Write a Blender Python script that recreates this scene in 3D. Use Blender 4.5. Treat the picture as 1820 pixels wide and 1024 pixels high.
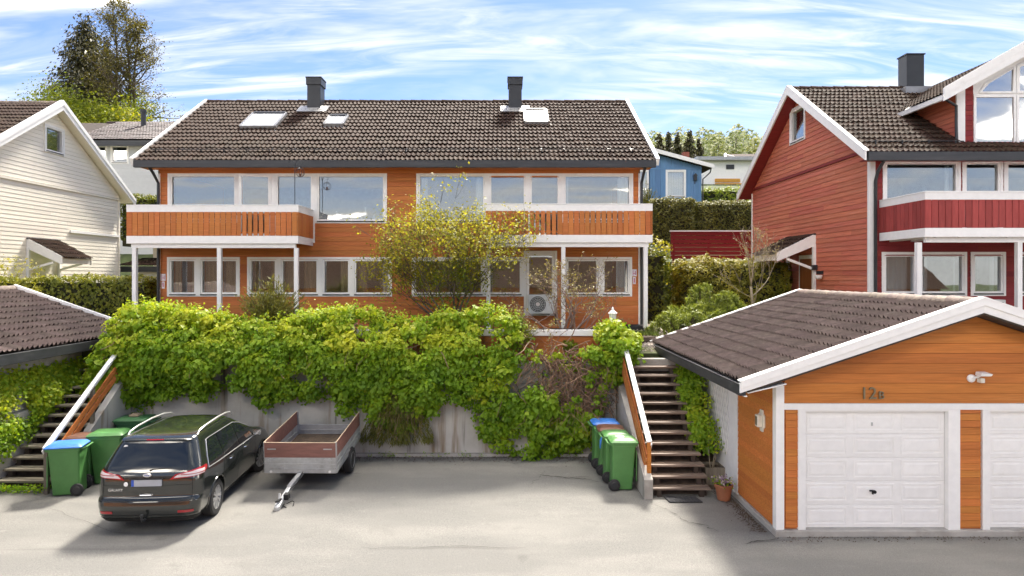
import bpy, bmesh, math, random
import numpy as np
from mathutils import Vector, Matrix, noise
R = math.radians
random.seed(11); rng = np.random.default_rng(11)
S = bpy.context.scene
for o in list(bpy.data.objects): bpy.data.objects.remove(o)
COL = S.collection

# ------------------------------------------------------------------ camera, sky, sun, exposure
F, VX, VY, HC = 1165.0, 895.0, 490.0, 4.55      # focal length in photo pixels, vanishing point, eye height
cam = bpy.data.cameras.new('camera'); cam_o = bpy.data.objects.new('camera', cam); COL.objects.link(cam_o)
cam.sensor_width = 36; cam.lens = F / 1820 * 36; cam.shift_x = (910 - VX) / 1820; cam.shift_y = -(512 - VY) / 1820
cam.clip_end = 2000; cam_o.location = (0, 0, HC); cam_o.rotation_euler = (R(90), 0, 0); S.camera = cam_o

SUN_TO = Vector((0.22, 0.75, 1.0)).normalized()
world = bpy.data.worlds.new('World'); S.world = world; world.use_nodes = True
wn, wl = world.node_tree.nodes, world.node_tree.links
wn.clear()
def N(t, **k):
    n = wn.new(t)
    for a, b in k.items(): setattr(n, a, b)
    return n
out = N('ShaderNodeOutputWorld'); bg = N('ShaderNodeBackground'); bg.inputs[1].default_value = 0.125
sky = N('ShaderNodeTexSky'); sky.sky_type = 'NISHITA'; sky.sun_disc = False
sky.sun_elevation = math.asin(SUN_TO.z); sky.sun_rotation = math.atan2(SUN_TO.x, SUN_TO.y)
sky.air_density = 1.0; sky.dust_density = 0.3; sky.ozone_density = 3.0; sky.altitude = 200
tint = N('ShaderNodeMix', data_type='RGBA', blend_type='MULTIPLY'); tint.inputs[0].default_value = 1
tint.inputs[7].default_value = (0.127, 0.134, 0.163, 1)
wl.new(sky.outputs[0], tint.inputs[6])
geo = N('ShaderNodeTexCoord'); sep = N('ShaderNodeSeparateXYZ'); wl.new(geo.outputs['Generated'], sep.inputs[0])
def MA(op, a, b=None, c=None, clamp=False):
    n = N('ShaderNodeMath', operation=op); n.use_clamp = clamp
    for i, v in enumerate((a, b, c)):
        if v is None: continue
        if isinstance(v, (int, float)): n.inputs[i].default_value = v
        else: wl.new(v, n.inputs[i])
    return n.outputs[0]
zc = MA('ADD', MA('MAXIMUM', sep.outputs[2], 0.0), 0.22)
cmb = N('ShaderNodeCombineXYZ'); wl.new(MA('DIVIDE', sep.outputs[0], zc), cmb.inputs[0]); wl.new(MA('DIVIDE', sep.outputs[1], zc), cmb.inputs[1])
def cloud(rot, sc, det, rough, lo, hi, dist=0.0, loc=(0, 0, 0)):
    m = N('ShaderNodeMapping'); m.inputs['Rotation'].default_value = (0, 0, R(rot)); m.inputs['Scale'].default_value = sc
    m.inputs['Location'].default_value = loc
    wl.new(cmb.outputs[0], m.inputs[0])
    t = N('ShaderNodeTexNoise'); t.inputs['Scale'].default_value = 1; t.inputs['Detail'].default_value = det
    t.inputs['Roughness'].default_value = rough; t.inputs['Distortion'].default_value = dist
    wl.new(m.outputs[0], t.inputs[0])
    r = N('ShaderNodeMapRange'); r.interpolation_type = 'SMOOTHSTEP'
    r.inputs[1].default_value = lo; r.inputs[2].default_value = hi; wl.new(t.outputs[0], r.inputs[0])
    return r.outputs[0]
c1 = cloud(41, (0.9, 4.4, 1), 8, 0.56, 0.47, 0.82, 0.9, (3.1, 1.7, 0))      # long cirrus streaks
c2 = cloud(38, (0.75, 1.7, 1), 5, 0.5, 0.36, 0.62, 0.5, (2.9, 6.3, 0))       # broad veils
c3 = cloud(45, (2.2, 11.0, 1), 7, 0.60, 0.34, 0.74, 0.8, (5.0, 2.0, 0))      # fibres inside the veils
hor = N('ShaderNodeMapRange'); hor.interpolation_type = 'SMOOTHSTEP'
hor.inputs[1].default_value = 0.26; hor.inputs[2].default_value = 0.02; wl.new(sep.outputs[2], hor.inputs[0])
veil = MA('MULTIPLY', c2, MA('MULTIPLY_ADD', c3, 0.80, 0.02))
LC = (2.37, 14.3, 0)
core = cloud(38, (0.75, 1.7, 1), 6, 0.55, 0.59, 0.73, 0.5, LC)     # middles of the same veils, over-brightened to add fill light
clo = MA('MAXIMUM', MA('MULTIPLY', c1, 0.62), MA('MAXIMUM', veil, cloud(38, (0.75, 1.7, 1), 6, 0.55, 0.48, 0.68, 0.5, LC)))
clo = MA('ADD', clo, MA('MULTIPLY', hor.outputs[0], 0.55), clamp=True)
def mixw(f, a, col):
    m = N('ShaderNodeMix', data_type='RGBA'); wl.new(f, m.inputs[0]); wl.new(a, m.inputs[6]); m.inputs[7].default_value = (*col, 1); return m.outputs[2]
wl.new(mixw(core, mixw(clo, tint.outputs[2], (1.17, 1.15, 1.11)), (30, 27.3, 23.7)), bg.inputs[0]); wl.new(bg.outputs[0], out.inputs[0])

sun = bpy.data.lights.new('sun', 'SUN'); sun.energy = 1.1; sun.angle = R(9); sun.color = (1.0, 0.93, 0.82)
sun_o = bpy.data.objects.new('sun', sun); COL.objects.link(sun_o)
sun_o.rotation_euler = (-SUN_TO).to_track_quat('-Z', 'Y').to_euler(); sun_o.location = (20, 60, 90)
S.view_settings.view_transform = 'Standard'; S.view_settings.look = 'None'
S.view_settings.exposure = 3.25; S.view_settings.gamma = 1
try: S.view_settings.use_curve_mapping = False
except Exception: pass
S.render.engine = 'CYCLES'; S.cycles.use_denoising = True
S.cycles.max_bounces = 8; S.cycles.transparent_max_bounces = 12; S.cycles.caustics_reflective = False; S.cycles.caustics_refractive = False

def PX(px, Y): return (px - VX) * Y / F           # a photo column at distance Y, in metres
def PZ(py, Y): return HC - (py - VY) * Y / F      # a photo row at distance Y, in metres

# ------------------------------------------------------------------ materials
def nodes(name):
    m = bpy.data.materials.new(name); m.use_nodes = True
    return m, m.node_tree.nodes, m.node_tree.links, m.node_tree.nodes['Principled BSDF']
def surf(name, col, rough=0.6, vary=0.0, mottle=0.12, scale=6.0, stretch=(1, 1, 1), bump=0.0, metal=0.0, spec=0.5,
         col2=None, spots=(0.5, 0.7), coat=0.0, coord='Object', fine=0.0, hue=0.0, bdist=0.01):
    """Principled surface: a noise mottles the colour, a second colour comes in as patches, every object differs a little."""
    m, n, l, b = nodes(name)
    tc = n.new('ShaderNodeTexCoord'); oi = n.new('ShaderNodeObjectInfo'); mp = n.new('ShaderNodeMapping')
    mp.inputs['Scale'].default_value = stretch; l.new(tc.outputs[coord], mp.inputs[0])
    ad = n.new('ShaderNodeVectorMath'); ad.operation = 'MULTIPLY_ADD'
    l.new(oi.outputs['Random'], ad.inputs[0]); ad.inputs[1].default_value = (37, 53, 71); l.new(mp.outputs[0], ad.inputs[2])
    t = n.new('ShaderNodeTexNoise'); t.inputs['Scale'].default_value = scale; t.inputs['Detail'].default_value = 6; t.inputs['Roughness'].default_value = 0.6
    l.new(ad.outputs[0], t.inputs[0])
    mr = n.new('ShaderNodeMapRange'); mr.inputs[1].default_value = 0.3; mr.inputs[2].default_value = 0.7
    mr.inputs[3].default_value = 1 - mottle; mr.inputs[4].default_value = 1 + mottle; l.new(t.outputs[0], mr.inputs[0])
    vr = n.new('ShaderNodeMapRange'); vr.inputs[3].default_value = 1 - vary; vr.inputs[4].default_value = 1 + vary; l.new(oi.outputs['Random'], vr.inputs[0])
    mu = n.new('ShaderNodeMath'); mu.operation = 'MULTIPLY'; l.new(mr.outputs[0], mu.inputs[0]); l.new(vr.outputs[0], mu.inputs[1])
    src = None
    if col2:
        t2 = n.new('ShaderNodeTexNoise'); t2.inputs['Scale'].default_value = scale * 0.35; t2.inputs['Detail'].default_value = 8; t2.inputs['Roughness'].default_value = 0.65
        l.new(ad.outputs[0], t2.inputs[0])
        r2 = n.new('ShaderNodeMapRange'); r2.interpolation_type = 'SMOOTHSTEP'; r2.inputs[1].default_value = spots[0]; r2.inputs[2].default_value = spots[1]; l.new(t2.outputs[0], r2.inputs[0])
        mx = n.new('ShaderNodeMix'); mx.data_type = 'RGBA'; mx.inputs[6].default_value = (*col, 1); mx.inputs[7].default_value = (*col2, 1); l.new(r2.outputs[0], mx.inputs[0])
        src = mx.outputs[2]
    if hue:
        hs = n.new('ShaderNodeHueSaturation'); h = n.new('ShaderNodeMapRange'); h.inputs[3].default_value = 0.5 - hue; h.inputs[4].default_value = 0.5 + hue
        wv = n.new('ShaderNodeMath'); wv.operation = 'FRACT'; w2 = n.new('ShaderNodeMath'); w2.operation = 'MULTIPLY'; w2.inputs[1].default_value = 17.3
        l.new(oi.outputs['Random'], w2.inputs[0]); l.new(w2.outputs[0], wv.inputs[0]); l.new(wv.outputs[0], h.inputs[0]); l.new(h.outputs[0], hs.inputs[0])
        if src: l.new(src, hs.inputs['Color'])
        else: hs.inputs['Color'].default_value = (*col, 1)
        src = hs.outputs[0]
    vm = n.new('ShaderNodeVectorMath'); vm.operation = 'SCALE'
    if src: l.new(src, vm.inputs[0])
    else: vm.inputs[0].default_value = col
    l.new(mu.outputs[0], vm.inputs['Scale']); l.new(vm.outputs[0], b.inputs['Base Color'])
    b.inputs['Roughness'].default_value = rough; b.inputs['Metallic'].default_value = metal
    b.inputs['Specular IOR Level'].default_value = spec; b.inputs['Coat Weight'].default_value = coat; b.inputs['Coat Roughness'].default_value = 0.04
    if bump or fine:
        bp = n.new('ShaderNodeBump'); bp.inputs['Strength'].default_value = max(bump, fine); bp.inputs['Distance'].default_value = bdist
        if fine:
            t3 = n.new('ShaderNodeTexNoise'); t3.inputs['Scale'].default_value = scale * 9; t3.inputs['Detail'].default_value = 4; l.new(ad.outputs[0], t3.inputs[0]); l.new(t3.outputs[0], bp.inputs['Height'])
        else: l.new(t.outputs[0], bp.inputs['Height'])
        l.new(bp.outputs[0], b.inputs['Normal'])
    return m
def leafmat(name, dark, mid, light, trans=0.4, rough=0.5):
    m, n, l, b = nodes(name)
    at = n.new('ShaderNodeAttribute'); at.attribute_name = 'var'
    cr = n.new('ShaderNodeValToRGB'); e = cr.color_ramp.elements
    e[0].position = 0.0; e[0].color = (*dark, 1); e[1].position = 1.0; e[1].color = (*light, 1)
    k = e.new(0.5); k.color = (*mid, 1)
    l.new(at.outputs['Fac'], cr.inputs[0]); l.new(cr.outputs[0], b.inputs['Base Color'])
    b.inputs['Roughness'].default_value = rough; b.inputs['Specular IOR Level'].default_value = 0.35
    tr = n.new('ShaderNodeBsdfTranslucent'); g = n.new('ShaderNodeVectorMath'); g.operation = 'MULTIPLY'; g.inputs[1].default_value = (1.5, 1.45, 0.6)
    l.new(cr.outputs[0], g.inputs[0]); l.new(g.outputs[0], tr.inputs[0])
    mx = n.new('ShaderNodeMixShader'); mx.inputs[0].default_value = trans
    l.new(b.outputs[0], mx.inputs[1]); l.new(tr.outputs[0], mx.inputs[2]); l.new(mx.outputs[0], n['Material Output'].inputs[0])
    return m
def glassmat(name, refl=0.3, tint=(0.9, 0.94, 0.95), wob=0.0):
    m, n, l, b = nodes(name); n.remove(b)
    tr = n.new('ShaderNodeBsdfTransparent'); tr.inputs[0].default_value = (*tint, 1)
    gl = n.new('ShaderNodeBsdfGlossy'); gl.inputs['Roughness'].default_value = 0.015; gl.inputs[0].default_value = (1, 1, 1, 1)
    fr = n.new('ShaderNodeFresnel'); fr.inputs[0].default_value = 1.5
    ad = n.new('ShaderNodeMath'); ad.operation = 'MULTIPLY_ADD'; ad.use_clamp = True; ad.inputs[1].default_value = 0.75; ad.inputs[2].default_value = refl
    l.new(fr.outputs[0], ad.inputs[0])
    if wob:
        tc = n.new('ShaderNodeTexCoord'); t = n.new('ShaderNodeTexNoise'); t.inputs['Scale'].default_value = 1.1; l.new(tc.outputs['Object'], t.inputs[0])
        bp = n.new('ShaderNodeBump'); bp.inputs['Strength'].default_value = wob; bp.inputs['Distance'].default_value = 0.02; l.new(t.outputs[0], bp.inputs['Height']); l.new(bp.outputs[0], gl.inputs['Normal'])
    mx = n.new('ShaderNodeMixShader'); l.new(ad.outputs[0], mx.inputs[0]); l.new(tr.outputs[0], mx.inputs[1]); l.new(gl.outputs[0], mx.inputs[2])
    l.new(mx.outputs[0], n['Material Output'].inputs[0])
    return m

m_orange = surf('orange_stained_wood', (0.50, 0.168, 0.050), 0.55, 0.11, 0.18, 5, col2=(0.56, 0.225, 0.085), spots=(0.52, 0.80), stretch= (0.35, 4, 9), bump=0.15, hue=0.006, spec=0.18)
m_gorange = surf('garage_orange_wood', (0.53, 0.185, 0.046), 0.55, 0.10, 0.18, 5, col2=(0.57, 0.235, 0.075), spots=(0.52, 0.80), stretch= (0.35, 4, 9), bump=0.15, hue=0.006, spec=0.18)
m_red = surf('weathered_red_wood', (0.55, 0.165, 0.100), 0.7, 0.09, 0.18, 4, (4, 0.4, 9), bump=0.2, hue=0.006, col2=(0.60, 0.225, 0.150), spots=(0.48, 0.72), spec=0.18)
m_redf = surf('dark_red_wood', (0.24, 0.036, 0.036), 0.65, 0.16, 0.18, 5, (0.4, 4, 9), bump=0.15, hue=0.006, spec=0.18)
m_redb = surf('red_balcony_wood', (0.33, 0.062, 0.056), 0.6, 0.16, 0.16, 5, (3, 3, 0.5), bump=0.15, spec=0.18)
m_fence = surf('deep_red_fence_wood', (0.22, 0.022, 0.024), 0.5, 0.12, 0.14, 5, (0.4, 4, 9), spec=0.18)
m_cream = surf('cream_painted_wood', (0.88, 0.83, 0.72), 0.5, 0.05, 0.05, 4, (4, 0.4, 9), hue=0.004, spec=0.18)
m_white = surf('white_paint', (0.87, 0.86, 0.84), 0.45, 0.03, 0.04, 7, col2=(0.76, 0.74, 0.70), spots=(0.60, 0.85))
m_trim = surf('white_window_paint', (0.86, 0.85, 0.82), 0.4, 0.02, 0.03, 9)
m_grey = surf('pale_grey_wood', (0.56, 0.57, 0.58), 0.6, 0.03, 0.04, 4, spec=0.18)
m_blue = surf('blue_painted_wood', (0.14, 0.27, 0.47), 0.6, 0.10, 0.08, 5, (6, 6, 0.4), hue=0.004, spec=0.18)
m_black = surf('black_metal', (0.022, 0.024, 0.028), 0.42, 0.0, 0.2, 3, spec=0.5)
m_fascia = surf('black_gutter_board', (0.030, 0.032, 0.037), 0.5, 0.0, 0.25, 2.5, (0.5, 2, 6), col2=(0.055, 0.056, 0.06))
m_tile = surf('brown_concrete_tile', (0.044, 0.026, 0.018), 0.75, 0.22, 0.25, 9, spec=0.12, col2=(0.060, 0.040, 0.028), spots=(0.50, 0.8), fine=0.3, hue=0.012)
m_tile2 = surf('grey_brown_concrete_tile', (0.125, 0.094, 0.083), 0.68, 0.16, 0.22, 9, spec=0.15, col2=(0.165, 0.130, 0.115), spots=(0.5, 0.75), fine=0.3, hue=0.012)
m_ridge = surf('ridge_tile_concrete', (0.16, 0.120, 0.10), 0.75, 0.22, 0.25, 9, col2=(0.25, 0.19, 0.14), spots=(0.45, 0.7), hue=0.015)
m_pave = surf('tarmac_base', (0.2, 0.2, 0.2))
m_conc = surf('cast_concrete', (0.40, 0.38, 0.35), 0.85, 0.05, 0.14, 3, fine=0.25, col2=(0.23, 0.21, 0.18), spots=(0.45, 0.75))
m_plast = surf('white_plaster', (0.78, 0.78, 0.77), 0.8, 0.0, 0.05, 5, fine=0.2)
m_soil = surf('garden_soil', (0.085, 0.06, 0.042), 0.95, 0.0, 0.4, 9, fine=0.8, bdist=0.03)
m_tread = surf('weathered_tread_wood', (0.165, 0.118, 0.090), 0.6, 0.22, 0.25, 4, (0.6, 6, 6), col2=(0.26, 0.205, 0.165), spots=(0.45, 0.7), bump=0.2)
m_tread2 = surf('grey_green_tread_wood', (0.20, 0.175, 0.130), 0.75, 0.18, 0.25, 4, (0.6, 6, 6), col2=(0.28, 0.25, 0.19), spots=(0.45, 0.7), bump=0.2)
m_darkwood = surf('dark_stair_wood', (0.05, 0.036, 0.027), 0.8, 0.1, 0.25, 5)
m_bark = surf('brown_bark', (0.11, 0.085, 0.065), 0.9, 0.1, 0.3, 14, (1, 1, 0.3), bump=0.5)
m_palebark = surf('pale_young_bark', (0.30, 0.245, 0.17), 0.85, 0.1, 0.2, 14)
m_twig = surf('red_brown_twig', (0.27, 0.165, 0.105), 0.85, 0.1, 0.3, 14)
m_room = surf('room_plaster', (0.55, 0.51, 0.45), 0.9)
m_floor = surf('room_floor', (0.16, 0.10, 0.06), 0.6)
m_curt = surf('brown_striped_curtain', (0.48, 0.34, 0.19), 0.9, 0.1, 0.3, 5, (14, 1, 0.3))
m_sheer = surf('white_net_curtain', (0.72, 0.72, 0.70), 0.9, 0.0, 0.06, 5, (14, 1, 0.3))
m_glass = glassmat('window_glass', 0.16, wob=0.06)
m_skyl = surf('skylight_painted_sky', (0.50, 0.51, 0.52), 0.35)  # pale colour stands in for the sky reflected in the skylight glass
m_lead = surf('lead_flashing', (0.36, 0.36, 0.36), 0.35, 0.0, 0.15, 6, metal=0.35)
m_green = surf('green_bin_plastic', (0.085, 0.235, 0.065), 0.42, 0.08, 0.10, 4)
m_dgreen = surf('dark_green_bin_plastic', (0.045, 0.140, 0.055), 0.45, 0.05, 0.10, 4)
m_bluelid = surf('blue_lid_plastic', (0.045, 0.19, 0.60), 0.4, 0.05, 0.08, 4)
m_brownlid = surf('brown_lid_plastic', (0.17, 0.080, 0.05), 0.5, 0.05, 0.10, 4)
m_rubber = surf('black_rubber', (0.018, 0.018, 0.019), 0.75, 0.0, 0.15, 8)
m_paint = surf('dark_green_black_car_paint', (0.0125, 0.0155, 0.0145), 0.20, 0.0, 0.05, 3, coat=1.0, spec=0.5, fine=0.0)
m_carglass = surf('tinted_car_glass', (0.010, 0.013, 0.015), 0.03, spec=1.0, mottle=0.0)
m_chrome = surf('chrome', (0.75, 0.75, 0.76), 0.16, metal=1.0, mottle=0.0)
m_alu = surf('satin_aluminium', (0.72, 0.72, 0.72), 0.30, metal=0.75, mottle=0.05)
m_seam = surf('panel_gap_black', (0.006, 0.006, 0.006), 0.8, mottle=0.0)
m_tlred = surf('red_light_plastic', (0.34, 0.012, 0.018), 0.12, coat=1.0, mottle=0.05)
m_tlclear = surf('clear_light_plastic', (0.62, 0.54, 0.54), 0.10, coat=1.0, mottle=0.1)
m_plate = surf('blank_grey_number_plate', (0.42, 0.43, 0.47), 0.5, mottle=0.12, scale=3)
m_plblue = surf('blue_plate_band', (0.03, 0.09, 0.45), 0.5)
m_galv = surf('galvanised_steel', (0.48, 0.49, 0.50), 0.40, 0.05, 0.12, 7, metal=0.55, col2=(0.36, 0.36, 0.36))
m_ply = surf('brown_film_plywood', (0.22, 0.100, 0.080), 0.6, 0.10, 0.22, 4, (0.6, 3, 3), col2=(0.22, 0.125, 0.10), spots=(0.5, 0.8))
m_plyedge = surf('pale_plywood_edge', (0.42, 0.32, 0.22), 0.8)
m_terra = surf('terracotta', (0.30, 0.115, 0.055), 0.7, 0.0, 0.15, 7)
m_planter = surf('greyed_planter_wood', (0.20, 0.17, 0.13), 0.85, 0.12, 0.2, 5, (5, 5, 0.6))
m_brass = surf('weathered_brass', (0.23, 0.20, 0.13), 0.4, metal=0.5)
m_ivory = surf('ivory_lamp_plastic', (0.74, 0.70, 0.60), 0.4)
m_acwhite = surf('heat_pump_white', (0.66, 0.67, 0.66), 0.45)
m_door = surf('brown_door_wood', (0.24, 0.085, 0.025), 0.5, 0.1, 0.2, 5, (5, 5, 0.5))
m_brick = surf('red_brick', (0.30, 0.10, 0.07), 0.85)
m_yellow = surf('yellow_painted_wood', (0.62, 0.30, 0.04), 0.6)
m_gravel = surf('path_gravel', (0.46, 0.40, 0.345), 0.95, 0.0, 0.45, 26, fine=0.9, bdist=0.02)
m_moss = surf('moss', (0.13, 0.17, 0.025), 0.95, 0.0, 0.4, 8, fine=0.8)
m_turf = surf('rough_grass', (0.065, 0.085, 0.028), 0.95, 0.0, 0.4, 1.2, fine=0.6, col2=(0.10, 0.09, 0.045))
m_inner = surf('hedge_dark_core', (0.030, 0.030, 0.014), 0.95, 0.0, 0.4, 6)
m_mat = surf('dark_door_mat', (0.03, 0.03, 0.034), 0.9, 0.0, 0.2, 30, fine=0.6)
m_silver = surf('silver_letter', (0.8, 0.8, 0.8), 0.25, metal=0.8)
m_sign = surf('pale_sign', (0.74, 0.70, 0.74), 0.5)
m_signp = surf('pink_sign_print', (0.55, 0.16, 0.25), 0.5)

l_ivy = leafmat('climber_leaf', (0.115, 0.235, 0.013), (0.235, 0.375, 0.018), (0.48, 0.50, 0.030), 0.42)
l_hedge = leafmat('hedge_leaf', (0.06, 0.08, 0.012), (0.15, 0.17, 0.018), (0.29, 0.27, 0.03), 0.32)
l_thuja = leafmat('thuja_leaf', (0.065, 0.075, 0.014), (0.140, 0.138, 0.020), (0.25, 0.21, 0.028), 0.25)
l_gold = leafmat('golden_juniper_leaf', (0.10, 0.115, 0.014), (0.22, 0.21, 0.022), (0.38, 0.31, 0.035), 0.3)
l_pine = leafmat('dwarf_pine_needle', (0.085, 0.120, 0.022), (0.185, 0.235, 0.034), (0.33, 0.36, 0.06), 0.25)
l_spring = leafmat('spring_yellow_leaf', (0.17, 0.20, 0.018), (0.33, 0.31, 0.035), (0.55, 0.46, 0.07), 0.5)
l_spruce = leafmat('spruce_needle', (0.034, 0.038, 0.014), (0.070, 0.066, 0.022), (0.13, 0.11, 0.034), 0.1)
l_birch = leafmat('dull_spring_leaf', (0.06, 0.060, 0.016), (0.125, 0.11, 0.026), (0.215, 0.18, 0.042), 0.35)
l_lime = leafmat('lime_leaf', (0.10, 0.155, 0.012), (0.20, 0.245, 0.018), (0.31, 0.315, 0.030), 0.45)
l_broom = leafmat('broom_twig_leaf', (0.08, 0.09, 0.016), (0.16, 0.165, 0.024), (0.27, 0.24, 0.04), 0.3)
l_bud = leafmat('pale_bud', (0.18, 0.13, 0.05), (0.28, 0.24, 0.09), (0.40, 0.36, 0.16), 0.3)
l_flower = leafmat('pansy_petal', (0.10, 0.04, 0.13), (0.32, 0.24, 0.34), (0.65, 0.60, 0.58), 0.3)

# ------------------------------------------------------------------ geometry helpers
ORG = {}
class MB:
    def __init__(s, M=None): s.v = []; s.f = []; s.M = M
    def add(s, vs, fs):
        b = len(s.v)
        for p in vs:
            p = Vector(p)
            s.v.append(s.M @ p if s.M else p)
        s.f += [tuple(b + i for i in f) for f in fs]; return s
    def box(s, x0, x1, y0, y1, z0, z1):
        return s.add([(x0,y0,z0),(x1,y0,z0),(x1,y1,z0),(x0,y1,z0),(x0,y0,z1),(x1,y0,z1),(x1,y1,z1),(x0,y1,z1)],
                     [(0,3,2,1),(4,5,6,7),(0,1,5,4),(1,2,6,5),(2,3,7,6),(3,0,4,7)])
    def hexa(s, b, t):
        return s.add(list(b) + list(t), [(0,3,2,1),(4,5,6,7),(0,1,5,4),(1,2,6,5),(2,3,7,6),(3,0,4,7)])
    def prism(s, poly, ext):
        n = len(poly); e = Vector(ext); P = [Vector(p) for p in poly]
        return s.add(P + [p + e for p in P], [tuple(range(n))[::-1], tuple(range(n, 2*n))] + [(i, (i+1) % n, n + (i+1) % n, n + i) for i in range(n)])
    def beam(s, p, q, w, h, up=(0, 0, 1)):
        p, q, up = Vector(p), Vector(q), Vector(up); d = (q - p).normalized(); a = d.cross(up).normalized() * w / 2; c = a.cross(d).normalized() * h / 2
        return s.hexa([p-a-c, p+a-c, q+a-c, q-a-c], [p-a+c, p+a+c, q+a+c, q-a+c])
    def tube(s, pts, r, n=8):
        P = [Vector(p) for p in pts]; k = len(P); rs = r if isinstance(r, (list, tuple)) else [r]*k
        vs = []; up = None
        for i in range(k):
            d = (P[min(i+1, k-1)] - P[max(i-1, 0)]).normalized()
            if up is None: up = Vector((0, 0, 1)) if abs(d.z) < 0.9 else Vector((1, 0, 0))
            a = d.cross(up).normalized(); up = a.cross(d).normalized()
            for j in range(n):
                t = 2*math.pi*j/n; vs.append(P[i] + (a*math.cos(t) + up*math.sin(t))*rs[i])
        fs = [(i*n+j, i*n+(j+1) % n, (i+1)*n+(j+1) % n, (i+1)*n+j) for i in range(k-1) for j in range(n)]
        fs += [tuple(range(n))[::-1], tuple((k-1)*n + j for j in range(n))]
        return s.add(vs, fs)
    def lathe(s, prof, c=(0,0,0), n=16, ax='z', sx=1.0, caps=True):
        vs = []; c = Vector(c)
        for r, h in prof:
            for j in range(n):
                t = 2*math.pi*j/n; x, y = r*math.cos(t), r*math.sin(t)*sx
                vs.append(c + Vector({'z': (x, y, h), 'x': (h, x, y), 'y': (x, h, y)}[ax]))
        k = len(prof)
        fs = [(i*n+j, i*n+(j+1) % n, (i+1)*n+(j+1) % n, (i+1)*n+j) for i in range(k-1) for j in range(n)]
        if caps: fs += [tuple(range(n))[::-1], tuple((k-1)*n + j for j in range(n))]
        return s.add(vs, fs)
    def make(s, name, mat, parent=None, smooth=False, local=False, recalc=True, bevel=0.0):
        me = bpy.data.meshes.new(name)
        o0 = ORG.get(parent, Vector()) if not local else Vector()
        me.from_pydata([p - o0 for p in s.v], [], s.f)
        if recalc and len(s.f) < 60000:
            bm = bmesh.new(); bm.from_mesh(me); bmesh.ops.recalc_face_normals(bm, faces=bm.faces)
            if bevel: bmesh.ops.bevel(bm, geom=[e for e in bm.edges if e.calc_face_angle(0) > 0.6], offset=bevel, segments=2, affect='EDGES', profile=0.6, clamp_overlap=True)
            bm.to_mesh(me); bm.free()
        return link(name, me, mat, parent, smooth)
def link(name, me, mat, parent=None, smooth=False):
    o = bpy.data.objects.new(name, me); COL.objects.link(o)
    if mat and not me.materials: me.materials.append(mat)
    if smooth:
        me.polygons.foreach_set('use_smooth', [True]*len(me.polygons))
        if smooth != 2 and hasattr(me, 'set_sharp_from_angle'): me.set_sharp_from_angle(angle=R(38))
    if parent: o.parent = parent; ORG[o] = ORG.get(parent, Vector())
    return o
def tag(o, label=None, cat=None, group=None, kind=None):
    if label: o['label'] = label
    if cat: o['category'] = cat
    if group: o['group'] = group
    if kind: o['kind'] = kind
    return o
def thing(name, label, cat, loc=(0, 0, 0), rz=0, group=None):
    o = bpy.data.objects.new(name, None); COL.objects.link(o); o.location = loc; o.rotation_euler = (0, 0, rz)
    o.empty_display_size = 0.2; ORG[o] = Vector(loc) if not rz else Vector()
    return tag(o, label, cat, group)
def structure(o): return tag(o, kind='structure')
def frame(origin, u, d):
    u, d = Vector(u), Vector(d)
    M = Matrix.Identity(4); M.col[0][:3] = u; M.col[1][:3] = d; M.col[2][:3] = (0, 0, 1); M.col[3][:3] = origin
    return M
def text(name, s, size, ext, mat, parent, M):
    cu = bpy.data.curves.new(name, 'FONT'); cu.body = s; cu.size = size; cu.extrude = ext; cu.align_x = 'CENTER'; cu.align_y = 'CENTER'
    t = bpy.data.objects.new(name, cu); COL.objects.link(t)
    dg = bpy.context.evaluated_depsgraph_get(); me = bpy.data.meshes.new_from_object(t.evaluated_get(dg))
    bpy.data.objects.remove(t); o = link(name, me, None, parent); me.materials.clear(); me.materials.append(mat); o.matrix_local = M
    return o

# ---- cladding: each board is a part
def clad(M, th, mat, u0, u1, z0, z1, holes=(), pitch=0.145, top=None, name='board', t0=0.016, t1=0.026, gap=0.006, brk=None):
    """top = (apex_u, apex_z, slope) clips the rows under a gable; holes = rectangles (u0, u1, z0, z1)"""
    z = z0
    while z < z1 - 0.02:
        za, zb = z + gap, min(z + pitch, z1); zm = (za + zb)/2
        segs = [[u0, u1]]
        if top:
            hb, ht = (top[1] - za)/top[2], (top[1] - zb)/top[2]
            if hb <= 0.02: break
            segs = [[max(u0, top[0]-hb), min(u1, top[0]+hb)]]
        cuts = [h for h in holes if h[2] < zm < h[3]]
        for h in cuts:
            ns = []
            for a, b in segs:
                if h[1] <= a or h[0] >= b: ns.append([a, b]); continue
                if h[0] > a: ns.append([a, h[0]])
                if h[1] < b: ns.append([h[1], b])
            segs = ns
        if brk:
            ns = []
            for a, b in segs:
                while b - a > brk * 1.4:
                    c = a + brk * random.uniform(0.55, 1.2); ns.append([a, c - 0.002]); a = c + 0.002
                ns.append([a, b])
            segs = ns
        for a, b in segs:
            if b - a < 0.03: continue
            at, bt = a, b
            if top:
                at = max(a, top[0]-max(ht, 0.01)); bt = min(b, top[0]+max(ht, 0.01))
                if bt <= at: continue
            mb = MB(M)
            mb.hexa([(a, -0.01, za), (b, -0.01, za), (b, t1, za), (a, t1, za)], [(at, -0.01, zb), (bt, -0.01, zb), (bt, t0, zb), (at, t0, zb)])
            mb.make(name, mat, th)
        z += pitch
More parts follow.
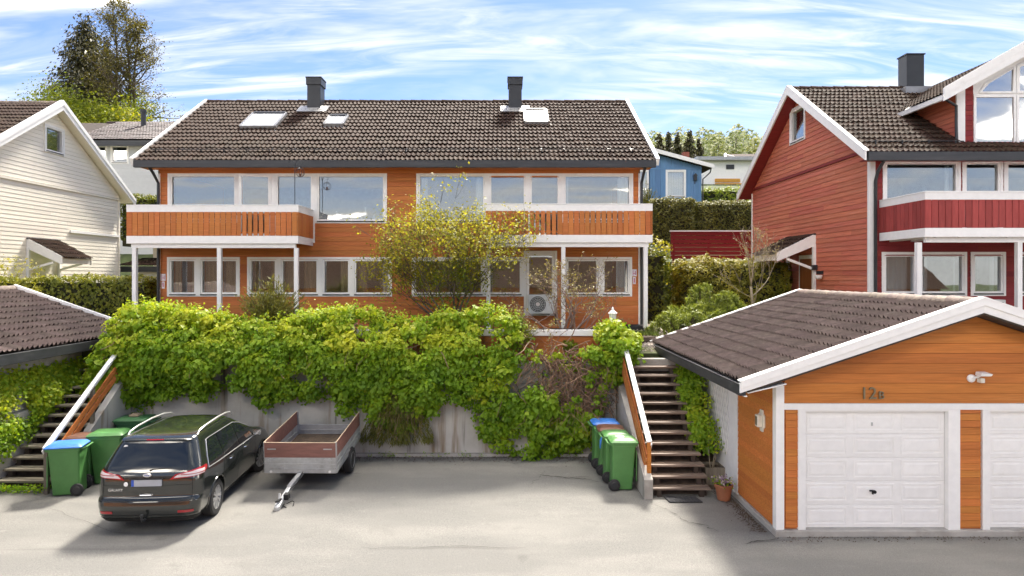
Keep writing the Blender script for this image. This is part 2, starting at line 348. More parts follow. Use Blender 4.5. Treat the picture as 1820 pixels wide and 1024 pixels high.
def backing(M, th, mat, u0, u1, z0, z1, holes=(), d0=-0.16, d1=-0.012, name='wall'):
    """the wall behind the boards, one closed piece round its openings"""
    us = sorted({u0, u1, *[h[0] for h in holes], *[h[1] for h in holes]}); zs = sorted({z0, z1, *[h[2] for h in holes], *[h[3] for h in holes]})
    mb = MB(M)
    for i in range(len(us)-1):
        run = None
        for j in range(len(zs)-1):
            um, zm = (us[i]+us[i+1])/2, (zs[j]+zs[j+1])/2
            solid = not any(h[0] < um < h[1] and h[2] < zm < h[3] for h in holes)
            if solid: run = (run[0], zs[j+1]) if run else (zs[j], zs[j+1])
            if (not solid or j == len(zs)-2) and run: mb.box(us[i], us[i+1], d0, d1, *run); run = None
    return mb.make(name, mat, th)
def window(M, th, u0, u1, z0, z1, cas=0.075, fw=0.055, curtain=None, mat=None, sill=True, name='window', proud=0.045, cut=None, glass=None):
    """casing boards + frame (part), glass pane, flashing and curtain (sub-parts). Outer size of the casing is u0..u1, z0..z1."""
    mat = mat or m_trim; a, b, c, d = u0+cas, u1-cas, z0+cas, z1-cas
    mb = MB(M)
    mb.box(u0, a, -0.01, proud, z0, z1).box(b, u1, -0.01, proud, z0, z1).box(a, b, -0.01, proud-0.002, d, z1).box(a, b, -0.01, proud-0.002, z0, c)
    e, f, g, h = a+fw, b-fw, c+fw, d-fw
    mb.box(a, e, -0.12, proud-0.02, c, d).box(f, b, -0.12, proud-0.02, c, d).box(e, f, -0.12, proud-0.022, h, d).box(e, f, -0.12, proud-0.022, c, g)
    w = mb.make(name, mat, th)
    MB(M).box(e, f, -0.045, -0.037, g, h).make('pane', glass or m_glass, w)
    if sill: MB(M).hexa([(a, proud-0.004, c-0.035), (b, proud-0.004, c-0.035), (b, proud+0.03, c-0.035), (a, proud+0.03, c-0.035)],
                        [(a, proud-0.004, c), (b, proud-0.004, c), (b, proud+0.004, c), (a, proud+0.004, c)]).make('sill', m_black, w)
    if curtain:
        for (k0, k1, cm) in curtain:
            ca, cb = e + (f-e)*k0, e + (f-e)*k1; n = max(8, int((cb-ca)/0.03)); cur = MB(M)
            vs = []
            for i in range(n+1):
                dd = -0.24 + 0.03*math.sin(i*1.5 + u0*7)+0.012*math.sin(i*0.7)
                vs += [(ca+(cb-ca)*i/n, dd, g-0.05), (ca+(cb-ca)*i/n, dd, h+0.05)]
            cur.add(vs, [(2*i, 2*i+2, 2*i+3, 2*i+1) for i in range(n)]).make('curtain', cm, w, smooth=2, recalc=False)
    return w
def hole(u0, u1, z0, z1, cas=0.075): return (u0+cas, u1-cas, z0+cas, z1-cas)

# ---- roofs: each tile is a part (the 300 nearest), the rest joined
def tile_mesh(w, l, amp=0.036, rolls=2, th=0.014):
    val = 0.30 if amp < .04 else 0.75
    n = 4*rolls; vs = []
    for k, (y, dz) in enumerate(((-0.055, 0.052), (l, 0.0))):
        for i in range(n+1):
            x = w*i/n; ph = (i/n*rolls) % 1.0
            z = amp*max(0, math.sin(2*math.pi*ph))**0.8 - amp*val*max(0, -math.sin(2*math.pi*ph))
            vs.append((x*1.0, y, z + dz))
    b = len(vs)
    for i in range(n+1): vs.append((vs[i][0], -0.055, vs[i][2]-th))
    fs = [(i, i+1, n+2+i, n+1+i) for i in range(n)] + [(b+i, b+i+1, i+1, i) for i in range(n)]
    return vs, fs
TILES = {}
def tiled(th, p0, u, s, L, SL, mat, w=0.30, l=0.34, limit=300, keep=None, used=0, far_first=False, amp=0.036, rolls=2):
    u, s = Vector(u).normalized(), Vector(s).normalized(); nrm = u.cross(s).normalized()
    nc, nr = max(1, round(L/w)), max(1, round(SL/l)); w, l = L/nc, SL/nr
    key = (round(w, 3), round(l, 3), mat.name, amp, rolls)
    vs, fs = tile_mesh(w, l, amp, rolls)
    if key not in TILES:
        me = bpy.data.meshes.new('roof_tile'); me.from_pydata(vs, [], fs); me.materials.append(mat)
        me.polygons.foreach_set('use_smooth', [True]*len(me.polygons)); me.set_sharp_from_angle(angle=R(50)); TILES[key] = me
    me = TILES[key]; rest = MB(); p0 = Vector(p0); cnt = 0
    for r in range(nr):
        for c in range(nc):
            p = p0 + u*(c*w) + s*(r*l) + nrm*(0.03 + random.uniform(-0.006, 0.006)) + u*random.uniform(-.005, .005) + s*random.uniform(-.008, .008)
            if keep and not keep(p + u*w*0.5 + s*l*0.5): continue
            tilt = random.uniform(-0.02, 0.02)
            M = Matrix.Identity(4); M.col[0][:3] = u; M.col[1][:3] = s; M.col[2][:3] = nrm
            M = M @ Matrix.Rotation(tilt, 4, 'X') @ Matrix.Rotation(random.uniform(-.02, .02), 4, 'Y')
            M.translation = p
            if used + cnt < limit:
                o = bpy.data.objects.new('roof_tile', me); COL.objects.link(o); o.parent = th
                M.translation = p - ORG[th]; o.matrix_local = M; cnt += 1
            else:
                rest.M = M; rest.add(vs, fs)
    if rest.v:
        ro = rest.make('roof_tiles', mat, th, smooth=True, recalc=False); ro['kind'] = 'stuff'
    return cnt
def ridge(th, p, q, mat=None, w=0.36, r=0.115, name='ridge_tile'):
    p, q = Vector(p), Vector(q); n = max(1, round((q-p).length/w)); d = (q-p)/n; dn = d.normalized()
    side = dn.cross(Vector((0, 0, 1))).normalized()
    for i in range(n):
        a = p + d*i - dn*0.02; b = p + d*(i+1) + dn*0.02; mb = MB(); vs = []
        jz = random.uniform(-.006, .006)
        for (c, rr) in ((a, r*1.08), (b, r*0.92)):
            for k in range(7):
                t = math.pi*k/6; vs.append(c + side*(math.cos(t)*rr*1.15) + Vector((0, 0, math.sin(t)*rr + jz - 0.02)))
        mb.add(vs, [(k, k+1, 8+k, 7+k) for k in range(6)] + [tuple(range(7))[::-1], tuple(range(7, 14))])
        mb.make(name, mat or m_ridge, th, smooth=True)

# ---- foliage
def leaf_mesh(name, mat, parent, P, NR, SZ, asp=0.7, var=None, fold=0.12, along=None):
    P = np.asarray(P, float); n = len(P); NR = np.asarray(NR, float); NR = NR/np.maximum(np.linalg.norm(NR, axis=1, keepdims=True), 1e-6)
    A = rng.normal(size=(n, 3)) if along is None else np.asarray(along, float)
    T = A - (A*NR).sum(1, keepdims=True)*NR; T /= np.maximum(np.linalg.norm(T, axis=1, keepdims=True), 1e-6)
    B = np.cross(NR, T); SZ = np.asarray(SZ, float).reshape(-1, 1)*np.ones((n, 1))
    V = np.empty((n, 4, 3)); f = NR*SZ*fold
    V[:, 0] = P - T*SZ*0.5; V[:, 1] = P + B*SZ*asp*0.5 + f - T*SZ*0.05; V[:, 2] = P + T*SZ*0.5; V[:, 3] = P - B*SZ*asp*0.5 + f - T*SZ*0.05
    o0 = np.array(ORG.get(parent, Vector())); V -= o0
    me = bpy.data.meshes.new(name); me.vertices.add(4*n); me.loops.add(4*n); me.polygons.add(n)
    me.vertices.foreach_set('co', V.reshape(-1)); me.loops.foreach_set('vertex_index', np.arange(4*n, dtype=np.int32))
    me.polygons.foreach_set('loop_start', np.arange(0, 4*n, 4, dtype=np.int32))
    try: me.polygons.foreach_set('loop_total', np.full(n, 4, dtype=np.int32))
    except Exception: pass
    at = me.attributes.new('var', 'FLOAT', 'FACE')
    at.data.foreach_set('value', np.clip(rng.normal(0.5, 0.22, n) if var is None else var, 0, 1).astype(np.float32))
    me.update(); me.validate()
    return link(name, me, mat, parent)
def clusters(C, NR, k, rad, spread=0.7, flat=0.5):
    """k leaves round every centre; returns points, normals and the index of the centre"""
    C = np.asarray(C, float); NR = np.asarray(NR, float); m = len(C)
    off = rng.normal(size=(m, k, 3)); NRn = NR/np.maximum(np.linalg.norm(NR, axis=1, keepdims=True), 1e-6)
    off -= (off*NRn[:, None]).sum(2, keepdims=True)*NRn[:, None]*(1-flat)
    P = C[:, None] + off*np.asarray(rad).reshape(-1, 1, 1)*0.5
    NN = NRn[:, None] + rng.normal(size=(m, k, 3))*spread + off*0.25
    return P.reshape(-1, 3), NN.reshape(-1, 3), np.repeat(np.arange(m), k)
def limb(mb, p, d, L, r, wig=0.15, seg=5, up=0.0, n=5, taper=0.45):
    pts = [Vector(p)]; d = Vector(d).normalized(); rs = [r]
    for i in range(seg):
        d = (d + Vector((random.gauss(0, wig), random.gauss(0, wig), random.gauss(0, wig*0.7) + up))).normalized()
        pts.append(pts[-1] + d*(L/seg)); rs.append(r*(1 - (1-taper)*(i+1)/seg))
    mb.tube(pts, rs, n); return pts, d, rs[-1]
def branch(mb, p, d, L, r, depth, tips, spread=0.6, ratio=0.68, kids=(2, 4), wig=0.13, up=0.03, n=5, inner=True, minr=0.004):
    pts, dd, re = limb(mb, p, d, L, r, wig, 4 if depth else 3, up, n if depth > 1 else 4)
    if depth == 0: tips.append((pts[-1], dd)); tips.append((pts[-2], dd)); return
    for i in range(random.randint(*kids)):
        q = pts[random.randint(2, len(pts)-1)] if i else pts[-1]
        nd = (dd + Vector((random.gauss(0, spread), random.gauss(0, spread), random.gauss(0, spread*0.7)))).normalized()
        branch(mb, q, nd, L*ratio*random.uniform(0.75, 1.15), max(re*0.72, minr), depth-1, tips, spread, ratio, kids, wig, up, n)
# ------------------------------------------------------------------ ground
def terrain_z(x, y):
    if y < 17.01: return -0.03
    hr = np.interp(y, [16.8, 19, 30.4, 30.62, 36, 48, 75, 110, 160, 260, 420, 900], [2.86, 2.88, 3.0, 5.2, 6.6, 9.7, 15, 20.5, 30, 40, 46, 50])
    hl = np.interp(y, [16.8, 37, 48, 75, 110, 160, 260, 420, 900], [2.86, 2.95, 9.5, 15, 20, 27, 34, 38, 40])
    t = min(1, max(0, (x - 5)/1.5)); h = hl*(1-t) + hr*t
    if 2.7 < x < 4.75 and y < 19.5: h = np.interp(y, [16.8, 17.4, 19.5], [2.5, 2.62, 2.9])
    return float(h)
xs = sorted(set([-400, -250, -160, -110, -80, -60, -45, -35] + [x*1.0 for x in range(-28, 29)] + [2.6, 2.72, 4.72, 4.85, 5.2, 5.8, 6.4] + [35, 45, 60, 80, 110, 160, 250, 400]))
ys = [-300, -120, -45, -20, -5, 5, 10, 14, 17.0, 17.02, 17.4, 18, 19, 19.5, 21, 24, 27, 30.38, 30.63, 32, 34, 36, 40, 44, 48, 54, 62, 75, 90, 110, 135, 160, 200, 260, 420, 900]
mb = MB(); nx = len(xs)
mb.v = [Vector((x, y, terrain_z(x, y) + (random.uniform(-.03, .03) if y > 17 else 0))) for y in ys for x in xs]
mb.f = [(j*nx+i, j*nx+i+1, (j+1)*nx+i+1, (j+1)*nx+i) for j in range(len(ys)-1) for i in range(nx-1)]
structure(mb.make('terrain', m_turf, smooth=False))

# tarmac forecourt: coarse weathering, fine grain, worn pale patches, long dark streaks
m_asph, n, l, b = nodes('weathered_tarmac')
tc = n.new('ShaderNodeNewGeometry')
def nz(sc, det, lo, hi, rough=0.6, stretch=None, dist=0.0):
    t = n.new('ShaderNodeTexNoise'); t.inputs['Scale'].default_value = sc; t.inputs['Detail'].default_value = det; t.inputs['Roughness'].default_value = rough; t.inputs['Distortion'].default_value = dist
    if stretch:
        mp = n.new('ShaderNodeMapping'); mp.inputs['Scale'].default_value = stretch; l.new(tc.outputs['Position'], mp.inputs[0]); l.new(mp.outputs[0], t.inputs[0])
    else: l.new(tc.outputs['Position'], t.inputs[0])
    r = n.new('ShaderNodeMapRange'); r.interpolation_type = 'SMOOTHSTEP'; r.inputs[1].default_value = lo; r.inputs[2].default_value = hi; l.new(t.outputs[0], r.inputs[0]); return r.outputs[0]
def mixc_(fac, a, c):
    m = n.new('ShaderNodeMix'); m.data_type = 'RGBA'; l.new(fac, m.inputs[0])
    for i, v in ((6, a), (7, c)):
        if isinstance(v, tuple): m.inputs[i].default_value = (*v, 1)
        else: l.new(v, m.inputs[i])
    return m.outputs[2]
c0 = mixc_(nz(0.5, 5, 0.40, 0.66, stretch=(0.6, 1.6, 1)), (0.158, 0.155, 0.146), (0.202, 0.196, 0.182))
c0 = mixc_(nz(1.7, 6, 0.54, 0.74, dist=0.6), c0, (0.158, 0.153, 0.143))
c0 = mixc_(nz(5.0, 5, 0.62, 0.80), c0, (0.225, 0.218, 0.203))
c0 = mixc_(nz(0.75, 3, 0.66, 0.76, dist=0.4), c0, (0.120, 0.117, 0.110))
c0 = mixc_(nz(0.9, 4, 0.60, 0.76, stretch=(0.12, 3.2, 1)), c0, (0.150, 0.146, 0.136))
gr = n.new('ShaderNodeMix'); gr.data_type = 'RGBA'; gr.blend_type = 'MULTIPLY'; gr.inputs[0].default_value = 1; l.new(c0, gr.inputs[6])
l.new(mixc_(nz(95, 3, 0.35, 0.65), (0.74, 0.74, 0.74), (1.22, 1.21, 1.20)), gr.inputs[7])
g2 = n.new('ShaderNodeMix'); g2.data_type = 'RGBA'; g2.blend_type = 'MULTIPLY'; g2.inputs[0].default_value = 1; l.new(gr.outputs[2], g2.inputs[6]); l.new(mixc_(nz(27, 4, 0.34, 0.66, 0.75), (0.90, 0.90, 0.895), (1.07, 1.07, 1.065)), g2.inputs[7])
l.new(g2.outputs[2], b.inputs['Base Color']); b.inputs['Roughness'].default_value = 0.9
bp = n.new('ShaderNodeBump'); bp.inputs['Strength'].default_value = 0.35; bp.inputs['Distance'].default_value = 0.006; l.new(nz(120, 3, 0.3, 0.7), bp.inputs['Height']); l.new(bp.outputs[0], b.inputs['Normal'])
mb = MB(); gx = [-60, -30] + list(np.arange(-16, 17, 1.0)) + [30, 60]; gy = [-28, -10, 0, 4] + list(np.arange(6, 16.6, 0.75)) + [16.70]
mb.v = [Vector((x, y, 0.0 + (0.012*noise.noise(Vector((x*.5, y*.5, 3))) if y < 16 and y > 5 else 0))) for y in gy for x in gx]
mb.f = [(j*len(gx)+i, j*len(gx)+i+1, (j+1)*len(gx)+i+1, (j+1)*len(gx)+i) for j in range(len(gy)-1) for i in range(len(gx)-1)]
drive = structure(mb.make('driveway', m_asph, smooth=2))
m_crack = surf('crack_dirt', (0.06, 0.057, 0.05), 1.0)
def crack(pts, w=0.02, nm='crack'):
    mb = MB(); P = []
    for i in range(len(pts)-1):
        a, c = Vector((*pts[i], 0.018)), Vector((*pts[i+1], 0.018))
        for k in range(7): P.append(a.lerp(c, k/7) + Vector((random.gauss(0, .025), random.gauss(0, .02), 0)))
    vs = []
    for i, p in enumerate(P):
        ww = w*random.uniform(0.25, 1.2)*(1 - 0.6*abs(2*i/len(P)-1)); vs += [p + Vector((0, ww, 0)), p - Vector((0, ww, 0))]
    mb.add(vs, [(2*i, 2*i+1, 2*i+3, 2*i+2) for i in range(len(P)-1)]).make(nm, m_crack, drive, recalc=False)
def gp(px, py): Y = HC*F/(py - VY); return (PX(px, Y), Y)
crack([gp(945, 862), gp(962, 845), gp(1000, 850), gp(1040, 853), gp(1068, 858)], 0.028)
crack([gp(962, 845), gp(968, 838)], 0.015)
crack([gp(1000, 850), gp(1075, 847)], 0.012)
crack([gp(1165, 898), gp(1200, 915), gp(1222, 930), gp(1250, 934), gp(1283, 948)], 0.022)
crack([gp(1325, 970), gp(1350, 962), gp(1392, 958)], 0.02)
crack([gp(640, 975), gp(800, 972), gp(960, 976)], 0.008)
crack([gp(90, 905), gp(200, 948), gp(330, 955)], 0.007)
# gravel path up from the stair landing to the terrace
mb = MB(); q = [16.45, 17.0, 17.6, 18.3, 19.0, 19.6, 21, 23]; 
mb.v = [Vector((x, y, terrain_z(3.7, y) + 0.035 + random.uniform(-.012, .012))) for y in q for x in np.linspace(2.95, 4.9, 9)]
mb.f = [(j*9+i, j*9+i+1, (j+1)*9+i+1, (j+1)*9+i) for j in range(len(q)-1) for i in range(8)]
structure(mb.make('gravel_path', m_gravel))
mb = MB()
for i in range(900):
    y = random.uniform(16.5, 19.6); x = random.uniform(3.0, 4.75); r = random.uniform(.012, .03); z = terrain_z(3.7, y)+0.04
    mb.add([(x-r, y, z), (x+r*.3, y-r, z), (x+r, y+r*.4, z), (x, y, z+r*1.2)], [(0, 1, 3), (1, 2, 3), (2, 0, 3)])
tag(mb.make('path_stones', m_gravel, recalc=False), kind='stuff')
# mossy strip at the corner of the terrace
mb = MB()
for i in range(2600):
    x = random.uniform(2.75, 4.35); y = random.uniform(18.1, 19.2) if x > 3.1 else random.uniform(17.2, 19.2); z = terrain_z(0, y) + 0.05*random.random()
    h = random.uniform(.03, .09); a = random.uniform(0, 6.3); mb.add([(x-.012*math.cos(a), y-.012*math.sin(a), z), (x+.012*math.cos(a), y+.012*math.sin(a), z), (x+random.gauss(0, .02), y+random.gauss(0, .02), z+h)], [(0, 1, 2)])
tag(mb.make('moss_grass', m_moss, recalc=False), kind='stuff')
structure(MB().hexa([(2.68, 16.95, 2.5), (4.2, 18.1, 2.5), (4.4, 19.3, 2.6), (2.68, 19.3, 2.6)], [(2.68, 16.95, 2.90), (4.2, 18.1, 2.86), (4.4, 19.3, 2.90), (2.68, 19.3, 2.93)]).make('flower_bed_soil', m_soil))
structure(MB().box(-9.4, 2.6, 17.06, 18.4, 2.5, 3.0).make('planting_bed', m_soil))

# ------------------------------------------------------------------ retaining wall
m_rw, n, l, b = nodes('streaked_concrete_wall')
tc = n.new('ShaderNodeNewGeometry')
c0 = mixc_(nz(0.7, 6, 0.35, 0.65), (0.46, 0.445, 0.415), (0.36, 0.345, 0.315))
c0 = mixc_(nz(1.5, 5, 0.53, 0.66, stretch=(1.0, 1, 0.10)), c0, (0.21, 0.155, 0.10))
c0 = mixc_(nz(2.2, 4, 0.60, 0.72, stretch=(1.0, 1, 0.07)), c0, (0.085, 0.075, 0.055))
l.new(c0, b.inputs['Base Color']); b.inputs['Roughness'].default_value = 0.9
bp = n.new('ShaderNodeBump'); bp.inputs['Strength'].default_value = 0.3; bp.inputs['Distance'].default_value = 0.01; l.new(nz(14, 5, 0.3, 0.7), bp.inputs['Height']); l.new(bp.outputs[0], b.inputs['Normal'])
rw = thing('retaining_wall', 'streaked grey concrete retaining wall under the green climber behind the car and trailer', 'wall', (-3, 16.75, 0))
mb = MB(); 
mb.hexa([(-9.45, 16.60, 0), (2.85, 16.60, 0), (2.85, 16.79, 0), (-9.45, 16.79, 0)], [(-9.45, 16.68, 2.35), (2.85, 16.68, 2.35), (2.85, 16.79, 2.35), (-9.45, 16.79, 2.35)])
mb.make('wall', m_rw, rw)
MB().box(-9.45, 2.85, 16.45, 16.6, -0.02, 0.07).make('footing', m_conc, rw, bevel=.015)
pl = thing('planter_wall', 'orange board planter front with white capping along the top of the retaining wall', 'planter', (-3, 16.95, 2.35))
for k in range(4):
    x = -9.35
    while x < 2.6:
        x2 = min(x + random.uniform(2.6, 3.6), 2.62); MB().box(x+.003, x2, 16.93 + random.uniform(0, .004), 16.97, 2.352+k*.16, 2.504+k*.16).make('plank', m_orange, pl); x = x2
for (a, c) in ((-9.35, -5.2), (-5.196, -1.1), (-1.096, 1.62), (1.624, 2.66)):
    MB().box(a, c, 16.85, 17.05, 3.0, 3.15).make('cap_board', m_white, pl, bevel=.006)

# ------------------------------------------------------------------ the orange house
FY = 21.0
hs = thing('orange_house', 'two storey orange timber house with two balconies and brown tiled roof in the middle', 'house', (-3.3, FY, 2.9))
MF = frame((0, FY, 0), (1, 0, 0), (0, -1, 0))
X0, X1 = PX(283, FY), PX(1137, FY)
def wq(a, c, t, bt, Y=FY): return (PX(a, Y), PX(c, Y), PZ(bt, Y), PZ(t, Y))
bw = lambda *a: [(0.02, 0.20, m_sheer)]
up = [((299, 424, 307, 396), None), ((487, 560, 307, 432), None), ((560, 688, 307, 397), None),
      ((740, 866, 307, 397), [(0, .10, m_sheer), (.88, 1, m_sheer)]), ((866, 938, 308, 432), None), ((938, 998, 308, 432), None), ((998, 1125, 307, 396), [(0, .06, m_sheer), (.84, 1, m_sheer)])]
lo = [((298, 353, 457, 527), [(0, .25, m_curt), (.75, 1, m_curt)]), ((353, 427, 457, 527), [(0, .3, m_curt), (.62, 1, m_curt)]),
      ((440, 496, 457, 527), [(0, .3, m_curt), (.72, 1, m_curt)]), ((496, 570, 457, 527), [(0, .3, m_curt), (.55, 1, m_curt)]), ((570, 626, 457, 527), [(.6, 1, m_curt)]), ((626, 697, 457, 527), [(0, .28, m_curt), (.78, 1, m_sheer)]),
      ((732, 862, 457, 527), None), ((862, 931, 457, 527), [(0, .12, m_sheer)]), ((1003, 1067, 457, 527), None), ((1067, 1123, 457, 527), [(.55, .95, m_sheer)])]
holes = [hole(*wq(*w)) for w, c in up + lo]
dq = wq(424, 487, 307, 432); holes.append(hole(*dq)); ldq = wq(931, 990, 446, 562); holes.append(hole(*ldq))
backing(MF, hs, m_orange, X0, X1, 2.6, 8.02, holes)
clad(MF, hs, m_orange, X0, X1, 2.86, 7.98, holes, pitch=0.1465, brk=4.5)
for w, c in up + lo: window(MF, hs, *wq(*w), curtain=c)
# balcony door standing ajar on the left, and a garden door below right
def ajar(fr, th, q, ang, name='balcony_door', hinge_right=True):
    u0, u1, z0, z1 = q
    mb = MB(fr); cas = .075
    mb.box(u0, u0+cas, -.01, .045, z0, z1).box(u1-cas, u1, -.01, .045, z0, z1).box(u0+cas, u1-cas, -.01, .043, z1-cas, z1)
    d = mb.make(name, m_trim, th)
    a, c = u0+cas+.008, u1-cas-.008; wdt = c-a
    Mh = fr @ Matrix.Translation((c, 0.03, 0)) @ Matrix.Rotation(-R(ang) if hinge_right else R(ang), 4, 'Z') @ Matrix.Translation((-c, 0, 0))
    mb = MB(Mh); f = .085
    mb.box(a, a+f, -.03, .03, z0+.02, z1-cas).box(c-f, c, -.03, .03, z0+.02, z1-cas).box(a+f, c-f, -.028, .028, z1-cas-f, z1-cas).box(a+f, c-f, -.028, .028, z0+.02, z0+.34)
    mb.make('door_leaf', m_trim, d)
    MB(Mh).box(a+f, c-f, -.005, .005, z0+.34, z1-cas-f).make('pane', m_glass, d)
    MB(Mh).box(a+.03, a+.05, .03, .08, z0+1.0, z0+1.03).box(a+.03, a+.15, .065, .08, z0+1.0, z0+1.025).make('handle', m_alu, d)
ajar(MF, hs, dq, 13)
ajar(MF, hs, ldq, 0.5, 'garden_door')
# rooms behind the glass
def room(th, x0, x1, y0, y1, z0, z1, name='room'):
    mb = MB(); v = [(x0, y0, z0), (x1, y0, z0), (x1, y1, z0), (x0, y1, z0), (x0, y0, z1), (x1, y0, z1), (x1, y1, z1), (x0, y1, z1)]
    mb.add(v, [(4, 5, 6, 7), (2, 3, 7, 6), (0, 3, 7, 4), (1, 2, 6, 5)]); r = mb.make(name, m_room, th, recalc=False)
    MB().add(v[:4], [(0, 1, 2, 3)]).make('room_floor', m_floor, r, recalc=False); return r
for (a, c) in ((X0+.1, -3.4), (-3.3, X1-.1)):
    room(hs, a, c, FY+.17, FY+4.6, 2.95, 5.35); room(hs, a, c, FY+.17, FY+4.6, 5.65, 7.95)
MB().box(X0, X0+.12, FY+.16, 29.8, 2.6, 8.0).box(X1-.12, X1, FY+.16, 29.8, 2.6, 8.0).box(X0, X1, 29.68, 29.8, 2.6, 8.0).make('side_walls', m_orange, hs)
MB().box(X0-.02, X1+.02, FY-.02, FY+.2, 2.4, 2.86).make('plinth', m_conc, hs)
for x in (X0-.012, X1-.05): MB().box(x, x+.062, FY-.05, FY+.02, 2.86, 7.9).make('corner_board', m_white, hs)
# objects on the upper window sills
for (px, h) in ((597, .30), (648, .42), (663, .22), (640, .15)):
    MB().lathe([(.03, 0), (.045, h*.3), (.03, h*.7), (.02, h*.8), (.05, h)], (PX(px, FY), FY+.16, PZ(391, FY)), 8).make('window_ornament', m_sheer, hs, smooth=True)
# roof
EY, EZ, RY, RZ = 20.38, 8.10, 25.4, 11.23; RX0, RX1 = -11.48, 4.75
sl = (RZ-EZ)/(RY-EY); SV = Vector((0, RY-EY, RZ-EZ)).normalized(); SLEN = math.hypot(RY-EY, RZ-EZ); NV = Vector((0, -SV.z, SV.y))
def gable_deck(th, x0, x1, ey, ez, ry, rz, by, bz, t=0.16, mat=None):
    MB().prism([(x0, ey, ez), (x0, ry, rz), (x0, by, bz), (x0, by, bz-t), (x0, ry, rz-t), (x0, ey, ez-t)], (x1-x0, 0, 0)).make('roof_deck', mat or m_darkwood, th)
gable_deck(hs, RX0, RX1, EY, EZ, RY, RZ, 2*RY-EY, EZ)
tiled(hs, (RX0+.04, EY-.04, EZ), (1, 0, 0), SV, RX1-RX0-.08, SLEN, m_tile, 0.30, 0.345)
tiled(hs, (RX1-.04, 2*RY-EY, EZ), (-1, 0, 0), (0, -SV.y, SV.z), RX1-RX0-.08, SLEN, m_tile, 0.60, 0.70, limit=0)
ridge(hs, (RX0, RY, RZ+.03), (RX1, RY, RZ+.03), m_tile, 0.40, 0.12)
MB().box(RX0+.03, RX1-.03, EY-.13, EY-.01, 7.90, 8.12).make('gutter', m_fascia, hs, bevel=.012)
MB().box(RX0+.1, RX1-.1, EY-.01, FY-.03, 7.93, 7.95).make('soffit', m_orange, hs)
MB().box(X0, X1, FY-.05, FY-.02, 7.82, 7.93).make('frieze_board', m_orange, hs)
for x in (RX0-.06, RX1-.04):
    for sgn in (1, -1):
        p, q = Vector((x+.05, RY - sgn*(RY-EY+.12), EZ-.03)), Vector((x+.05, RY, RZ+.045)); MB().beam(p, q, .10, .24, (0, 0, 1)).make('barge_board', m_white, hs)
for px, side in ((281, -1), (1140.5, 1)):
    x = PX(px, FY-.1); MB().tube([(x-.25*side*0, EY+.0, 7.92), (x, EY+.25, 7.75), (x, FY-.09, 7.5), (x, FY-.09, 2.95), (x, FY-.25, 2.85)], .045, 8).make('downpipe', m_black, hs, smooth=True)
def roofpt(x, y, up=0.0): return Vector((x, y, EZ + (y-EY)*sl)) + NV*up
def skylight(th, x0, x1, y0, y1, o=None):
    a, c, d, e = roofpt(x0, y0, .02), roofpt(x1, y0, .02), roofpt(x1, y1, .02), roofpt(x0, y1, .02)
    mb = MB(); 
    for p, q in ((a, c), (c, d), (d, e), (e, a)): mb.beam(p + NV*.085, q + NV*.085, .09, .15, NV)
    w = mb.make('skylight', m_lead, th)
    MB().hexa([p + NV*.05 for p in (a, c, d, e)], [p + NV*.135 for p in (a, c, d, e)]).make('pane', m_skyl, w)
    dy = Vector((0, -1, -sl)).normalized()*.22
    n = 12; vs = []
    for i in range(n+1):
        p = a.lerp(c, i/n) + (c-a).normalized()*(0.12*(2*i/n-1)); vs += [p + NV*.05, p + dy + NV*(.035 + .02*math.sin(i*math.pi))]
    MB().add(vs, [(2*i, 2*i+2, 2*i+3, 2*i+1) for i in range(n)]).make('flashing_apron', m_lead, w, smooth=2)
    MB().beam(e + NV*.15, d + NV*.15, .12, .05, NV).make('hood', m_black, w)
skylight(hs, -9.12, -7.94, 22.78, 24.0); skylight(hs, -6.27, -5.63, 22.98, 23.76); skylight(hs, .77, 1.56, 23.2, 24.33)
def chimney(th, x0, x1, y0, y1, ztop, zb):
    c = MB().box(x0, x1, y0, y1, zb, ztop-.3).make('chimney', m_black, th, bevel=.012)
    MB().box(x0-.035, x1+.035, y0-.035, y1+.035, ztop-.3, ztop-.05).box(x0-.05, x1+.05, y0-.05, y1+.05, ztop-.05, ztop).make('chimney_cap', m_black, c, bevel=.01)
    MB().hexa([roofpt(x0-.30, y0-.30, .10), roofpt(x1+.30, y0-.30, .10), roofpt(x1+.30, y0+.25, .10), roofpt(x0-.30, y0+.25, .10)],
              [roofpt(x0-.30, y0-.30, .125), roofpt(x1+.30, y0-.30, .125), roofpt(x1+.30, y0+.25, .125), roofpt(x0-.30, y0+.25, .125)]).make('flashing', m_lead, c)
chimney(hs, -7.36, -6.86, 24.55, 25.15, 12.0, 10.3); chimney(hs, .19, .68, 24.55, 25.15, 12.0, 10.3)
sg = MB().tube([roofpt(RX0+.3, EY+.5, .17), roofpt(RX1-.3, EY+.5, .17)], .014, 6).make('snow_guard', m_black, hs)
x = RX0+.45
while x < RX1-.2:
    MB().beam(roofpt(x, EY+.85, .075), roofpt(x, EY+.47, .075), .035, .012, NV).beam(roofpt(x, EY+.47, .07), roofpt(x, EY+.47, .20), .035, .014, (0, 1, 0)).make('bracket', m_black, sg); x += .72

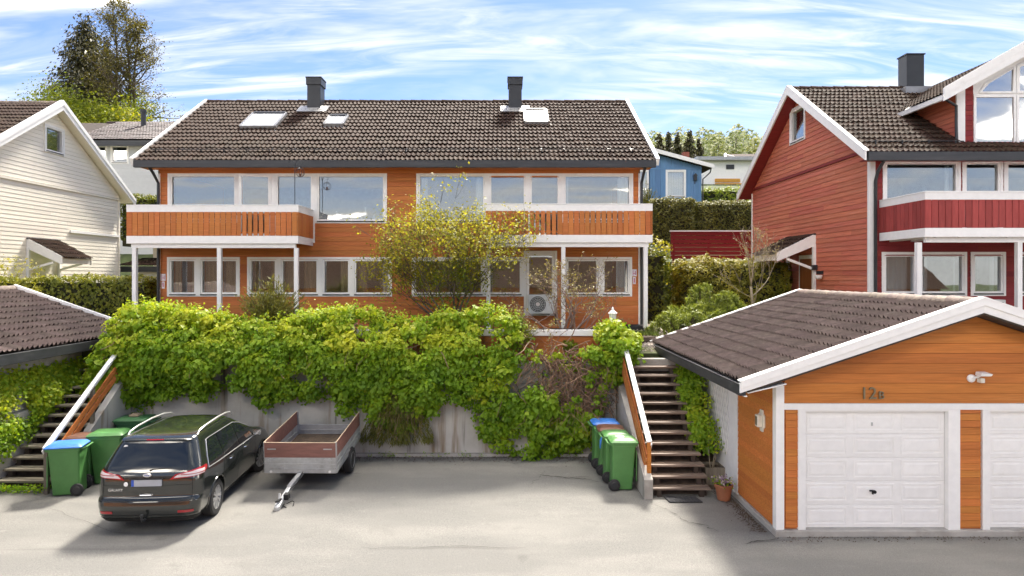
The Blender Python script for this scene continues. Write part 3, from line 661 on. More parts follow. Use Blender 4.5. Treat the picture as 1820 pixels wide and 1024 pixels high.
# ---- balconies
def balcony(th, x0, x1, yf, yb, zd, mat, posts, ends=(0, 1), pitch=.163, bwid=.147, white=m_white, deckmat=None, slits=(), zb=2.9, beam=True, ph=0.0):
    """zd = underside of the fascia. Rail and fascia boards, balusters one by one, posts and their beam."""
    bal = MB().box(x0+.05, x1-.05, yf+.05, yb-.03, zd+.06, zd+.16).make('balcony', deckmat or m_grey, th)
    runs = [((x0, yf), (x1, yf), (0, -1))]
    if 0 in ends: runs.append(((x0, yb-.05), (x0, yf), (-1, 0)))
    if 1 in ends: runs.append(((x1, yf), (x1, yb-.05), (1, 0)))
    for k, (p, q, o) in enumerate(runs):
        p, q, o = Vector((*p, 0)), Vector((*q, 0)), Vector((*o, 0)); d = (q-p).normalized(); L = (q-p).length
        ins = 0.0 if k == 0 else 0.028
        M = frame(p + d*0, d, o)
        MB(M).box(ins, L-ins, -.028, 0, zd, zd+.225).make('fascia_board', white, bal, bevel=.004)
        MB(M).box(ins, L-ins, -.028, 0, zd+.935, zd+1.12).make('rail_board', white, bal, bevel=.004)
        MB(M).box(ins, L-ins, -.10, .012 if k == 0 else .010, zd+1.122, zd+1.15).make('cap_rail', white, bal, bevel=.004)
        MB(M).box(.04, L-.04, -.075, -.03, zd+.30, zd+.345).box(.04, L-.04, -.075, -.03, zd+.85, zd+.895).make('rail_batten', mat, bal)
        u = .012 + ph; i = 0
        while u < L-.05:
            wd = bwid; g = pitch - bwid
            for s0, s1, gg in slits:
                if k == 0 and s0 < u < s1: wd -= gg
            jz = random.uniform(-.006, .004)
            MB(M).box(u, min(u+wd, L-.005), -.028 + .001*random.random(), -.004, zd+.232+jz, zd+.95).make('baluster', mat, bal); u += pitch
    for (px_, yy) in posts:
        pp = MB().box(px_-.06, px_+.06, yy-.06, yy+.06, zb+.1, zd-.13).make('post', white, bal, bevel=.006)
        MB().box(px_-.045, px_+.045, yy-.045, yy+.045, zb-.15, zb+.1).make('post_shoe', m_galv, pp)
    if beam: MB().box(x0+.10, x1-.10, posts[0][1]-.05, posts[0][1]+.05, zd-.13, zd+.04).make('beam', white, bal, bevel=.005)
    for j in range(int((x1-x0)/.6)): MB().box(x0+.3+j*.6, x0+.35+j*.6, yf+.06, yb-.05, zd-.02, zd+.058).make('joist', white, bal)
    return bal
BY = 19.4
bl = balcony(hs, PX(224.5, BY), PX(530, BY), BY, FY, 5.50, m_orange, [(PX(240, 19.52), 19.52), (PX(390.5, 19.52), 19.52), (PX(527, 19.52), 19.52)], ends=(0, 1), slits=((3.15, 4.0, .032),))
br = balcony(hs, PX(863, BY), PX(1160, BY), BY, FY, 5.53, m_orange, [(PX(868, 19.52), 19.52), (PX(1001, 19.52), 19.52), (PX(1147, 19.52), 19.52)], ends=(0, 1), slits=((1.1, 2.0, .034), (2.8, 4.0, .016)))
# small things on the facade
for px, py, lab in ((291, 498, 'pale house number plate on the orange wall left of the lowest row of windows'), (1127, 490, 'pale house number plate on the orange wall by the right corner post')):
    s = thing('house_number_plate', lab, 'sign', (PX(px, FY), FY-.03, PZ(py, FY)))
    M = frame((PX(px, FY), FY-.026, PZ(py, FY)), (1, 0, 0), (0, -1, 0))
    MB(M).box(-.075, .075, 0, .012, -.02, .20).box(-.045, .045, 0, .0118, -.27, -.045).make('plate', m_sign, s)
    MB(M).box(-.05, .05, .012, .014, .06, .08).box(-.05, -.03, .012, .014, .0, .17).box(.02, .045, .012, .014, .02, .15).box(-.02, .02, .012, .014, -.22, -.08).make('print', m_signp, s)
def heat_pump(name, label, x0, x1, yb, z0, z1, dep=.33):
    t = thing(name, label, 'heat pump', ((x0+x1)/2, yb, z0)); yf = yb-dep; w = x1-x0; h = z1-z0; cx = x0+w*.36; cz = z0+h*.5; r = h*.40
    MB().box(x0, x1, yf, yb-.05, z0, z1).make('casing', m_acwhite, t, bevel=.02)
    MB().lathe([(0, yf-.004), (r, yf-.004), (r*1.04, yf-.012), (r*1.04, yf+.01)], (cx, 0, cz), 32, 'y').make('fan_opening', m_black, t)
    mb = MB()
    for k in range(4): mb.lathe([(r*(.25+.22*k)-.006, yf-.018), (r*(.25+.22*k)+.006, yf-.018), (r*(.25+.22*k)+.006, yf-.028), (r*(.25+.22*k)-.006, yf-.028)], (cx, 0, cz), 28, 'y', 1.0, False)
    for k in range(8): a = k*math.pi/8; mb.beam((cx-r*math.cos(a), yf-.02, cz-r*math.sin(a)), (cx+r*math.cos(a), yf-.02, cz+r*math.sin(a)), .008, .008, (0, 1, 0))
    mb.make('fan_grille', m_acwhite, t)
    MB().lathe([(0, yf-.03), (.05, yf-.03), (.055, yf-.016)], (cx, 0, cz), 16, 'y').make('badge', m_alu, t)
    MB().box(x1-w*.22, x1-w*.08, yf-.003, yf+.01, z1-h*.18, z1-h*.13).make('nameplate', m_black, t)
    MB().box(x0+.1, x0+.15, yf+.02, yb, z0-.06, z0).box(x1-.15, x1-.1, yf+.02, yb, z0-.06, z0).make('bracket', m_galv, t)
    MB().tube([(x1-.12, yb-.1, z0+.08), (x1+.05, yb-.06, z0-.05), (x1+.05, yb-.04, 2.95)], .02, 6).make('pipe', m_black, t)
    return t
heat_pump('heat_pump', 'pale heat pump with round fan on the orange wall behind bare branches', PX(939, 20.6), PX(986, 20.6), FY-.03, PZ(558, 20.6), PZ(524, 20.6))
# hanging lantern on a crook at the left balcony rail
lp = thing('lantern_crook', 'thin black crook with a wire ball lantern rising above the left balcony rail', 'lantern', (PX(524, 19.55), 19.55, 5.66))
x = PX(524, 19.55); zt = PZ(290, 19.55)
MB().tube([(x, 19.55, 5.66), (x, 19.55, zt)], .011, 6).make('pole', m_black, lp)
for s in (1, -1):
    MB().tube([(x + s*.0, 19.55, zt-.1), (x+s*.05, 19.55, zt+.06), (x+s*.13, 19.55, zt+.10), (x+s*.19, 19.55, zt+.02), (x+s*.2, 19.55, zt-.06), (x+s*.18, 19.55, zt-.05)], .008, 6).make('hook', m_black, lp)
mb = MB(); c = Vector((x+.16, 19.55, zt-.28))
for k in range(6):
    a = k*math.pi/6; mb.tube([c + Vector((math.cos(a)*math.sin(t)*.13, math.sin(a)*math.sin(t)*.13, math.cos(t)*.14)) for t in np.linspace(0, 2*math.pi, 15)], .0045, 4)
mb.tube([c + Vector((0, 0, .14)), c + Vector((.02, 0, .24))], .005, 4); mb.make('lantern_cage', m_black, lp)
MB().lathe([(.03, -.12), (.035, -.04), (.01, -.03)], c, 8).make('candle', m_brownlid, lp)
# ------------------------------------------------------------------ right garage
GY, GX0, GX1, GYB, GRX = 11.52, 4.80, 11.50, 17.6, 8.13
ga = thing('orange_garage', 'orange double garage with white panelled doors and house number on the right', 'garage', ((GX0+GX1)/2, GY, 0))
MG = frame((0, GY, 0), (1, 0, 0), (0, -1, 0))
ez, rz_ = 2.72, 4.04; gs = (rz_-ez)/(GRX-4.15)
gtop = (GRX, rz_-.17, gs)
ML = frame((GX0, 0, 0), (0, -1, 0), (-1, 0, 0))          # left wall, u = -y
doors = [(5.29, 7.79), (8.52, 11.02)]; DZ0, DZ1 = 0.10, 2.19
MB().box(GX0-.06, GX1+.06, GY-.10, GYB+.05, -.05, .10).make('foundation', m_conc, ga, bevel=.015)
backing(MG, ga, m_gorange, GX0, GX1, .08, 2.9, [(a-.03, b+.03, DZ0-.1, DZ1+.05) for a, b in doors], d0=-.14, d1=-.012)
MB().prism([(GX0, GY+.02, 2.9), (GX1, GY+.02, 2.9), (GRX, GY+.02, rz_-.16)], (0, .1, 0)).make('gable_backing', m_gorange, ga)
clad(MG, ga, m_gorange, GX0+.12, GX1-.12, 2.31, 4.0, pitch=.175, top=gtop, t0=.014, t1=.026)
for a, b in ((4.95, 5.16), (7.995, 8.37), (11.15, 11.38)): clad(MG, ga, m_gorange, a, b, .13, 2.2, pitch=.125)
clad(ML, ga, m_gorange, -13.36, -GY, .13, 2.62, pitch=.125)
MB().box(GX0, GX0+.13, GY, GYB, .08, 2.66).box(GX1-.13, GX1, GY, GYB, .08, 2.66).box(GX0, GX1, GYB-.13, GYB, .08, 2.66).make('side_walls', m_gorange, ga)
MB().box(GX0-.035, GX0, 13.37, GYB, .08, 2.64).make('plastered_wall', m_plast, ga)
# trim
MB(MG).box(GX0-.03, GX0+.115, .0, .045, .06, 2.62).make('corner_board', m_white, ga, bevel=.004)
MB(ML).box(-GY-.10, -GY+.0, 0, .032, .06, 2.62).make('corner_board', m_white, ga, bevel=.004)
MB(MG).box(GX0+.116, GX1-.1, .0, .044, 2.20, 2.31).make('header_board', m_white, ga, bevel=.004)
for a, b in doors:
    for (p, q) in ((a-.13, a), (b, b+.205 if b < 8 else b+.13)): MB(MG).box(p, q, -.10, .046, .04, 2.199).make('door_casing', m_white, ga, bevel=.004)
    MB(MG).box(a, b, -.10, .030, DZ1-.02, 2.199).make('door_head', m_white, ga)
    d = MB(MG).box(a+.004, b-.004, -.11, -.072, DZ0, DZ1-.02).make('garage_door', m_white, ga)
    sh = (DZ1-.02-DZ0)/5; pw = (b-a)/3
    for r in range(5):
        z0 = DZ0 + r*sh; 
        MB(MG).box(a+.006, b-.006, -.072, -.058, z0+.004, z0+sh-.004).make('door_section', m_white, d, bevel=.003)
        for c in range(3):
            p0, p1, q0, q1 = a+c*pw+.085, a+(c+1)*pw-.085, z0+.075, z0+sh-.075
            mb = MB(MG)
            mb.box(p0-.022, p0, -.058, -.050, q0-.022, q1+.022).box(p1, p1+.022, -.058, -.050, q0-.022, q1+.022).box(p0, p1, -.058, -.050, q1, q1+.022).box(p0, p1, -.058, -.050, q0-.022, q0)
            mb.hexa([(p0+.02, -.058, q0+.02), (p1-.02, -.058, q0+.02), (p1-.02, -.058, q1-.02), (p0+.02, -.058, q1-.02)], [(p0+.05, -.052, q0+.05), (p1-.05, -.052, q0+.05), (p1-.05, -.052, q1-.05), (p0+.05, -.052, q1-.05)])
            mb.make('door_panel', m_white, d)
    xm = (a+b)/2-.04
    if b < 8:
        MB(MG).box(xm-.012, xm+.012, -.06, -.035, 1.90, 1.96).make('lock', m_galv, d)
        MB(MG).lathe([(.03, .052), (.03, .02)], (xm, 0, .76), 10, 'y').box(xm-.055, xm+.01, -.03, -.012, .75, .775).box(xm-.012, xm+.012, -.03, -.012, .70, .76).make('handle', m_seam, d)
# roof
cy = Vector((GRX-4.15, 0, rz_-ez)).normalized(); GSL = math.hypot(GRX-4.15, rz_-ez); yF, yB = 11.10, 18.0
MB().prism([(4.15, yF, ez-.02), (GRX, yF, rz_-.02), (2*GRX-4.15, yF, ez-.02), (2*GRX-4.15, yF, ez-.15), (GRX, yF, rz_-.15), (4.15, yF, ez-.15)], (0, yB-yF, 0)).make('roof_deck', m_darkwood, ga)
tiled(ga, (4.13, yB-.04, ez), (0, -1, 0), cy, yB-yF-.08, GSL, m_tile2, 0.30, 0.345, amp=.05)
tiled(ga, (2*GRX-4.13, yF+.04, ez), (0, 1, 0), (-cy.x, 0, cy.z), yB-yF-.08, GSL, m_tile2, 0.30, 0.345, limit=0)
ridge(ga, (GRX, yB, rz_+.045), (GRX, yF+.05, rz_+.045), m_ridge, 0.36, 0.115)
MB().box(4.02, 4.13, yF+.06, yB-.02, ez-.22, ez-.02).make('gutter', m_fascia, ga, bevel=.012)
MB().box(4.10, 4.15, yF+.06, yB-.02, ez-.235, ez-.215).make('gutter_trim', m_white, ga)
MB().hexa([(4.15, yF+.02, ez-.17), (GX0, yF+.02, ez-.02), (GX0, yB, ez-.02), (4.15, yB, ez-.17)], [(4.15, yF+.02, ez-.15), (GX0, yF+.02, ez), (GX0, yB, ez), (4.15, yB, ez-.15)]).make('soffit', m_white, ga)
for yb_, nm in ((yF, 1), (yB, -1)):
    for sgn in (-1, 1):
        e = Vector((GRX + sgn*(GRX-4.00), yb_, ez-.07)); r_ = Vector((GRX, yb_, rz_+.02+.03)); dirv = (r_-e).normalized(); up = Vector((-dirv.z*sgn*-1, 0, abs(dirv.x)))
        up = Vector((0, 0, 1))
        y0, y1 = yb_-.02, yb_+.02
        bb = MB(); dz = .25
        bb.hexa([e + Vector((0, -.02, -.09)), e + Vector((0, .02, -.09)), r_ + Vector((0, .02, -.17)), r_ + Vector((0, -.02, -.17))], [e + Vector((0, -.02, .09)), e + Vector((0, .02, .09)), r_ + Vector((0, .02, .07)), r_ + Vector((0, -.02, .07))])
        bb.make('barge_board', m_white, ga, bevel=.004)
        e2, r2 = e + Vector((sgn*-.02, -.032*nm, .03)), r_ + Vector((0, -.032*nm, 0.01))
        MB().hexa([e2 + Vector((0, -.012, -.03)), e2 + Vector((0, .012, -.03)), r2 + Vector((0, .012, -.05)), r2 + Vector((0, -.012, -.05))], [e2 + Vector((0, -.012, .075)), e2 + Vector((0, .012, .075)), r2 + Vector((0, .012, .075)), r2 + Vector((0, -.012, .075))]).make('barge_trim', m_white, ga)
        MB().beam(e + Vector((0, .03*nm, .11)), r_ + Vector((0, .03*nm, .09)), .16, .025).make('verge_cap', m_white, ga)
# number, spot lamp, wall lantern, trellis
nm_ = thing('house_number', 'metal house number 12B on the orange boards above the garage door', 'house number', (6.46, GY-.03, 2.5))
text('numeral', '12', .30, .012, m_brass, nm_, Matrix.Translation((-.07, -.012, -.02)) @ Matrix.Rotation(R(90), 4, 'X') @ Matrix.Shear('XY', 4, (0, 0)))
text('letter', 'B', .19, .012, m_brass, nm_, Matrix.Translation((.155, -.012, -.05)) @ Matrix.Rotation(R(90), 4, 'X'))
sp = thing('spot_lamp', 'white twin outdoor lamp with motion sensor high on the garage gable', 'lamp', (8.29, GY-.026, 2.77))
x, y, z = 8.24, GY-.026, 2.75
MB().lathe([(.07, y), (.07, y-.03), (.045, y-.05)], (x-.05, 0, z), 16, 'y').make('mount', m_white, sp, smooth=True)
MB().tube([(x-.05, y-.04, z), (x+.03, y-.10, z+.05), (x+.05, y-.12, z+.08)], .018, 8).make('arm', m_white, sp, smooth=True)
MB().hexa([(x-.02, y-.20, z+.06), (x+.17, y-.20, z+.06), (x+.17, y-.06, z+.06), (x-.02, y-.06, z+.06)], [(x+.0, y-.22, z+.12), (x+.19, y-.22, z+.10), (x+.16, y-.05, z+.13), (x+.0, y-.05, z+.13)]).make('lamp_head', m_white, sp, bevel=.012)
MB().box(x+.02, x+.09, y-.16, y-.05, z-.06, z+.02).make('sensor', m_ivory, sp, bevel=.012)
wl_ = thing('wall_lantern', 'ivory rounded wall lantern on the left side wall of the orange garage', 'lamp', (GX0-.03, 12.08, 1.87))
Mw = frame((GX0-.026, 12.08, 1.88), (0, -1, 0), (-1, 0, 0))
MB(Mw).prism([(a, 0, c) for a, c in ((-.06, -.20), (.06, -.20), (.075, -.14), (.13, -.10), (.13, .10), (.075, .14), (.06, .20), (-.06, .20), (-.075, .14), (-.13, .10), (-.13, -.10), (-.075, -.14))], (0, .03, 0)).make('backplate', m_ivory, wl_, bevel=.006)
MB(Mw).box(-.07, .07, .03, .12, -.11, .11).make('lamp_body', m_ivory, wl_, bevel=.015)
MB(Mw).box(-.045, .045, .12, .124, -.08, .08).make('lens', m_brass, wl_)
tr = thing('trellis', 'white diamond trellis on the white plastered side of the orange garage', 'trellis', (GX0-.06, 14.5, .8))
mb = MB(); Mt = frame((GX0-.045, 14.45, 0), (0, -1, 0), (-1, 0, 0)); z0, z1, hw = .75, 2.3, .62
for k in range(-8, 16):
    for s in (1, -1):
        a0 = -hw + k*.16; p = [(a0 + s*t*.5, z0 + t) for t in np.linspace(0, z1-z0, 24)]; p = [q for q in p if abs(q[0]) <= hw]
        if len(p) > 3: mb.beam((p[0][0], .012+.008*s, p[0][1]), (p[-1][0], .012+.008*s, p[-1][1]), .026, .010, (0, 1, 0))
mb.M = Mt; mb.v = [Mt @ p for p in mb.v]; tl = mb.make('trellis_slats', m_white, tr); tl['kind'] = 'stuff'

# ------------------------------------------------------------------ left garage (roof in view, wall behind the climber)
lg = thing('left_garage', 'garage at the left edge with grey brown tiled roof and black gutter', 'garage', (-14.2, 12, 0))
lx, lrx, lez, lrz, l0, l1 = -10.58, -14.2, 2.90, 4.12, 9.0, 19.0
cl = Vector((lrx-lx, 0, lrz-lez)).normalized(); LSL = math.hypot(lrx-lx, lrz-lez)
MB().prism([(lx, l0, lez-.02), (lrx, l0, lrz-.02), (2*lrx-lx, l0, lez-.02), (2*lrx-lx, l0, lez-.15), (lrx, l0, lrz-.15), (lx, l0, lez-.15)], (0, l1-l0, 0)).make('roof_deck', m_darkwood, lg)
tiled(lg, (lx+.02, l1-4.9, lez), (0, 1, 0), cl, 4.86, LSL, m_tile2, 0.30, 0.345, amp=.05)
tiled(lg, (lx+.02, l0+.05, lez), (0, 1, 0), cl, 5.05, LSL, m_tile2, 0.30, 0.345, limit=0)
ridge(lg, (lrx, l1, lrz+.045), (lrx, l0, lrz+.045), m_ridge, .36, .115)
MB().box(lx+.02, lx+.13, l0+.05, l1-.02, lez-.24, lez-.01).make('gutter', m_fascia, lg, bevel=.012)
MB().beam((lx+.12, l1+.02, lez-.03+.06), (lrx, l1+.02, lrz+.05+.05), .10, .16).make('barge_board', m_white, lg)
MB().box(-17.4, -10.95, 9.4, 18.6, -.02, 2.72).make('wall', m_conc, lg)
structure(MB().box(-10.95, -10.80, 13.5, 18.9, -.02, 1.5).make('stair_side_wall', m_conc))

# ------------------------------------------------------------------ red house on the right
RF, RX = 18.5, 10.37; RB = 27.3
m_dimroom = surf('dim_room_blue_grey', (0.16, 0.19, 0.24), 0.9)  # dark flat colour standing in for the dimness of a room
rh = thing('red_house', 'red timber house with gable wall, dormer and balcony on the right', 'house', (15, RF, 2.9))
MR = frame((0, RF, 0), (1, 0, 0), (0, -1, 0)); MS = frame((RX, 0, 0), (0, -1, 0), (-1, 0, 0))
REY, REZ, RRY, RRZ, RVX = 18.02, 7.92, 22.85, 11.02, 9.93; rsl = (RRZ-REZ)/(RRY-REY); REND = 23.5
def rq(a, c, t, bt): return wq(a, c, t, bt, RF)
rwin = [(rq(1568, 1706, 284, 362), [(.93, 1, m_sheer)]), (rq(1709, 1781, 284, 430), None), (rq(1783, 1860, 284, 362), None),
        (rq(1566, 1631, 448, 526), [(0, 1, m_sheer)]), (rq(1631, 1717, 448, 526), [(0, .25, m_sheer), (.93, 1, m_sheer)]), (rq(1724, 1786, 448, 526), [(.85, 1, m_sheer)]), (rq(1803, 1870, 448, 526), [(0, 1, m_sheer)])]
rholes = [hole(*w) for w, c in rwin]
backing(MR, rh, m_redf, RX, 22, 2.5, 7.9, rholes)
clad(MR, rh, m_redf, RX+.11, 18.6, 2.9, 7.85, rholes, pitch=.147, brk=3.2)
for w, c in rwin: window(MR, rh, *w, curtain=c, mat=m_white)
room(rh, RX+.2, 21.8, RF+.17, RF+4, 2.95, 5.35); room(rh, RX+.2, 21.8, RF+.17, RF+4, 5.65, 7.9)
gw = (-23.62, -22.42, 9.22, 10.50); gtopR = (-RRY, RRZ-.20, rsl)
backing(MS, rh, m_red, -RB, -RF, 2.5, 8.0)
MB().prism([(RX+.35, RF, 8.0), (RX+.35, RB, 8.0), (RX+.35, RRY, RRZ-.22)], (.1, 0, 0)).make('gable_backing', m_dimroom, rh)  # flat panel, its colour painted as the dim room behind the gable window
clad(MS, rh, m_red, -RB, -RF-.02, 2.9, 8.06, [(-23.0, -21.85, 2.9, 5.3)], pitch=.150, brk=2.3, t1=.028, t0=.014)
clad(MS, rh, m_red, -RB, -RF-.02, 8.16, 11.0, [hole(*gw)], pitch=.150, brk=2.3, top=gtopR, t1=.045, t0=.030)
MB(MS).box(-RB-.02, -RF, .0, .06, 8.07, 8.15).make('drip_board', m_redf, rh)
window(MS, rh, *gw, mat=m_white, proud=.07, curtain=[(0, .9, m_sheer)])
MB(MR).box(RX-.04, RX+.10, -.0, .045, 2.9, 7.9).make('corner_board', m_white, rh); MB(MS).box(-RF-.10, -RF-.0, 0, .05, 2.9, 7.95).make('corner_board', m_white, rh); MB(MS).box(-RB, -RB+.08, 0, .05, 2.9, 7.95).make('corner_board', m_white, rh)
MB().box(21.88, 22, RF+.16, RB, 2.5, 8).box(RX, 22, RB-.1, RB, 2.5, 8).make('rear_walls', m_redf, rh)
gable_deck(rh, RVX, 24, REY, REZ, RRY, RRZ, 2*RRY-REY, REZ, mat=m_redf)
SR = Vector((0, RRY-REY, RRZ-REZ)).normalized(); SRL = math.hypot(RRY-REY, RRZ-REZ)
DX, DRZ, DEZ, DEX = 15.0, 11.10, 9.62, 12.36             # dormer ridge x and z, eave z and x
dsl = (DRZ-DEZ)/(DX-DEX)
def under_dormer(p):                                      # no main roof tiles inside the dormer
    return not (p.x > 12.95 and p.z < DRZ - dsl*max(0, DX-p.x) - .05 and p.y > 18.6)
k = tiled(rh, (RVX+.05, REY-.04, REZ), (1, 0, 0), SR, 18.5-RVX, SRL, m_tile, 0.30, 0.345, keep=under_dormer)
tiled(rh, (24, 2*RRY-REY, REZ), (-1, 0, 0), (0, -SR.y, SR.z), 14, SRL, m_tile, .6, .7, limit=0)
ridge(rh, (RVX, RRY, RRZ+.03), (17, RRY, RRZ+.03), m_tile, .4, .12)
for sgn in (1, -1):
    p, q = Vector((RVX-.03, RRY - sgn*(RRY-REY+.10), REZ-.07)), Vector((RVX-.03, RRY, RRZ+.01)); d = Vector((0, 0, 1))
    MB().hexa([p + Vector((-.025, 0, -.14)), p + Vector((.025, 0, -.14)), q + Vector((.025, 0, -.17)), q + Vector((-.025, 0, -.17))], [p + Vector((-.025, 0, .10)), p + Vector((.025, 0, .10)), q + Vector((.025, 0, .12)), q + Vector((-.025, 0, .12))]).make('barge_board', m_white, rh)
    MB().beam(p + Vector((.04, 0, .12)), q + Vector((.04, 0, .14)), .14, .03).make('verge_cap', m_white, rh)
MB().box(RVX+.04, 22, REY-.13, REY-.01, 7.70, 7.94).make('gutter', m_fascia, rh, bevel=.012)
MB().box(RVX+.1, 22, REY, RF-.03, 7.76, 7.78).make('soffit', m_redf, rh)
sg = MB().tube([(RVX+.2, REY+.35, REZ+.40), (12.9, REY+.35, REZ+.40)], .013, 6).make('snow_guard', m_black, rh)
x = RVX+.5
while x < 12.9: MB().beam((x, REY+.36, REZ+.26), (x, REY+.36, REZ+.44), .035, .02, (0, 1, 0)).make('bracket', m_black, sg); x += .75
x = RX+.06; MB().tube([(x+.05, REY, 7.75), (x, REY+.25, 7.45), (x, RF-.12, 7.2), (x, RF-.12, 2.9)], .045, 8).make('downpipe', m_black, rh, smooth=True)
c = MB().box(13.84, 14.44, 22.5, 23.0, 10.6, 12.14).make('chimney', m_black, rh, bevel=.01)
MB().box(13.81, 14.47, 22.47, 23.03, 12.14, 12.18).make('chimney_cap', m_black, c); MB().box(13.66, 14.62, 22.25, 23.2, 10.75, 10.98).make('flashing', m_lead, c)
# dormer
DFY = 18.75
dm = MB().prism([(12.98, DFY, 8.2), (17.02, DFY, 8.2), (17.02, DFY, DRZ-dsl*(17.02-DX)-.14), (DX, DFY, DRZ-.14), (12.98, DFY, DRZ-dsl*(DX-12.98)-.14)], (0, 4.2, 0)).make('dormer', m_redf, rh)
MC = frame((12.98, 0, 0), (0, -1, 0), (-1, 0, 0)); MDF = frame((0, DFY, 0), (1, 0, 0), (0, -1, 0))
z = 8.25
while z < 9.75:
    yb = REY + (z + .12 - REZ)/rsl + .1; MB(MC).hexa([(-yb, 0, z), (-DFY, 0, z), (-DFY, .024, z), (-yb, .024, z)], [(-yb-.1, 0, z+.14), (-DFY, 0, z+.14), (-DFY, .012, z+.14), (-yb-.1, .012, z+.14)]).make('board', m_red, dm); z += .146
MB(MDF).box(12.93, 13.17, 0, .05, 8.2, 9.95).make('corner_board', m_white, dm)
clad(MDF, dm, m_redf, 13.18, 13.42, 8.25, 10.1, pitch=.146)
def polyframe(M, th, pts, w, name='window', mat=None, y0=-.06, y1=.06):
    P = [Vector((a, 0, c)) for a, c in pts]; ctr = sum(P, Vector())/len(P); ins = [p + (ctr-p).normalized()*w*1.5 for p in P]
    mb = MB(M); n = len(P)
    for i in range(n):
        j = (i+1) % n; q = [P[i], P[j], ins[j], ins[i]]
        mb.hexa([Vector((v.x, y0, v.z)) for v in q], [Vector((v.x, y1, v.z)) for v in q])
    wd = mb.make(name, mat or m_white, th); MB(M).prism([(v.x, .0125, v.z) for v in ins], (0, .0015, 0)).make('dim_room_sheet', m_dimroom, wd); MB(M).prism([(v.x, .015, v.z) for v in ins], (0, .01, 0)).make('pane', m_glass_d, wd); return wd  # thin sheet behind each pane, shade of a dim room painted on
m_glass_d = glassmat('dormer_window_glass', 0.42, (0.5, 0.55, 0.6))
MB(MDF).prism([(13.42, -.02, 9.70), (16.58, -.02, 9.70), (16.58, -.02, DRZ-dsl*(16.58-DX)-.15), (DX, -.02, DRZ-.15), (13.42, -.02, DRZ-dsl*(DX-13.42)-.15)], (0, .032, 0)).make('gable_trim', m_white, dm)
zt = lambda x: DRZ - dsl*abs(DX-x) - .36
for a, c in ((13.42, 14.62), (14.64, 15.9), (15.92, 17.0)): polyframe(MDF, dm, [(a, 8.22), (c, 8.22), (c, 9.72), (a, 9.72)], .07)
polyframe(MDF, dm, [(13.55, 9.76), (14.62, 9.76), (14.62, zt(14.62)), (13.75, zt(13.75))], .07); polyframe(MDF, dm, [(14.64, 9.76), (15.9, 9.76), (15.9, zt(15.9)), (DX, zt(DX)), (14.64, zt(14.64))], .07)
CD = Vector((DX-DEX, 0, DRZ-DEZ)).normalized(); DSL = math.hypot(DX-DEX, DRZ-DEZ); dyF, dyB = 18.32, 22.8
MB().prism([(DEX, dyF, DEZ-.02), (DX, dyF, DRZ-.02), (2*DX-DEX, dyF, DEZ-.02), (2*DX-DEX, dyF, DEZ-.14), (DX, dyF, DRZ-.14), (DEX, dyF, DEZ-.14)], (0, dyB-dyF, 0)).make('dormer_roof', m_white, dm)
def above_main(p): return p.z > REZ + (p.y-REY)*rsl + .02
dr = thing_part = None
tl = MB(); vs_, fs_ = tile_mesh(.30, .34)
nrm = Vector((0, -1, 0)).cross(CD)
for r in range(round(DSL/.34)):
    for c_ in range(15):
        p = Vector((DEX, dyB-.03, DEZ)) + Vector((0, -1, 0))*c_*.298 + CD*r*.34 + nrm*.03
        if not above_main(p): continue
        M = Matrix.Identity(4); M.col[0][:3] = (0, -1, 0); M.col[1][:3] = CD; M.col[2][:3] = nrm; M.translation = p - ORG[rh]
        key = (0.3, 0.34, m_tile.name, .036, 2)
        me = next(v for kk, v in TILES.items() if kk[2] == m_tile.name)
        o = bpy.data.objects.new('roof_tile', me); COL.objects.link(o); o.parent = dm; o.matrix_local = M
tiled(dm, (2*DX-DEX, dyF+.03, DEZ), (0, 1, 0), (-CD.x, 0, CD.z), dyB-dyF, DSL, m_tile, .3, .34, limit=0, keep=above_main)
MB().box(DEX-.06, DEX+.02, dyF+.05, 20.6, DEZ-.14, DEZ-.0).make('dormer_gutter', m_white, dm)
for sgn in (-1, 1):
    e = Vector((DX + sgn*(DX-DEX+.08), dyF-.02, DEZ-.05)); r_ = Vector((DX, dyF-.02, DRZ+.07))
    MB().hexa([e + Vector((0, -.025, -.15)), e + Vector((0, .025, -.15)), r_ + Vector((0, .025, -.25)), r_ + Vector((0, -.025, -.25))], [e + Vector((0, -.025, .21)), e + Vector((0, .025, .21)), r_ + Vector((0, .025, .17)), r_ + Vector((0, -.025, .17))]).make('barge_board', m_white, dm, bevel=.004)
    MB().hexa([e + Vector((0, -.045, .0)), e + Vector((0, -.026, .0)), r_ + Vector((0, -.026, -.04)), r_ + Vector((0, -.045, -.04))], [e + Vector((0, -.045, .23)), e + Vector((0, -.026, .23)), r_ + Vector((0, -.026, .19)), r_ + Vector((0, -.045, .19))]).make('barge_trim', m_white, dm)
MB().tube([(DEX+.1, 18.45, DEZ-.12), (12.86, 18.62, DEZ-.25), (12.90, 18.68, 8.9), (12.86, 18.6, 8.3)], .04, 8).make('downpipe', m_black, dm, smooth=True)
# balcony of the red house
balcony(rh, 10.56, 21.5, 16.42, RF, 5.52, m_redb, [(PX(1632, 16.6), 16.6), (PX(1810, 16.6), 16.6), (16.2, 16.6), (19.5, 16.6)], ends=(0,), slits=((2.2, 3.6, .03),), pitch=.168, bwid=.150, ph=.0)
heat_pump('heat_pump', 'white heat pump on the dark red wall, half hidden by the garage roof ridge', PX(1733, 18.1), PX(1790, 18.1), RF-.03, PZ(566, 18.1), PZ(533, 18.1))
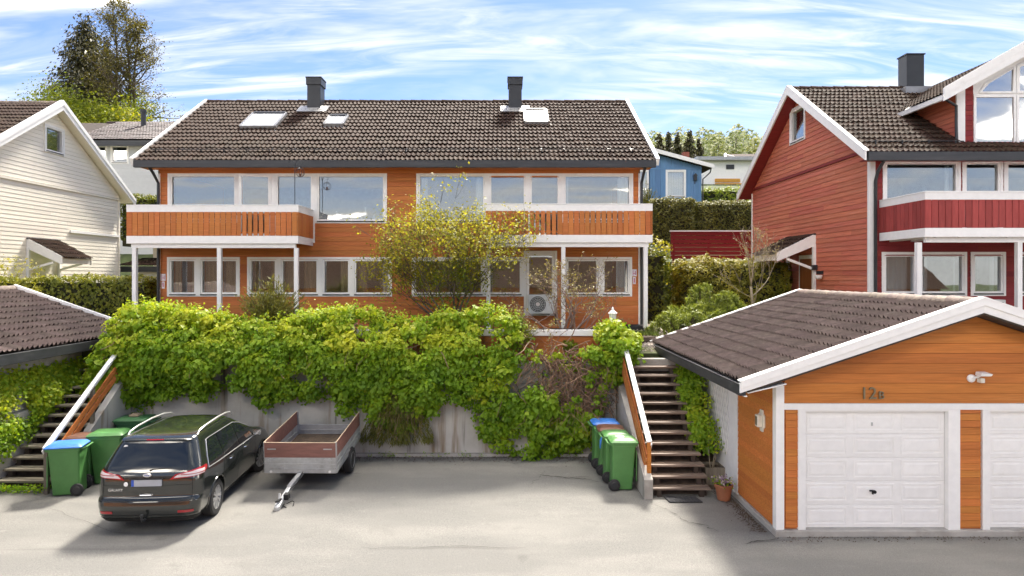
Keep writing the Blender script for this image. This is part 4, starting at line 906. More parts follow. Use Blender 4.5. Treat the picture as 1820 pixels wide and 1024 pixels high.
# entrance canopy on the red gable wall
def canopy(th, M, u0, u1, zt, zb, dep, tilemat=None, wings=True, white=m_white):
    """lean-to roof on a wall: u along the wall, rises from zb at its outer edge to zt at the wall"""
    cn = MB(M).hexa([(u0, 0, zt-.10), (u1, 0, zt-.10), (u1, dep, zb-.10), (u0, dep, zb-.10)], [(u0, 0, zt-.02), (u1, 0, zt-.02), (u1, dep, zb-.02), (u0, dep, zb-.02)]).make('canopy', m_white, th)
    for (a, c) in ((u0-.03, u0), (u1, u1+.03)):
        MB(M).hexa([(a, 0, zt-.34), (c, 0, zt-.34), (c, dep+.06, zb-.26), (a, dep+.06, zb-.26)], [(a, 0, zt+.06), (c, 0, zt+.06), (c, dep+.06, zb+.04), (a, dep+.06, zb+.04)]).make('side_board', white, cn)
        m_ = (a+c)/2
        MB(M).beam((m_, .06, zt-1.15), (m_, dep*.78, zb-.18), .08, .09, (1, 0, 0)).make('brace', white, cn)
        MB(M).box(m_-.05, m_+.05, .03, .12, zt-1.9, zt-.30).make('wall_post', white, cn)
    MB(M).box(u0, u1, dep, dep+.04, zb-.22, zb-.02).make('edge_board', white, cn)
    o = M @ Vector((u0, dep+.05, zb)); uu = (M.to_3x3() @ Vector((1, 0, 0))); ss = (M.to_3x3() @ Vector((0, -dep, zt-zb))).normalized(); L = u1-u0; SLn = math.hypot(dep, zt-zb)
    if uu.cross(ss).z < 0: o = M @ Vector((u1, dep+.05, zb)); uu = -uu
    tiled(cn, o, uu, ss, L, SLn, m_tile, .30, .34)
    MB(M).box(u0-.05, u1+.05, .0, .10, zt, zt+.05).make('flashing', m_black, cn)
    return cn
canopy(rh, MS, -23.7, -21.75, 5.90, 5.28, 1.25)
dd = MB(MS).box(-22.95, -21.90, -.1, .03, 2.9, 5.25).make('door_frame', m_white, rh); 
for k in range(6): MB(MS).box(-22.85+k*.142, -22.85+k*.142+.138, .03, .045, 3.0, 5.12).make('door_board', m_door, dd)
wl2 = thing('porch_lamp', 'small black wall light with white bowl beside the brown door of the red house', 'lamp', (RX-.05, 21.6, 4.6))
MB(MS).box(-21.72, -21.58, .03, .18, 4.74, 4.90).make('lamp_box', m_black, wl2); MB(MS).lathe([(.03, -.10), (.10, -.06), (.13, .03), (.13, .05)], (-21.25, .16, 4.52), 14).make('bowl', m_white, wl2, smooth=True); MB(MS).box(-21.6, -21.2, .02, .06, 4.6, 4.7).make('arm', m_black, wl2)

# ------------------------------------------------------------------ white house on the left
WX, WF, WB, WRY, WRZ, WEZ = -17.9, 21.5, 30.5, 26.0, 11.35, 8.12; WEY0 = 21.0; wsl = (WRZ-WEZ)/(WRY-WEY0)
wh = thing('white_house', 'cream white timber house with gable wall at the left edge', 'house', (-21, WF, 2.9))
MW = frame((WX, 0, 0), (0, 1, 0), (1, 0, 0))
ww = (25.48, 26.62, 9.38, 10.48)
backing(MW, wh, m_cream, WF, WB, 2.5, 8.1)
MB().prism([(WX-.35, WF, 8.1), (WX-.35, WB, 8.1), (WX-.35, WRY, WRZ-.24)], (-.1, 0, 0)).make('gable_backing', m_dimroom, wh)  # panel coloured like a dim room, seen through the gable window
clad(MW, wh, m_cream, WF, WB, 2.9, 8.02, [(24.95, 25.8, 2.9, 5.0)], pitch=.155, t1=.022, t0=.013, brk=5)
clad(MW, wh, m_cream, WF, WB, 8.12, 11.3, [hole(*ww)], pitch=.155, top=(WRY, WRZ-.22, wsl), t1=.042, t0=.033)
MB(MW).box(WF, WB+.02, 0, .065, 8.03, 8.11).make('drip_board', m_cream, wh)
MB(MW).box(WB-.09, WB+.02, 0, .05, 2.9, 8.0).make('corner_board', m_cream, wh)
MB(MW).box(27.0, 30.4, .0, .09, 6.32, 6.42).make('ledge_board', m_white, wh)
window(MW, wh, *ww, mat=m_white, proud=.08)
MB().box(-30, WX, WF, WF+.12, 2.5, 8).box(-30, WX, WB-.12, WB, 2.5, 8).make('long_walls', m_cream, wh)
gable_deck(wh, -30, -17.5, WEY0, WEZ, WRY, WRZ, 2*WRY-WEY0, WEZ, mat=m_cream)
SW = Vector((0, WRY-WEY0, WRZ-WEZ)).normalized()
tiled(wh, (-24.0, WEY0-.04, WEZ), (1, 0, 0), SW, 6.45, math.hypot(WRY-WEY0, WRZ-WEZ), m_tile, .30, .345)
tiled(wh, (-17.55, 2*WRY-WEY0, WEZ), (-1, 0, 0), (0, -SW.y, SW.z), 6.45, math.hypot(WRY-WEY0, WRZ-WEZ), m_tile, .6, .69, limit=0)
ridge(wh, (-24, WRY, WRZ+.03), (-17.5, WRY, WRZ+.03), m_ridge, .4, .12)
for sgn in (1, -1):
    p, q = Vector((-17.47, WRY - sgn*(WRY-WEY0+.10), WEZ-.07)), Vector((-17.47, WRY, WRZ+.01))
    MB().hexa([p + Vector((-.025, 0, -.20)), p + Vector((.025, 0, -.20)), q + Vector((.025, 0, -.25)), q + Vector((-.025, 0, -.25))], [p + Vector((-.025, 0, .10)), p + Vector((.025, 0, .10)), q + Vector((.025, 0, .12)), q + Vector((-.025, 0, .12))]).make('barge_board', m_white, wh)
    MB().hexa([p + Vector((.026, 0, -.04)), p + Vector((.05, 0, -.04)), q + Vector((.05, 0, -.05)), q + Vector((.026, 0, -.05))], [p + Vector((.026, 0, .11)), p + Vector((.05, 0, .11)), q + Vector((.05, 0, .13)), q + Vector((.026, 0, .13))]).make('barge_trim', m_white, wh)
    MB().beam(p + Vector((-.05, 0, .12)), q + Vector((-.05, 0, .14)), .14, .03).make('verge_cap', m_white, wh)
canopy(wh, MW, 24.6, 26.3, 5.92, 5.22, 1.3)
MB(MW).box(24.98, 25.78, -.05, .03, 2.9, 4.95).make('door', m_cream, wh)
an = thing('white_annexe', 'low white annexe with brown lean-to roof behind the hedge on the left', 'outbuilding', (-16.5, 31, 2.9))
MA_ = frame((0, 31.5, 0), (1, 0, 0), (0, -1, 0))
MB().box(-17.9, -12.5, 31.9, 36.8, 2.5, 5.0).make('wall', m_cream, an); clad(MA_, an, m_cream, -17.9, -13, 3.2, 4.85, [hole(-17.3, -15.6, 2.9, 4.6)], pitch=.16)
MB().box(-17.9, -12.5, 33.5, 36.8, 5.0, 6.45).make('upper_wall', m_cream, an); clad(frame((0, 33.5, 0), (1, 0, 0), (0, -1, 0)), an, m_cream, -17.9, -13, 5.3, 6.4, pitch=.16)
tiled(an, (-18.3, 31.1, 4.98), (1, 0, 0), Vector((0, 2.4, .42)).normalized(), 5.7, 2.44, m_tile, .3, .36)
MB().box(-18.3, -12.6, 30.98, 31.08, 4.72, 4.98).make('gutter', m_fascia, an)
window(MA_, an, -17.3, -15.6, 2.9, 4.6, mat=m_white)
# ------------------------------------------------------------------ houses up the slope
gh = thing('grey_house', 'pale grey house with brown tiled roof and pipe behind the white gable', 'house', (-19, 42, 9))
MGH = frame((0, 42, 0), (1, 0, 0), (0, -1, 0)); gww = [(PX(168, 42), PX(191, 42), PZ(291, 42), PZ(258, 42)), (PX(197, 42), PX(229, 42), PZ(291, 42), PZ(258, 42))]
backing(MGH, gh, m_grey, -30, -10, 5, 13.2, [hole(*w) for w in gww]); room(gh, -29, -11, 42.2, 46, 9.5, 13)
clad(MGH, gh, m_grey, -28, -19, 7.6, 13.15, [hole(*w) for w in gww], pitch=.20)
for w in gww: window(MGH, gh, *w, mat=m_white, curtain=[(0, .12, m_sheer)])
m_tile3 = surf('glazed_brown_tile', (0.060, 0.040, 0.040), 0.45, 0.25, 0.2, 6, spec=0.3, col2=(0.10, 0.072, 0.07))
gable_deck(gh, -30.5, -9.5, 41.4, 13.1, 46.4, 15.35, 51.4, 13.1)
tiled(gh, (-27.2, 41.35, 13.12), (1, 0, 0), Vector((0, 5, 2.25)).normalized(), 8.4, 5.45, m_tile3, .40, .42)
tiled(gh, (-18.8, 41.35, 13.12), (1, 0, 0), Vector((0, 5, 2.25)).normalized(), 9, 5.45, m_tile3, .40, .42, limit=0)
ridge(gh, (-28, 46.4, 15.38), (-9.5, 46.4, 15.38), m_tile3, .5, .1)
MB().box(-30, -9.5, 41.22, 41.36, 12.72, 13.06).make('gutter', m_fascia, gh); MB().lathe([(.16, 14.2), (.16, 15.75), (.2, 15.75), (.2, 15.95)], (PX(255, 45), 45, 0), 12).make('vent_pipe', m_black, gh)
MB().box(-30, -29.9, 42, 51, 5, 13.2).box(-10.1, -10, 42, 51, 5, 13.2).make('side_walls', m_grey, gh)

bh = thing('blue_house', 'blue vertical board house with low white verge and curtained window on the slope', 'house', (12, 48, 9.5))
MBL = frame((0, 48, 0), (1, 0, 0), (0, -1, 0)); bx0, bx1 = 6.5, PX(1247, 48)
bwn = [(PX(1183, 48), PX(1219, 48), PZ(351, 48), PZ(302, 48)), (PX(1133, 48), PX(1153, 48), PZ(351, 48), PZ(302, 48))]
zroof = lambda x: PZ(266, 47.4) - (x - PX(1168, 47.4))*(PZ(266, 47.4)-PZ(293, 47.4))/(PX(1268, 47.4)-PX(1168, 47.4))
MB().prism([(bx0, 48.4, 8.5), (bx1, 48.4, 8.5), (bx1, 48.4, zroof(bx1)-.2), (bx0, 48.4, zroof(bx0)-.2)], (0, 9, 0)).make('wall', m_blue, bh)
x = bx0 + .6
while x < bx1-.05:
    z1 = zroof(x+.1)-.22; segs = [(9.6, z1)]
    for w in bwn:
        if w[0]-.02 < x+.1 < w[1]+.02: segs = [(9.6, w[2]), (w[3], z1)]
    for a, c_ in segs:
        zs = PZ(300, 48)
        MB(MBL).box(x, x+.185, -.02, .018 + .012*(int(x*5) % 2), a, c_).make('board', m_blue, bh)
    x += .20
for w in bwn: window(MBL, bh, *w, mat=m_white, cas=.1, curtain=[(0, 1, m_sheer)])
MB(MBL).box(bx0, bx1, .02, .05, PZ(301, 48)+.0, PZ(300, 48)+.06).make('drip_board', m_blue, bh)
p, q = Vector((bx0-.5, 47.4, zroof(bx0-.5))), Vector((PX(1270, 47.4), 47.4, zroof(PX(1270, 47.4))))
MB().hexa([p + Vector((0, -.03, -.24)), p + Vector((0, .03, -.24)), q + Vector((0, .03, -.24)), q + Vector((0, -.03, -.24))], [p + Vector((0, -.03, .05)), p + Vector((0, .03, .05)), q + Vector((0, .03, .05)), q + Vector((0, -.03, .05))]).make('barge_board', m_white, bh)
MB().hexa([p + Vector((0, .03, -.14)), p + Vector((0, 10, -.14)), q + Vector((0, 10, -.14)), q + Vector((0, .03, -.14))], [p + Vector((0, .03, .0)), p + Vector((0, 10, .0)), q + Vector((0, 10, .0)), q + Vector((0, .03, .0))]).make('roof', m_tile, bh)
MB().tube([(q.x-.2, 47.5, q.z-.15), (q.x-.25, 47.6, q.z-.5), (bx1+.06, 47.9, q.z-.95), (bx1+.06, 47.9, 9.6)], .05, 8).make('downpipe', m_black, bh)
MB().box(PX(1213, 52), PX(1224, 52), 51.8, 52.3, 13, PZ(271, 52)).make('chimney', m_brick, bh)
bl2 = thing('coach_lamp', 'black coach lamp on the blue boards right of the curtained window', 'lamp', (PX(1236, 47.9), 47.9, PZ(320, 48)))
x, z = PX(1236, 47.8), PZ(316, 48)
MB().box(x-.11, x+.11, 47.75, 47.95, z-.2, z+.12).make('lamp_body', m_black, bl2); MB().prism([(x-.16, 47.72, z+.12), (x+.16, 47.72, z+.12), (x, 47.72, z+.3)], (0, .26, 0)).make('lamp_roof', m_black, bl2); MB().tube([(x, 47.9, z-.2), (x, 47.95, z-.45)], .03, 6).make('arm', m_black, bl2)
fh = thing('far_white_house', 'distant white house with yellow boarding below on the wooded slope', 'house', (28, 76, 15))
MB().box(PX(1248, 76), PX(1345, 76)+6, 76, 84, 12, PZ(285, 76)).make('wall', m_white, fh)
MB().box(PX(1243, 75)-.3, PX(1350, 75)+6, 75, 85, PZ(284, 75), PZ(278, 75)).make('roof', m_lead, fh)
MB().box(PX(1271, 75.9), PX(1315, 75.9), 75.8, 76, PZ(324, 76), PZ(318, 76)).make('yellow_board', m_yellow, fh); MB().box(PX(1271, 75.9), PX(1330, 75.9), 75.8, 76, PZ(333, 76), PZ(326, 76)).make('yellow_board', m_yellow, fh)
MB().box(PX(1291, 75.9), PX(1305, 75.9), 75.9, 76, PZ(301, 76), PZ(293, 76)).make('window', m_black, fh)
fr = thing('far_brown_roof_house', 'small far house with brown roof and white gable board below the wood', 'house', (32, 88, 19))
a0, a1 = PX(1291, 88), PX(1309, 88); zt_, zb_ = PZ(268, 88), PZ(283, 88)
MB().prism([(a1, 88, zb_-3), (a1+9, 88, zb_-3), (a1+9, 88, zb_), (a1, 88, zb_)], (0, 6, 0)).make('wall', m_white, fr)
MB().prism([(a0-.4, 87.6, zb_), (a1+9, 87.6, zb_), (a1+9, 91, zt_), (a0-.4+1.2, 91, zt_)], (0, .2, .15)).make('roof', m_tile, fr)
MB().beam((a0-.3, 87.5, zb_-.1), (a0+.9, 91, zt_+.1), .2, .3).make('barge_board', m_white, fr); MB().beam((a0+.7, 91, zt_), (a0+1.9, 87.6, zb_-.1), .2, .3).make('barge_board', m_white, fr)
# ------------------------------------------------------------------ red board fence and concrete wall behind the path
rf = thing('red_board_fence', 'deep red horizontal board fence with white top rail above the golden hedge', 'fence', (9.2, 30, 5.2))
fx0, fx1 = PX(1192, 30), PX(1336, 30); zt_, zb_ = PZ(412, 30), PZ(461, 30); nb = 7; hb = (zt_-zb_)/nb
for k in range(nb):
    MB().box(fx0, fx1+1.0, 29.98 + .004*(k % 2), 30.02, zb_ + k*hb + .018, zb_ + (k+1)*hb).make('plank', m_fence, rf)
MB().box(fx0-.03, fx1+1.0, 29.94, 30.08, zt_+.002, zt_+.06).make('top_rail', m_white, rf)
for x in (fx0+.1, fx0+1.7, fx0+3.3): MB().box(x, x+.09, 30.025, 30.11, zb_-1.5, zt_).make('post', m_fence, rf)
cw = thing('concrete_garden_wall', 'pale concrete wall below the red fence, beside the path', 'wall', (8.5, 30.2, 3))
MB().box(PX(1195, 30.2), 12.5, 30.15, 30.36, 2.7, PZ(463, 30.2)).make('wall', m_conc, cw)
MB().hexa([(8.05, 26, 2.8), (8.25, 26, 2.8), (8.25, 30.1, 2.8), (8.05, 30.1, 2.8)], [(8.05, 26, 3.6), (8.25, 26, 3.6), (8.25, 30.1, PZ(463, 30.2)), (8.05, 30.1, PZ(463, 30.2))]).make('wing_wall', m_conc, cw)
# ------------------------------------------------------------------ the row across the road, seen in the window panes
op = thing('row_house', 'brown roofed row house across the road, seen only as a reflection in the windows', 'house', (-3, -26, 0))
MB().box(-60, 40, -33, -23, 0, 3.4).make('wall', m_gorange, op)
MB().prism([(-60.5, -22.4, 3.35), (-60.5, -28, 6.5), (-60.5, -33.6, 3.35)], (101, 0, 0)).make('roof', m_tile, op)
# ------------------------------------------------------------------ stairs
def stairs(name, label, x0, x1, y0, run, z0, rise, n, mat, loc):
    t = thing(name, label, 'stairs', loc)
    for k in range(n):
        y, z = y0 + run*k, z0 + rise*k; w = random.uniform(-.015, .015)
        for (a, c) in ((0, .128), (.136, .275)):
            MB().box(x0+w, x1+w, y+a, y+c, z-.045, z + random.uniform(-.003, .003)).make('tread', mat, t, bevel=.006)
        if k: 
            for xx in (x0+.10, x1-.22): MB().box(xx, xx+.09, y+.03, y+.13, z-rise+.002, z-.046).make('riser_block', m_darkwood, t)
        else:
            for xx in (x0+.10, x1-.22): MB().box(xx, xx+.09, y+.03, y+.13, 0, z-.046).make('riser_block', m_darkwood, t)
    MB().hexa([(x0+.02, y0+.2, -.02), (x1-.02, y0+.2, -.02), (x1-.02, y0+run*n+.4, -.02), (x0+.02, y0+run*n+.4, -.02)],
              [(x0+.02, y0+.22, .02), (x1-.02, y0+.22, .02), (x1-.02, y0+run*n+.4, z0+rise*n-.10), (x0+.02, y0+run*n+.4, z0+rise*n-.10)]).make('dark_underfill', m_soil, t)
    for xx in (x0+.05, x1-.11): MB().hexa([(xx, y0+.12, -.0), (xx+.06, y0+.12, 0), (xx+.06, y0+run*n+.2, z0+rise*(n-1)-.35), (xx, y0+run*n+.2, z0+rise*(n-1)-.35)], [(xx, y0+.12, .12), (xx+.06, y0+.12, .12), (xx+.06, y0+run*n+.2, z0+rise*(n-1)-.10), (xx, y0+run*n+.2, z0+rise*(n-1)-.10)]).make('stringer', m_darkwood, t)
    return t
st = stairs('wooden_stairs', 'brown open wooden stairs between the green bins and the orange garage', 3.06, 4.25, 13.44, .203, .19, .18, 13, m_tread, (3.65, 13.5, 0))
MB().box(3.0, 4.4, 16.12, 16.36, 2.2, 2.50).make('landing_kerb', m_conc, st, bevel=.012)
sw = thing('stair_side_wall', 'sloping concrete wall between the right bins and the wooden stairs', 'wall', (2.95, 13.4, 0))
MB().hexa([(2.86, 13.32, -.02), (3.04, 13.32, -.02), (3.04, 16.62, -.02), (2.86, 16.62, -.02)], [(2.86, 13.32, .40), (3.04, 13.32, .40), (3.04, 16.62, 2.0), (2.86, 16.62, 2.0)]).make('wall', m_conc, sw, bevel=.012)
def railing(name, label, top, bot, boards, post, pm=None):
    pm = pm or m_gorange
    t = thing(name, label, 'railing', (bot[0], bot[1], 0))
    MB().beam(top, bot, .11, .045, (0, 0, 1)).make('handrail', m_white, t, bevel=.008)
    a, c = Vector(top), Vector(bot); sd = 1 if bot[0] > 0 else -1
    MB().beam(a - Vector((-.04*sd, 0, .09)), c - Vector((-.04*sd, 0, .09)), .03, .12, (0, 0, 1)).make('rail_board', m_white, t, bevel=.004)
    for k, (dz, s0, s1) in enumerate(boards):
        p, q = a.lerp(c, s0) - Vector((.055*sd, 0, dz)), a.lerp(c, s1) - Vector((.055*sd, 0, dz)); MB().beam(p, q, .025, .12, (0, 0, 1)).make('plank', m_orange, t)
    for s, z0 in post:
        p = a.lerp(c, s); MB().box(p.x-.04, p.x+.04, p.y-.04, p.y+.04, z0, p.z-.03).make('post', pm, t, bevel=.005)
    return t
railing('stair_railing', 'white topped orange railing beside the right wooden stairs', (2.98, 16.3, PZ(604, 16.3)), (3.0, 13.50, PZ(786, 13.50)), [(.28, .0, 1.0), (.46, 0, .99), (.64, 0, .93)], [(.99, .40), (.5, 1.3), (.06, 2.2)])
s2 = stairs('wooden_stairs', 'grey green wooden stairs at the left edge beside the bin with blue lid', -10.8, -9.62, 13.88, .247, .20, .18, 13, m_tread2, (-10.2, 13.9, 0))
lr = railing('stair_railing', 'white topped orange railing rising behind the bins at the left', (-9.52, 17.1, 3.32), (-9.53, 13.62, .95), [(.30, .25, .94), (.50, .25, .88)], [(.985, 0), (.55, .9), (.2, 1.9)], m_planter)
sw2 = thing('low_stair_wall', 'weathered concrete wall under the left orange railing', 'wall', (-9.45, 14.5, 0))
MB().hexa([(-9.6, 13.95, -.02), (-9.44, 13.95, -.02), (-9.44, 16.62, -.02), (-9.6, 16.62, -.02)], [(-9.6, 13.95, .25), (-9.44, 13.95, .25), (-9.44, 16.62, 2.2), (-9.6, 16.62, 2.2)]).make('wall', m_rw, sw2)

# ------------------------------------------------------------------ wheeled bins
def rrect(w, d, r, n=4):
    P = []
    for cx, cy, a0 in ((w/2-r, d/2-r, 0), (-w/2+r, d/2-r, 90), (-w/2+r, -d/2+r, 180), (w/2-r, -d/2+r, 270)):
        for k in range(n+1): a = R(a0 + 90*k/n); P.append((cx + r*math.cos(a), cy + r*math.sin(a)))
    return P
def loft(secs):
    mb = MB(); n = len(secs[0]); vs = [p for s in secs for p in s]; k = len(secs)
    fs = [(i*n+j, i*n+(j+1) % n, (i+1)*n+(j+1) % n, (i+1)*n+j) for i in range(k-1) for j in range(n)] + [tuple(range(n))[::-1], tuple((k-1)*n+j for j in range(n))]
    return mb.add(vs, fs)
def wheelie_bin(label, loc, rz, w, d, h, body, lid, group, paper=False, strap=False):
    t = thing('wheelie_bin', label, 'wheelie bin', loc, rz, group)
    sec = lambda s, z, r, dy=0: [(x*1.0, y + dy, z) for x, y in rrect(w*s, d*s2(s), r)]
    s2 = lambda s: s*1.0 if s > .95 else s*.94
    b = loft([sec(.80, .03, .03, .05), sec(.82, .06, .04, .05), sec(.84, .30, .04, .035), sec(.93, h*.80, .04, .012), sec(.945, h*.88, .04, .01), sec(1.0, h*.885, .045), sec(1.0, h*.93, .045), sec(.975, h*.935, .045)]).make('body', body, t, smooth=True)
    MB().box(-w*.30, w*.30, -d*.47, -d*.455, h*.40, h*.62).make('front_panel', body, t)
    L = loft([[(x, y, h*.935+.002) for x, y in rrect(w*1.06, d*1.06, .05)], [(x, y, h*.955) for x, y in rrect(w*1.07, d*1.07, .05)], [(x, y, h*.985 + .012) for x, y in rrect(w*.92, d*.92, .06)], [(x, y, h*1.005 + .012) for x, y in rrect(w*.62, d*.62, .08)], [(x, y, h*1.008 + .012) for x, y in rrect(w*.2, d*.2, .04)]]).make('lid', lid, t, smooth=True)
    for k in (-1, 1): MB().box(k*w*.20-.03, k*w*.20+.03, -d*.56, -d*.50, h*.91, h*.95).make('lid_grip', lid, L, bevel=.008)
    MB().tube([(-w*.36, d*.5, h*.90), (-w*.36, d*.62, h*.93), (w*.36, d*.62, h*.93), (w*.36, d*.5, h*.90)], .018, 8).make('handle', body, t, smooth=True)
    for k in (-1, 1):
        wh_ = MB().lathe([(.03, -.025), (.105, -.03), (.125, -.018), (.125, .018), (.105, .03), (.03, .025)], (k*(w*.43+.02), d*.40, .125), 20, 'x').make('wheel', m_rubber, t, smooth=True)
        MB().lathe([(.02, -.034), (.07, -.034), (.075, -.028), (.075, .028), (.07, .034), (.02, .034)], (k*(w*.43+.02), d*.40, .125), 14, 'x').make('hub', m_black, wh_)
    MB().tube([(-w*.42, d*.40, .125), (w*.42, d*.40, .125)], .012, 6).make('axle', m_black, t)
    for k in (-1, 1): MB().box(k*w*.34-.012, k*w*.34+.012, -d*.475, -d*.44, .2, h*.78).make('rib', body, t)
    if paper: MB().lathe([(.11, 0), (.115, .006), (.0, .012)], (.02, .06, h*1.008+.014), 12, 'z', .8).make('paper_note', m_white, t)
    if strap: MB().tube([(-w*.36, d*.62, h*.93), (-w*.40, d*.66, h*.80), (-w*.3, d*.66, h*.70), (-w*.1, d*.63, h*.85)], .016, 6).make('blue_strap', m_bluelid, t)
    return t
g = 'green wheelie bins beside the right stairs'
wheelie_bin('green wheelie bin with a pale note on its lid, nearest the right stairs', (2.56, 14.06, 0), R(90), .48, .56, 1.07, m_green, m_green, g, paper=True)
wheelie_bin('green lidded wheelie bin with a blue strap, second in the row by the right stairs', (2.50, 14.60, 0), R(91), .48, .56, 1.07, m_green, m_green, g, strap=True)
wheelie_bin('green wheelie bin with brown lid in the row by the right stairs', (2.47, 15.14, 0), R(88), .50, .58, 1.07, m_green, m_brownlid, g)
wheelie_bin('blue lidded wheelie bin at the far end of the row by the right stairs', (2.42, 15.70, 0), R(92), .50, .60, 1.09, m_green, m_bluelid, g)
g = 'green wheelie bins between the car and the left stairs'
wheelie_bin('large green wheelie bin with bright blue lid at the foot of the left stairs', (-9.13, 13.72, 0), R(-76), .53, .66, 1.06, m_green, m_bluelid, g)
wheelie_bin('green wheelie bin with brown lid squeezed behind the blue lidded bin on the left', (-9.24, 14.42, 0), R(-88), .48, .56, 1.06, m_green, m_brownlid, g)
wheelie_bin('green lidded wheelie bin left of the parked car', (-8.72, 14.50, 0), R(-80), .56, .70, 1.12, m_green, m_green, g)
bk = wheelie_bin('dark green wheelie bin by the concrete wall behind the parked car', (-9.0, 16.05, 0), R(-85), .58, .80, 1.10, m_dgreen, m_dgreen, g)
MB().box(-.12, .14, -.1, .12, 1.13, 1.17).make('cardboard_scrap', m_plyedge, bk)

# ------------------------------------------------------------------ estate car
CR = math.radians(3.6)
car = thing('parked_car', 'dark green black people carrier with silver roof rails parked facing the wall', 'car', (-6.27, 11.44, 0), CR); car.scale = (.955, .98, .978)
ZL = [.235, .27, .33, .42, .52, .60, .63, .66, .75, .85, .95, 1.03, 1.09, 1.15, 1.25, 1.37, 1.49, 1.57, 1.615, 1.65, 1.675, 1.695, 1.705]
_z = [.23, .33, .50, .60, .66, .75, .95, 1.08, 1.16, 1.35, 1.55, 1.60, 1.64, 1.67, 1.695, 1.71]
_yr = [.10, .02, .00, .02, .075, .085, .10, .125, .165, .285, .42, .435, .47, .62, .98, 1.5]
_w = [.84, .895, .925, .938, .945, .950, .945, .925, .900, .822, .735, .705, .670, .620, .54, .40]
_yf = [4.66, 4.78, 4.84, 4.85, 4.84, 4.78, 4.50, 3.95, 3.60, 3.12, 2.72, 2.60, 2.50, 2.38, 2.20, 1.95]
yr = lambda z: float(np.interp(z, _z, _yr)); hw = lambda z: float(np.interp(z, _z, _w)); yf = lambda z: float(np.interp(z, _z, _yf))
def outline(z, m=0.0):
    """half outline of the body at height z: rear centre -> right side -> front centre, as a dense polyline"""
    w, a, f = hw(z) + m, yr(z) - m, yf(z) + m; rr = min(.24, w*.6); rf = min(.55 if z < 1.0 else .42, w*.75, (f-a)*.3)
    bow = .055 if z > .62 else .045
    P = [(x, a + bow*(x/w)**2) for x in np.linspace(0, w-rr, 8)]
    y0 = a + bow*((w-rr)/w)**2
    for k in range(1, 9): t = math.pi/2*k/9; P.append((w - rr + rr*math.sin(t), y0 + rr*(1-math.cos(t))))
    for y in np.linspace(y0+rr, f-rf, 16): 
        tw = 1 - .020*max(0, (y-3.0)/1.6)**2 - .012*max(0, (1.2-y)/1.2)
        P.append((w*tw, y))
    wx = P[-1][0]
    for k in range(1, 9): t = math.pi/2*k/9; P.append((wx - rf + rf*math.cos(t), f - rf + rf*math.sin(t)))
    P += [(x, f + .0) for x in np.linspace(wx-rf, 0, 6)]
    return P
ss = []
zz = sorted(set(list(np.linspace(.235, 1.60, 36)) + [.60, .625, .65] + list(np.linspace(1.60, 1.705, 8))))
for z in zz:
    P = outline(z); ss.append([(x, y, z) for x, y in P] + [(-x, y, z) for x, y in P[-2:0:-1]])
zt = 1.712; P = outline(1.71); ss.append([(x*.5, 1.7+(y-1.7)*.5, zt+.006) for x, y in P] + [(-x*.5, 1.7+(y-1.7)*.5, zt+.006) for x, y in P[-2:0:-1]])
body = loft(ss).make('body', m_paint, car, smooth=True)
AX = (1.02, 3.87); WR = .345
cut = MB()
for y in AX:
    for k in (-1, 1): cut.lathe([(.40, .62*k), (.40, 1.1*k)], (0, y, WR+.01), 32, 'x')
co = cut.make('arch_cutter', m_seam, car)
md = body.modifiers.new('arches', 'BOOLEAN'); md.operation = 'DIFFERENCE'; md.object = co; md.solver = 'EXACT'
dg = bpy.context.evaluated_depsgraph_get(); nm2 = bpy.data.meshes.new_from_object(body.evaluated_get(dg)); body.modifiers.clear()
nm2.materials.clear(); nm2.materials.append(m_paint); body.data = nm2; bpy.data.objects.remove(co)
nm2.polygons.foreach_set('use_smooth', [True]*len(nm2.polygons)); nm2.set_sharp_from_angle(angle=R(32))
def sidex(y, z, m=0.0):
    P = outline(z, m); X = None
    for (x0, y0), (x1, y1) in zip(P[6:-6], P[7:-5]):
        if y0 <= y <= y1 and y1 > y0: return x0 + (x1-x0)*(y-y0)/(y1-y0)
    return hw(z)
def polyline_at(z, s, m):
    P = outline(z, m); acc = 0
    for (x0, y0), (x1, y1) in zip(P, P[1:]):
        d = math.hypot(x1-x0, y1-y0)
        if acc + d >= s: t = (s-acc)/max(d, 1e-6); return (x0+(x1-x0)*t, y0+(y1-y0)*t)
        acc += d
    return P[-1]
def wrap(name, mat, parent, s0, s1, za, zb, m, side=1, nu=12, nv=6):
    """strip on the body between two arc lengths from the rear centre; s0, s1, za, zb may be functions"""
    fs0 = s0 if callable(s0) else (lambda v: s0); fs1 = s1 if callable(s1) else (lambda v: s1)
    fa = za if callable(za) else (lambda u: za); fb = zb if callable(zb) else (lambda u: zb)
    vs = []
    for j in range(nv+1):
        for i in range(nu+1):
            u, v = i/nu, j/nv; z = fa(u)*(1-v)+fb(u)*v; s = fs0(v)*(1-u)+fs1(v)*u; sg = 1 if s >= 0 else -1
            x, y = polyline_at(z, abs(s), m); vs.append((x*sg*side, y, z))
    mb = MB().add(vs, [(j*(nu+1)+i, j*(nu+1)+i+1, (j+1)*(nu+1)+i+1, (j+1)*(nu+1)+i) for j in range(nv) for i in range(nu)])
    return mb.make(name, mat, parent, smooth=2, recalc=False)
